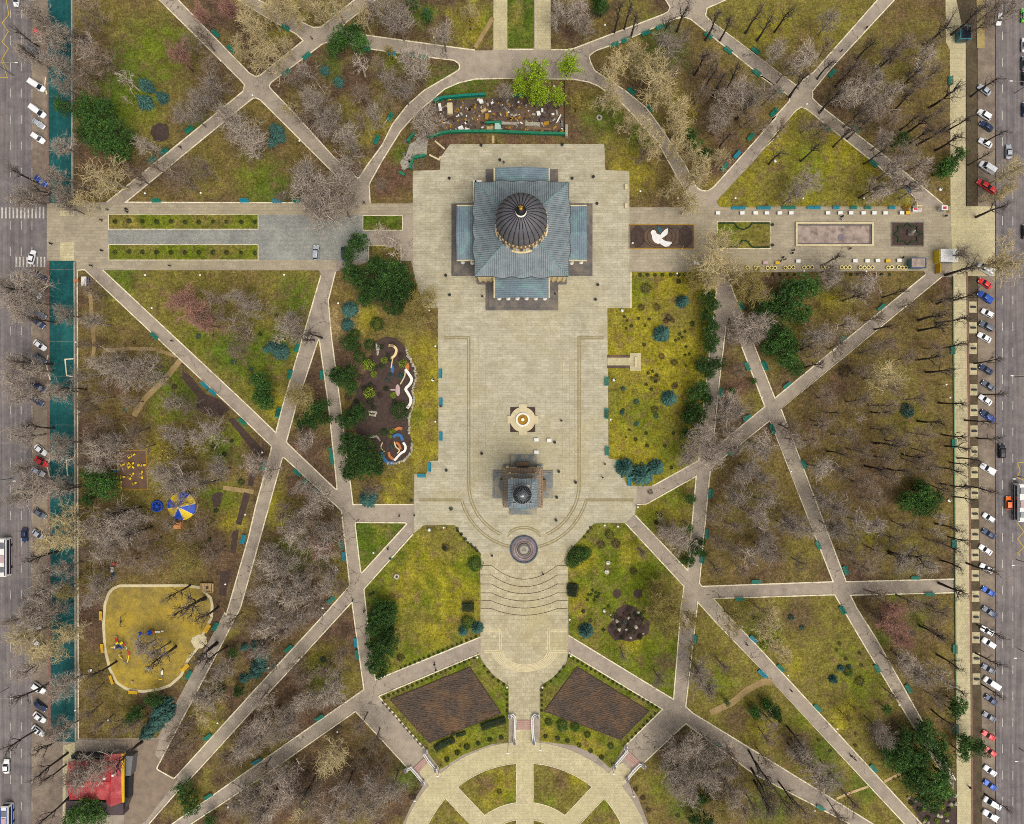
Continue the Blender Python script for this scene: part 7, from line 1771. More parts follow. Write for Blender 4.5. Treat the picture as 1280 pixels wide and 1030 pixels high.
LROW = [('00 185,155', 'hatch', 'red'), ('00 175,250', 'van', 'grey'), ('00 176,407', 'van', 'white'), ('00 180,530', 'van', 'white'), ('00 182,588', 'sedan', 'silver'), ('00 180,657', 'suv', 'white'), ('00 192,862', 'sedan', 'blue'),
        ('01 186,361', 'sedan', 'navy'), ('01 168,445', 'hatch', 'white'), ('01 190,545', 'hatch', 'grey'), ('01 182,585', 'sedan', 'navy'), ('01 188,692', 'sedan', 'white'), ('01 190,757', 'sedan', 'grey'), ('01 186,893', 'sedan', 'navy'), ('01 176,957', 'sedan', 'navy'),
        ('02 192,200', 'sedan', 'white'), ('02 195,258', 'sedan', 'red'), ('02 180,303', 'sedan', 'silver'), ('02 187,503', 'sedan', 'grey'), ('02 182,604', 'sedan', 'silver'),
        ('03 165,85', 'sedan', 'silver'), ('03 186,172', 'sedan', 'white'), ('03 183,383', 'suv', 'white'), ('03 190,468', 'sedan', 'navy'), ('03 186,523', 'sedan', 'white'), ('03 180,587', 'sedan', 'white')]
RROW = [('30 1072,427', 'sedan', 'silver'), ('30 1072,547', 'suv', 'white'), ('30 1082,600', 'sedan', 'navy'), ('30 1077,680', 'sedan', 'white'), ('30 1085,798', 'van', 'white'), ('30 1066,876', 'hatch', 'red'), ('30 1100,900', 'hatch', 'red'),
        ('31 1075,328', 'van', 'white'), ('31 1075,397', 'sedan', 'red'), ('31 1075,462', 'pickup', 'blue'), ('31 1087,540', 'hatch', 'white'), ('31 1082,601', 'suv', 'grey'), ('31 1072,655', 'sedan', 'white'), ('31 1080,808', 'sedan', 'navy'), ('31 1090,885', 'sedan', 'grey'), ('31 1077,953', 'sedan', 'white'), ('31 1085,1025', 'sedan', 'navy'),
        ('32 1090,43', 'sedan', 'blue'), ('32 1088,291', 'pickup', 'white'), ('32 1093,524', 'hatch', 'white'), ('32 1093,600', 'sedan', 'navy'), ('32 1078,677', 'sedan', 'white'), ('32 1083,765', 'sedan', 'white'), ('32 1092,876', 'sedan', 'blue'), ('32 1093,972', 'sedan', 'grey'),
        ('33 1105,22', 'sedan', 'navy'), ('33 1086,110', 'sedan', 'white'), ('33 1093,168', 'suv', 'white'), ('33 1093,292', 'sedan', 'grey'), ('33 1105,358', 'van', 'white'), ('33 1105,440', 'sedan', 'navy'), ('33 1096,520', 'sedan', 'grey'), ('33 1093,610', 'sedan', 'red'), ('33 1101,687', 'hatch', 'red'), ('33 1100,778', 'sedan', 'white'), ('33 1100,847', 'sedan', 'blue'), ('33 1106,928', 'van', 'white'), ('33 1101,990', 'pickup', 'white')]
_num = 'first second third fourth fifth sixth seventh eighth ninth tenth eleventh twelfth thirteenth'.split()
def car_row(rows, ang, where, group):
    pts = [(P(a)[0], k, c) for a, k, c in rows]
    pts.sort(key=lambda q: q[0][1])
    shown = {'navy': 'dark blue'}
    seen = {}
    for p, k, c in pts:
        ty = {'van': 'van', 'pickup': 'pickup'}.get(k, 'car'); key = (c, ty); n = seen[key] = seen.get(key, 0) + 1
        lab = '%s %s parked %s, %s %s %s from the top' % (shown.get(c, c), ty, where, _num[n - 1], shown.get(c, c), ty)
        make_car(p, ang + random.uniform(-4, 4), k, c, lab, group, z=.03)
car_row(LROW, -36, 'by the green pavement', 'cars parked along the green pavement')
car_row(RROW, 180 - 33, 'by the pale pavement', 'cars parked along the pale pavement')
for a, ang, k, c, lab in [('01 150,272', 76, 'sedan', 'white', 'white taxi crossing the lower zebra crossing'), ('02 115,607', -90, 'sedan', 'navy', 'dark blue car driving beside the silver parked car'), ('03 28,757', 90, 'sedan', 'white', 'white car driving in the middle lane near the red roofed building'),
                          ('30 1188,722', 90, 'sedan', 'silver', 'silver car driving alone beside the white parked van'), ('30 1140,88', -90, 'hatch', 'white', 'white car standing at the kerb near the glass pavilion'), ('32 1155,205', 90, 'suv', 'black', 'black car driving on the avenue above the orange car'),
                          ('32 1187,453', 90, 'hatch', 'orange', 'orange car driving next to the white bus'), ('11 285,250', 88, 'suv', 'silver', 'silver car with red tail lights standing alone on the cobbles'), ('11 420,257', -86, 'sedan', 'navy', 'dark blue car half under the big evergreen at the cobbled yard'),
                          ('00 76,-4', -92, 'sedan', 'white', 'white car cut by the top picture edge beside the zigzag marking'), ('30 1262,70', 90, 'sedan', 'green', 'bright green car cut by the picture edge'), ('30 1264,212', 90, 'sedan', 'white', 'white car cut by the picture edge below the green one'),
                          ('30 1264,300', 90, 'sedan', 'grey', 'grey car cut by the picture edge, third below the green one counting it'), ('30 1266,370', 90, 'sedan', 'black', 'black car cut by the picture edge next to the thin lamp arm'), ('30 1266,520', 90, 'sedan', 'navy', 'dark blue car cut by the picture edge beside the silver driving car'), ('31 1266,150', 90, 'sedan', 'black', 'black car cut by the picture edge level with the kiosk')]:
    make_car(P(a)[0], ang, k, c, lab, None, 'car', z=.02)
def bus(p, ang, lab, stripe, L_=11.8):
    w = W(p, 2.6); o = thing('bus', (w[0], w[1], .02), R(ang)); o['label'] = lab; o['category'] = 'bus'
    h = L_ / 2; b = MB(); loft(b, [csec(-h, 1.15, .35, 2.85, .2), csec(-h + .25, 1.25, .3, 3.0, .2), csec(h - .4, 1.25, .3, 3.0, .2), csec(h, 1.12, .35, 2.8, .2)]); b.build('body', M['white'], o)
    for sy in (-1, 1):
        b = MB(); b.box((0, sy * 1.255, 2.0), (L_ - 1.2, .03, .9)); b.build('side_window', M['glass'], o)
        b = MB(); b.box((0, sy * 1.26, .95), (L_ - .8, .03, .6)); b.build('side_stripe', stripe, o)
        b = MB(); b.box((0, sy * 1.0, 3.01), (L_ - .6, .3, .05)); b.build('roof_rail', stripe, o)
        for x in (h - 2.4, -h + 2.6): b = MB(); b.lathe([(.45, -.12), (.48, 0), (.45, .14)], 16); q = b.build('wheel', M['tyre'], o); q.location = (x, sy * 1.12, .48); q.rotation_euler = (PI / 2, 0, 0)
    b = MB(); b.box((h - .02, 0, 1.9), (.06, 2.0, 1.2)); b.build('windscreen', M['glass'], o); b = MB(); b.box((-h + .02, 0, 2.0), (.06, 1.9, .9)); b.build('rear_window', M['glass'], o)
    for x, m_, d in ((h - 2.2, 'steel', (1.8, 1.4, .3)), (-.4, 'pinkmos', (2.2, 1.3, .35)), (-h + 2.2, 'steel', (1.6, 1.4, .28))): b = MB(); b.box((x, 0, 3.1), d); b.build('roof_unit', M[m_], o)
    return o
bus(P('32 1247,452')[0], 90, 'white and dark blue bus cut by the picture edge beside the orange car', mat('dark_blue_bus_stripe', g((20, 42, 84)), None, rough=.4))
bus(P('02 12,713')[0], 90, 'white bus with dark sides cut by the picture edge near the pale trees', mat('dark_bus_stripe', g((46, 40, 62)), None, rough=.4))
bus(P('03 22,1010')[0], 90, 'white and blue minibus at the bottom edge near the red roofed building', mat('bus_blue_stripe', g((20, 60, 130)), None, rough=.4), 8.5)

# ================================================================ BENCHES, LAMPS, TABLES, BINS, PEOPLE
def bench_meshes(col, L_=2.6):
    b = MB()
    sl = MB(); sl.box((0, 0, .46), (L_, .13, .05)); slat = sl.mesh('seat_slat', M[col])
    bk = MB(); bk.box((0, .36, .62), (L_, .06, .13)); bk.box((0, .44, .82), (L_, .06, .13)); bk.box((0, .5, .98), (L_, .06, .1)); back = bk.mesh('backrest', M[col])
    lg = MB(); lg.box((0, .04, .22), (.1, .62, .44)); lg.tube([(0, .3, .4), (0, .46, 1.0)], .045, 4); leg = lg.mesh('leg', M[col])
    return slat, back, leg, L_
BM = {c: bench_meshes('bench_' + c) for c in 'gcy'}
BENCHES = """g 00 1027,162,45 1100,235,40 905,622,-35 785,725,-35 730,765,-35 745,960,0
c 00 1165,960,0
g 10 375,60,-40 245,270,-38 148,350,-38 140,135,30 525,238,8 740,265,8 800,278,8 643,560,-60 578,668,-65 203,962,0 292,962,0
c 10 645,258,8 100,962,0
g 20 490,217,-20 545,195,-20 640,160,-22 708,132,-22 935,172,38 1028,243,38 1160,245,38 1165,350,38 568,438,40 655,515,55 1140,655,-48 1015,800,-48 1250,540,-45
c 20 1075,740,-50
g 30 345,352,-45 88,433,38 70,538,-50 315,610,38 453,618,38 540,783,38 905,385,90
c 30 705,905,38
g 01 735,650,40
c 01 975,885,40 1012,917,40
g 11 200,705,-75 165,832,-75 313,835,85 110,1010,-75
c 11 878,828,90 880,965,90
g 21 448,865,90 448,1015,90 1090,505,68 1120,795,68 1205,793,65 993,918,95
g 31 580,513,-42 393,667,-40 130,885,-40 20,790,65 915,715,90
g 02 1155,67,40
c 02 1163,627,-75
g 12 108,25,-75 355,210,82 362,250,82 40,275,-75 195,310,40 240,357,40 288,400,40 410,655,85 360,917,-40
c 12 880,135,90 825,282,90 790,325,0 418,708,85
g 22 448,30,90 450,205,90 503,275,90 1122,48,-35 1050,212,-35 1240,105,65 943,407,95 927,600,95 905,720,95 1163,830,0 1085,913,0
c 22 558,350,90
g 32 55,100,68 207,270,68 275,655,68 405,775,68 740,812,0 810,890,0 390,965,60 920,170,90 922,650,90
g 03 1030,90,-60 903,320,-60 992,617,-40 995,900,-32
c 03 1225,735,-32
g 13 158,195,-42 70,285,-42 480,222,85 305,525,-33 10,730,-30
c 13 473,165,85
g 23 873,150,95 978,652,30
c 23 1150,150,42 1190,313,42
g 33 97,288,45 272,478,45 557,290,60 705,385,62 288,955,30 540,765,50 393,10,60 925,195,90 930,575,90
c 33 15,318,45
y play 40,340,90 52,620,84 132,890,72 318,1000,4 960,452,-60 770,790,-45
c dove 890,131,0 947,131,0 1090,131,0 1147,131,0
g alley 60,103,0 105,103,0 497,103,0 588,103,0
c alley 220,103,0 265,103,0 385,103,0 742,103,0"""
CEN = {'g': ('green park bench', 'green park benches'), 'c': ('teal blue park bench', 'teal blue park benches'), 'y': ('yellow bench', 'yellow benches round the sand playground')}
for line in BENCHES.split('\n'):
    w = line.split(); c, t = w[0], w[1]; slat, back, leg, L_ = BM[c]
    for q in w[2:]:
        x, y, a = map(float, q.split(',')); p = T(t, x, y); g_ = W(p, .5)
        # the backrest stands away from the walk: towards the lawn side traced as +y of the bench
        o = thing('park_bench', (g_[0], g_[1], .16), R(-a + (180 if t in '00 20 30' and False else 0))); auto(o, CEN[c][0], p, 'bench', CEN[c][1])
        o.scale = (1.08, 1.38, 1) if t not in ('dove', 'alley') else (.8, 1.1, 1)
        for k in range(4): link('seat_slat', slat, o, (0, -.24 + k * .165, 0))
        link('backrest', back, o)
        for sx in (-1, 1): link('leg', leg, o, (sx * (L_ / 2 - .3), 0, 0))
lp = MB(); lp.lathe([(.13, 0), (.13, .4), (.06, .5), (.045, 3.4), (.09, 3.45)], 8); LPm = lp.mesh('post', M['steel'])
lg_ = MB(); lg_.lathe([(.05, 3.4), (.22, 3.5), (.32, 3.72), (.25, 3.95), (.05, 4.05)], 10); LGm = lg_.mesh('lamp_globe', mat('opal_globe', g((236, 234, 226)), None, rough=.3), True)
LAMPS = """00 955,208 1205,455 692,922 958,920 1053,290;10 108,15 848,180 208,672 133,920 475,125;20 443,120 790,945 1065,945 612,912 200,412;30 83,650 222,497 495,945 205,945;01 693,358 955,358 725,515 362,678 378,1010;11 135,357 392,492 825,527 187,632 855,697;21 787,350 1070,350 485,858 1190,940;31 208,340 506,340 887,880 905,942;02 405,402 1015,347 1170,508 1075,840 660,590;12 30,212 855,65 560,690 318,953 895,570 827,580 320,953;22 505,565 442,560 457,740 453,780 600,472 470,55;32 897,440 147,302;03 517,533 1038,548 1088,948 360,487 435,295;13 388,590 123,770 60,285 1055,235 1197,378;23 905,633 1167,797 1098,88 858,310 275,55 145,378 280,228;33 133,320 368,575 662,460 260,965"""
for part_ in LAMPS.split(';'):
    w = part_.split()
    for q in w[1:]:
        x, y = map(float, q.split(',')); p = T(w[0], x, y); g_ = W(p, 3.7); o = thing('street_lamp', (g_[0], g_[1], .08)); auto(o, 'white globe lamp', p, 'lamp', 'white globe lamps in the park')
        link('post', LPm, o); link('lamp_globe', LGm, o)
# ring walk floodlight masts (slender, with a pair of white heads)
MASTS = [('13', 1203, 640, 1200, 690), ('23', 133, 625, 133, 690), ('13', 880, 745, 876, 828), ('13', 775, 860, 768, 925), ('23', 472, 735, 470, 815), ('23', 565, 840, 570, 915)]
mm = MB(); mm.tube([(0, 0, 0), (0, 0, 7)], [.11, .06], 6); mpost = mm.mesh('post', M['steel']); mh = MB(); mh.box((0, 0, 7.05), (.8, .3, .16)); mhead = mh.mesh('lamp_head', M['white'])
for t, x, y, x2, y2 in MASTS:
    p = T(t, x2, y2); g_ = W(T(t, x, y)); o = thing('light_mast', (g_[0], g_[1], .1)); auto(o, 'tall thin light mast', T(t, x, y), 'lamp', 'light masts round the ring walk'); link('post', mpost, o); link('lamp_head', mhead, o)
# street lights whose long arms reach over the avenues
for t, x, y, d, lab in [('00', 85, 300, 1, 'long lamp arm over the avenue beside the zigzag marking'), ('02', 75, 348, 1, 'long lamp arm over the avenue opposite the exercise ground'), ('03', 60, 430, 1, 'long lamp arm over the avenue opposite the parked white suv'),
                        ('30', 1190, 388, -1, 'long lamp arm over the avenue above the parked row by the pale pavement'), ('31', 1195, 838, -1, 'long lamp arm over the avenue beside the dark blue and grey parked cars'), ('32', 1205, 338, -1, 'long lamp arm over the avenue just above the white bus'),
                        ('32', 1200, 750, -1, 'long lamp arm over the avenue below the white bus'), ('33', 1210, 238, -1, 'long lamp arm over the avenue beside the white van'), ('33', 1215, 730, -1, 'long lamp arm over the avenue beside the two red cars')]:
    p = W(T(t, x, y), 8); o = thing('street_light', (p[0] - d * 7, p[1], 0), 0 if d > 0 else PI); o['label'] = lab; o['category'] = 'street light'; o['group'] = 'street lights with long arms'
    b = MB(); b.tube([(0, 0, 0), (0, 0, 8)], [.14, .08], 6); b.build('pole', M['steel'], o)
    b = MB(); b.tube([(0, 0, 8), (6.4, 0, 8.2)], .07, 5); b.build('arm', M['concrete'], o); b = MB(); b.box((6.7, 0, 8.2), (.9, .3, .14)); b.build('lamp_head', M['white'], o)
# market tables
tb = MB(); tb.box((0, 0, .78), (1.35, 1.0, .05)); tTop = {c: None for c in 'wyo'}
for c, m_ in (('w', 'white'), ('y', 'bench_y'), ('o', 'pinkmos')):
    b = MB(); b.box((0, 0, .78), (1.35, 1.0, .05)); b.add([(-.69, -.51, .8), (.69, -.51, .8), (.69, -.51, .35), (-.69, -.51, .35)], [(0, 1, 2, 3)]); tTop[c] = b.mesh('table_top', M[m_])
b = MB(); b.tube([(0, 0, 0), (0, 0, .78)], .035, 4); tleg = b.mesh('leg', M['steel'])
TABLES = [('dove', 752, 167, 'w'), ('dove', 947, 167, 'w'), ('dove', 1053, 167, 'w'), ('dove', 1143, 167, 'w'), ('dove', 1246, 167, 'w')] + [('alley', x, 133, 'w') for x in (98, 333, 412, 481, 561, 630, 701, 806)] + [('alley', 143, 442, 'w'), ('alley', 508, 440, 'w'), ('alley', 586, 440, 'w'), ('alley', 652, 438, 'w'), ('alley', 718, 440, 'y'), ('alley', 790, 437, 'w'), ('alley', 845, 132, 'y'), ('alley', 10, 452, 'y'), ('dove', 1132, 565, 'o'), ('bell', 615, 385, 'w'), ('bell', 718, 388, 'w'), ('bell', 615, 484, 'w')]
for t, x, y, c in TABLES:
    p = T(t, x, y); g_ = W(p, .8); o = thing('market_table', (g_[0], g_[1], .06), random.uniform(-.05, .05)); auto(o, {'w': 'white market table', 'y': 'yellow market table', 'o': 'pale pink market table'}[c], p, 'table', 'market tables')
    link('table_top', tTop[c], o)
    for sx in (-1, 1):
        for sy in (-1, 1): link('leg', tleg, o, (sx * .6, sy * .42, 0))
# round cream planters along the lower alley edge
b = MB(); b.lathe([(.42, 0), (.62, .5), (.62, .6), (.4, .6), (.38, .4)], 14, cap=False); plr = b.mesh('pot', mat('cream_pot', g((226, 210, 130)), None, rough=.7)); b = MB(); b.lathe([(.4, .3), (.4, .5)], 12); pls = b.mesh('soil', M['soil_dark'])
for t, xs, y in (('alley', (60, 85, 110, 180, 205, 230, 300, 325, 350, 420, 445, 470, 540, 566, 591, 616, 718, 740, 786, 808, 830), 483), ('dove', (988, 1052, 1075, 1148, 1180, 1207), 606)):
    for x in xs:
        p = T(t, x, y + random.uniform(-1.5, 1.5)); g_ = W(p, .5); o = thing('round_planter', (g_[0], g_[1], .06)); auto(o, 'round cream planter', p, 'planter', 'round cream planters'); link('pot', plr, o); link('soil', pls, o)
# flower stall at the upper alley end
fs = thing('flower_stall', (*W(T('alley', 895, 118)), .06)); fs['label'] = 'flower stall with a pale tray and upright posts near the printed stall'; fs['category'] = 'stall'
for x, y, d, m_, nm in ((0, 0, (2.6, 1.1, .8), 'white', 'table'), (.5, .05, (1.2, .7, .9), 'pinkmos', 'tray'), (-.6, .2, (.9, .5, .95), 'red', 'cloth'), (-.3, 1.6, (.25, 2.2, 1.2), 'cream', 'post'), (.6, 1.2, (1.6, .25, 1.0), 'cream', 'board'), (-1, .9, (.9, .7, 1.1), 'steel', 'canopy_frame')):
    b = MB(); b.box((x, y, d[2] / 2), d); b.build(nm, M[m_], fs)
for i, (x, y) in enumerate(((810, 100), (825, 92), (835, 104), (850, 98), (818, 112), (842, 118), (688 + 150, 128), (1100, 126))):
    p = T('alley', x, y); g_ = W(p); o = link('flower_bucket', KIND['Z']['p'][i % 2][1], None, (g_[0], g_[1], .06)); o.scale = (.42, .42, .6); o.material_slots[0].link = 'OBJECT'; o.material_slots[0].material = M['bench_y'] if i % 2 else M['ochre']
    auto(o, 'yellow flower bunch', p, 'flowers', 'yellow flower bunches')
# dark round bins on the plaza
b = MB(); b.lathe([(.32, 0), (.42, .75), (.46, .8), (.36, .82)], 12); bind = b.mesh('drum', M['black']); b = MB(); b.lathe([(.34, .7), (.34, .78)], 10); binl = b.mesh('liner', M['brickwork'])
for t, x, y in [('cath', 35, 145), ('cath', 360, 27), ('cath', 825, 145), ('cath', 962, 135), ('cath', 985, 308), ('cath', 12, 770), ('cath', 37, 895), ('cath', 990, 830), ('cath', 975, 925), ('bell', 762, 405), ('bell', 795, 640), ('bell', 930, 727), ('bell', 778, 848), ('bell', 175, 495), ('steps', 810, 75), ('12', 908, 297), ('yard', 500, 452), ('yard', 998, 448), ('dove', 1187, 263), ('dove', 1187, 427)]:
    p = T(t, x, y); g_ = W(p, .4); o = thing('litter_bin', (g_[0], g_[1], .06)); auto(o, 'dark round litter bin', p, 'litter bin', 'dark round litter bins'); link('drum', bind, o); link('liner', binl, o)
# white planters
for x, y, lab in (('543', '893', 'pale rectangular planter at the plaza edge, upper of two'), ('543', '983', 'pale rectangular planter at the plaza edge, lower of two')):
    p = W(T('20', float(x), float(y))); b = MB(); b.box((0, 0, .3), (.9, 1.6, .6)); b.box((0, 0, .62), (.7, 1.4, .06)); o = b.build('planter', M['stone'], None); o.location = (p[0], p[1], .06); o['label'] = lab; o['category'] = 'planter'
nk = thing('paved_nook', (*W(T('21', 540, 772)), .05)); nk['label'] = 'small paved nook with a low stone seat set into the yellow green lawn'; nk['category'] = 'paved nook'
for x0, y0, x1, y1, z, m_, nm in ((455, 752, 562, 790, .14, 'pave_pale', 'walk'), (562, 730, 614, 815, .16, 'pave_pale', 'floor'), (455, 740, 562, 752, .3, 'soil', 'bed'), (455, 790, 562, 802, .3, 'soil', 'bed'), (583, 750, 596, 798, .6, 'stone', 'seat')):
    w = [W(T('21', x, y)) for x, y in ((x0, y0), (x1, y0), (x1, y1), (x0, y1))]; o0 = W(T('21', 540, 772)); b = MB(); b.prism([(p[0] - o0[0], p[1] - o0[1]) for p in w], 0, z + .06); b.build(nm, M[m_], nk)
# cart, cream kiosk trolley
ct = thing('hand_cart', (*W(T('dove', 575, 572)), .06)); ct['label'] = 'white and lilac hand cart on the alley below the dove bed'; ct['category'] = 'cart'
for x, d, m_, nm in ((0, (1.6, 1.1, .9), 'white', 'box'), (-.2, (.9, .8, 1.0), 'column', 'lid'), (1.0, (.5, .5, .7), 'pinkmos', 'handle')):
    b = MB(); b.box((x, 0, d[2] / 2 + .1), d); b.build(nm, M[m_], ct)
# well rings and sculptures on the lawns
for t, x, y, r_, lab in (('20', 416, 563, .95, 'pale concrete well ring with a dark hole in the turf'), ('20', 424, 477, .6, 'small pale well ring near the lamp'), ('12', 672, 803, .85, 'round pale stone disc on the yellow green lawn'), ('22', 452, 781, .75, 'round white stone disc below another in the clover lawn'), ('22', 458, 738, .7, 'round grey stone disc above the white one in the clover lawn'), ('20', 172, 442, .5, 'small pale stone disc under the willow')):
    g_ = W(T(t, x, y)); o = thing('stone_ring', (g_[0], g_[1], .1)); o['label'] = lab; o['category'] = 'stone ring'
    b = MB(); b.lathe([(r_, 0), (r_, .35), (r_ * .45, .38), (r_ * .42, .1)], 18, cap=False); b.build('ring', M['rock'], o); b = MB(); b.lathe([(r_ * .43, 0), (r_ * .43, .12)], 14); b.build('hole', M['soil_dark'], o)
for t, x, y, lab in (('30', 70, 770, 'pale wooden animal figure on the bright lawn'), ('30', 855, 905, 'pale stone figure standing in the brown corner near the printed stall'), ('22', 440, 965, 'pale figure stone beside the rockery bed'), ('21', 485, 858, 'black and white spotted figure on the yellow green lawn'), ('11', 843, 858, 'black and white spotted figure beside the mosaic garden'), ('32', 897, 440, 'white ball shaped figure near the pines'), ('03', 435, 295, 'black and white spotted figure beside the sand playground'), ('21', 525, 527, 'white ring figure at the garden corner'), ('12', 827, 580, 'small white figure at the top of the yellow lawn')):
    g_ = W(T(t, x, y)); o = thing('garden_figure', (g_[0], g_[1], .1)); o['label'] = lab; o['category'] = 'figure'; sp = 'spotted' in lab
    b = MB(); b.lathe([(.35, 0), (.55, .25), (.5, .6), (.25, .8)], 10); b.build('body', M['white'], o, True); b = MB(); b.lathe([(.1, .7), (.28, .95), (.2, 1.2), (.05, 1.28)], 8, (.3, .1)); b.build('head', M['black'] if sp else M['rock'], o, True)
    if sp:
        for k in range(3): b = MB(); b.lathe([(.2, .3), (.22, .5), (.1, .62)], 7, (.42 * math.cos(k * 2.1), .42 * math.sin(k * 2.1))); b.build('spot', M['black'], o)
# people ---------------------------------------------------------------
def person_mesh(stride, seed):
    b = MB(); rnd = random.Random(seed)
    me = bpy.data.meshes.new('person'); bm = bmesh.new()
    # joints of one walking figure, grown into a single skin
    J = {'pelvis': (0, 0, .95), 'chest': (.02, 0, 1.35), 'neck': (.02, 0, 1.5), 'headb': (.05, 0, 1.6), 'head': (.05, 0, 1.72), 'shl': (.02, .2, 1.43), 'shr': (.02, -.2, 1.43), 'ell': (-.12 * stride, .27, 1.15), 'elr': (.12 * stride, -.27, 1.15), 'hal': (-.08 * stride, .28, .88), 'har': (.28 * stride, -.26, .92), 'hil': (0, .1, .9), 'hir': (0, -.1, .9), 'knl': (.18 * stride, .11, .5), 'knr': (-.08 * stride, -.11, .5), 'fl': (.26 * stride, .11, .08), 'fr': (-.36 * stride, -.11, .1), 'tl': (.44 * stride + .02, .12, .05), 'tr': (-.2 * stride + .06, -.12, .05)}
    RD = {'pelvis': .17, 'chest': .2, 'neck': .07, 'headb': .1, 'head': .11, 'shl': .09, 'shr': .09, 'ell': .06, 'elr': .06, 'hal': .05, 'har': .05, 'hil': .12, 'hir': .12, 'knl': .085, 'knr': .085, 'fl': .06, 'fr': .06, 'tl': .05, 'tr': .05}
    E_ = [('pelvis', 'chest'), ('chest', 'neck'), ('neck', 'headb'), ('headb', 'head'), ('chest', 'shl'), ('chest', 'shr'), ('shl', 'ell'), ('shr', 'elr'), ('ell', 'hal'), ('elr', 'har'), ('pelvis', 'hil'), ('pelvis', 'hir'), ('hil', 'knl'), ('hir', 'knr'), ('knl', 'fl'), ('knr', 'fr'), ('fl', 'tl'), ('fr', 'tr')]
    ks = list(J); me.from_pydata([J[k] for k in ks], [(ks.index(a), ks.index(c)) for a, c in E_], [])
    o = bpy.data.objects.new('tmp', me); COL.objects.link(o)
    sk = o.modifiers.new('s', 'SKIN')
    for i, k in enumerate(ks): me.skin_vertices[0].data[i].radius = (RD[k], RD[k]); me.skin_vertices[0].data[i].use_root = (k == 'pelvis')
    dg = bpy.context.evaluated_depsgraph_get(); out = bpy.data.meshes.new_from_object(o.evaluated_get(dg))
    bpy.data.objects.remove(o)
    out.name = 'person'; out.materials.clear()
    for i in range(3): out.materials.append(M['black'])
    for p in out.polygons: z = p.center.z; p.material_index = 2 if z > 1.56 else (0 if z > .93 else 1); p.use_smooth = True
    return out
PM = [person_mesh(s_, i) for i, s_ in enumerate((1.0, .7, .25))]
CLO = [mat('cloth_%s' % n, g(c), None, rough=.9) for n, c in (('black', (34, 34, 40)), ('navy', (40, 48, 78)), ('brown', (90, 66, 52)), ('white', (210, 206, 204)), ('red', (150, 44, 44)), ('grey', (96, 96, 100)))]
SKIN = mat('hair_and_skin', g((70, 50, 42)), g((140, 104, 84)), 6, .8)
CLN = ['black', 'dark blue', 'brown', 'white', 'red', 'grey']
hmesh = MB(); hmesh.lathe([(.05, 1.62), (.115, 1.68), (.12, 1.78), (.06, 1.85)], 8, (.04, 0)); HM = hmesh.mesh('hair', mat('dark_hair', g((44, 34, 30)), None, rough=.9), True)
PEOPLE = [('01', 600, 42, 0), ('01', 603, 55, 0), ('01', 510, 45, 5), ('01', 480, 95, 2), ('01', 240, 207, 0), ('01', 483, 240, 0), ('01', 432, 312, 0), ('01', 807, 312, 0), ('01', 818, 672, 1), ('10', 515, 965, 0), ('10', 265, 180, 5), ('10', 70, 345, 5), ('13', 850, 270, 0), ('13', 857, 295, 1), ('33', 150, 395, 0), ('33', 435, 705, 0), ('33', 455, 722, 5), ('33', 1000, 855, 0), ('23', 1122, 175, 0), ('steps', 690, 573, 0), ('steps', 222, 405, 0), ('22', 235, 60, 0), ('22', 443, 267, 0), ('22', 432, 332, 0), ('31', 162, 238, 1), ('31', 155, 253, 1), ('31', 392, 78, 0), ('31', 392, 90, 3), ('31', 888, 75, 1), ('31', 110, 273, 0), ('31', 100, 290, 2), ('31', 120, 283, 2), ('31', 682, 274, 0), ('31', 430, 230, 0), ('12', 683, 515, 2), ('12', 755, 512, 0), ('12', 628, 672, 0), ('12', 1125, 706, 0), ('12', 460, 918, 0), ('12', 515, 970, 0), ('cath', 385, 38, 5), ('cath', 245, 903, 0), ('cath', 715, 887, 0), ('30', 510, 130, 4), ('30', 390, 240, 1), ('00', 858, 700, 2), ('11', 1080, 460, 0), ('21', 205, 447, 0), ('11', 880, 985, 4)]
for i, (t, x, y, c) in enumerate(PEOPLE):
    p = T(t, x, y); g_ = W(p, 1); o = link('person', PM[i % 3], None, (g_[0], g_[1], .07), random.uniform(0, 6.28))
    low = CLO[(0, 1, 0, 5)[i % 4]]
    for k, m_ in enumerate((CLO[c], low, SKIN)): o.material_slots[k].link = 'OBJECT'; o.material_slots[k].material = m_
    link('hair', HM, o)
    auto(o, 'person in a %s top' % CLN[c], p, 'person', 'people walking in the park')
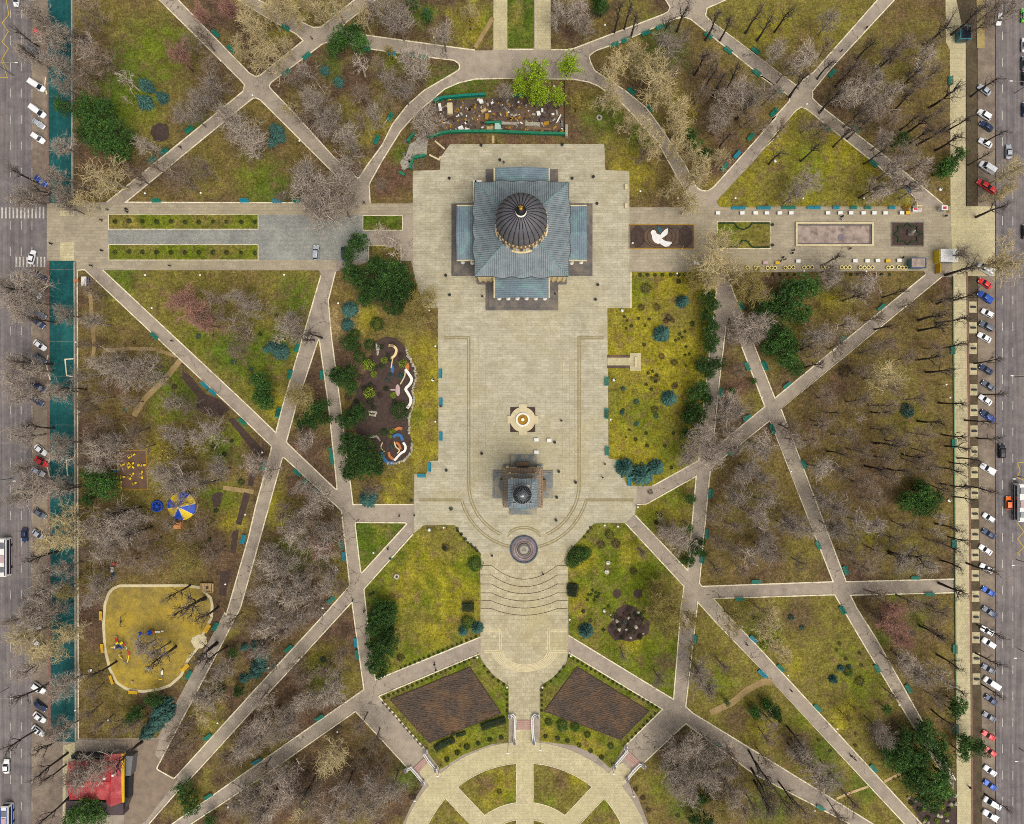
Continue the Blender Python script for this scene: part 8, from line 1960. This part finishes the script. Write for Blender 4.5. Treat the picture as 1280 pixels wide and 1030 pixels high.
# ================================================================ LABELS WORKED OUT FROM WHAT STANDS NEAR
LM = [('striped carousel tent', 227, 632), ('blue ring ride', 197, 633), ('yellow sand playground', 195, 797), ('red roofed building', 120, 975), ('domed cathedral', 652, 290), ('bell tower', 654, 612),
      ('dove bed', 827, 296), ('empty basin', 1042, 292), ('star bed', 1134, 293), ('yellow sided kiosk', 1186, 320), ('glass entrance pavilion', 1207, 40), ('long-hedge ploughed bed', 562, 880), ('bush-row ploughed bed', 750, 878),
      ('excavation yard', 630, 145), ('cobbled yard', 375, 297), ('lone car on the cobbles', 395, 314), ('upper zebra crossing', 25, 266), ('lower zebra crossing', 40, 327), ('exercise ground', 166, 587), ('black tube frame', 124, 710),
      ('round dark flower bed', 200, 166), ('orange car', 1261, 628), ('pink central stairs', 655, 906), ('mosaic garden bed', 490, 510), ('ochre fountain', 654, 525), ('ring memorial', 655, 686), ('half round stair', 655, 825),
      ('pine side plank walk', 1095, 980), ('clover shaped bed', 761, 672), ('paved lawn nook', 790, 452), ('fresh green willow', 685, 100), ('upper left path crossing', 317, 110), ('upper right path crossing', 1000, 120),
      ('turf wedge path crossing', 350, 560), ('conifer side path crossing', 965, 508), ('level walk path crossing', 1048, 735), ('star shaped path crossing', 440, 735), ('olive tree path fork', 870, 740),
      ('small triangular lawn', 468, 672), ('dark wooded bottom corner', 450, 980), ('bright triangular lawn', 1010, 215), ('bent pale kerb notch', 60, 455), ('white bus', 1275, 628), ('dark sided bus', 5, 697), ('timber deck', 260, 734), ('rockery under the pines', 1160, 1000)]
_sect = ['right', 'upper-right', 'top', 'upper-left', 'left', 'lower-left', 'bottom', 'lower-right']
_ord = ['nearest', 'second nearest', 'third nearest', 'fourth nearest', 'fifth nearest', 'sixth nearest', 'seventh nearest', 'eighth nearest', 'ninth nearest', 'tenth nearest', 'eleventh nearest', 'twelfth nearest', 'thirteenth nearest', 'fourteenth nearest']
def auto_labels():
    by = {}
    for o, look, p in AUTO: by.setdefault(look, []).append((o, p))
    for look, it in by.items():
        P_ = np.array([p for _, p in it], float)
        best = [None] * len(it)
        for n, x, y in LM:
            d = np.hypot(P_[:, 0] - x, P_[:, 1] - y)
            sec = (np.floor((np.degrees(np.arctan2(y - P_[:, 1], P_[:, 0] - x)) + 22.5) / 45) % 8).astype(int)
            for s_ in range(8):
                idx = [i for i in np.argsort(d) if sec[i] == s_]
                for r_, i in enumerate(idx):
                    if d[i] < 7: continue
                    c = (r_ * 40 + d[i], r_, s_, n)
                    if r_ < len(_ord) and (best[i] is None or c < best[i]): best[i] = c
        for (o, p), b_ in zip(it, best):
            if len(it) == 1 and 'grass' not in look and len(look.split()) > 4: o['label'] = look; continue
            if b_ is None: o['label'] = look; continue
            o['label'] = '%s, %s to the %s of the %s' % (look, _ord[b_[1]], _sect[b_[2]], b_[3])
auto_labels()
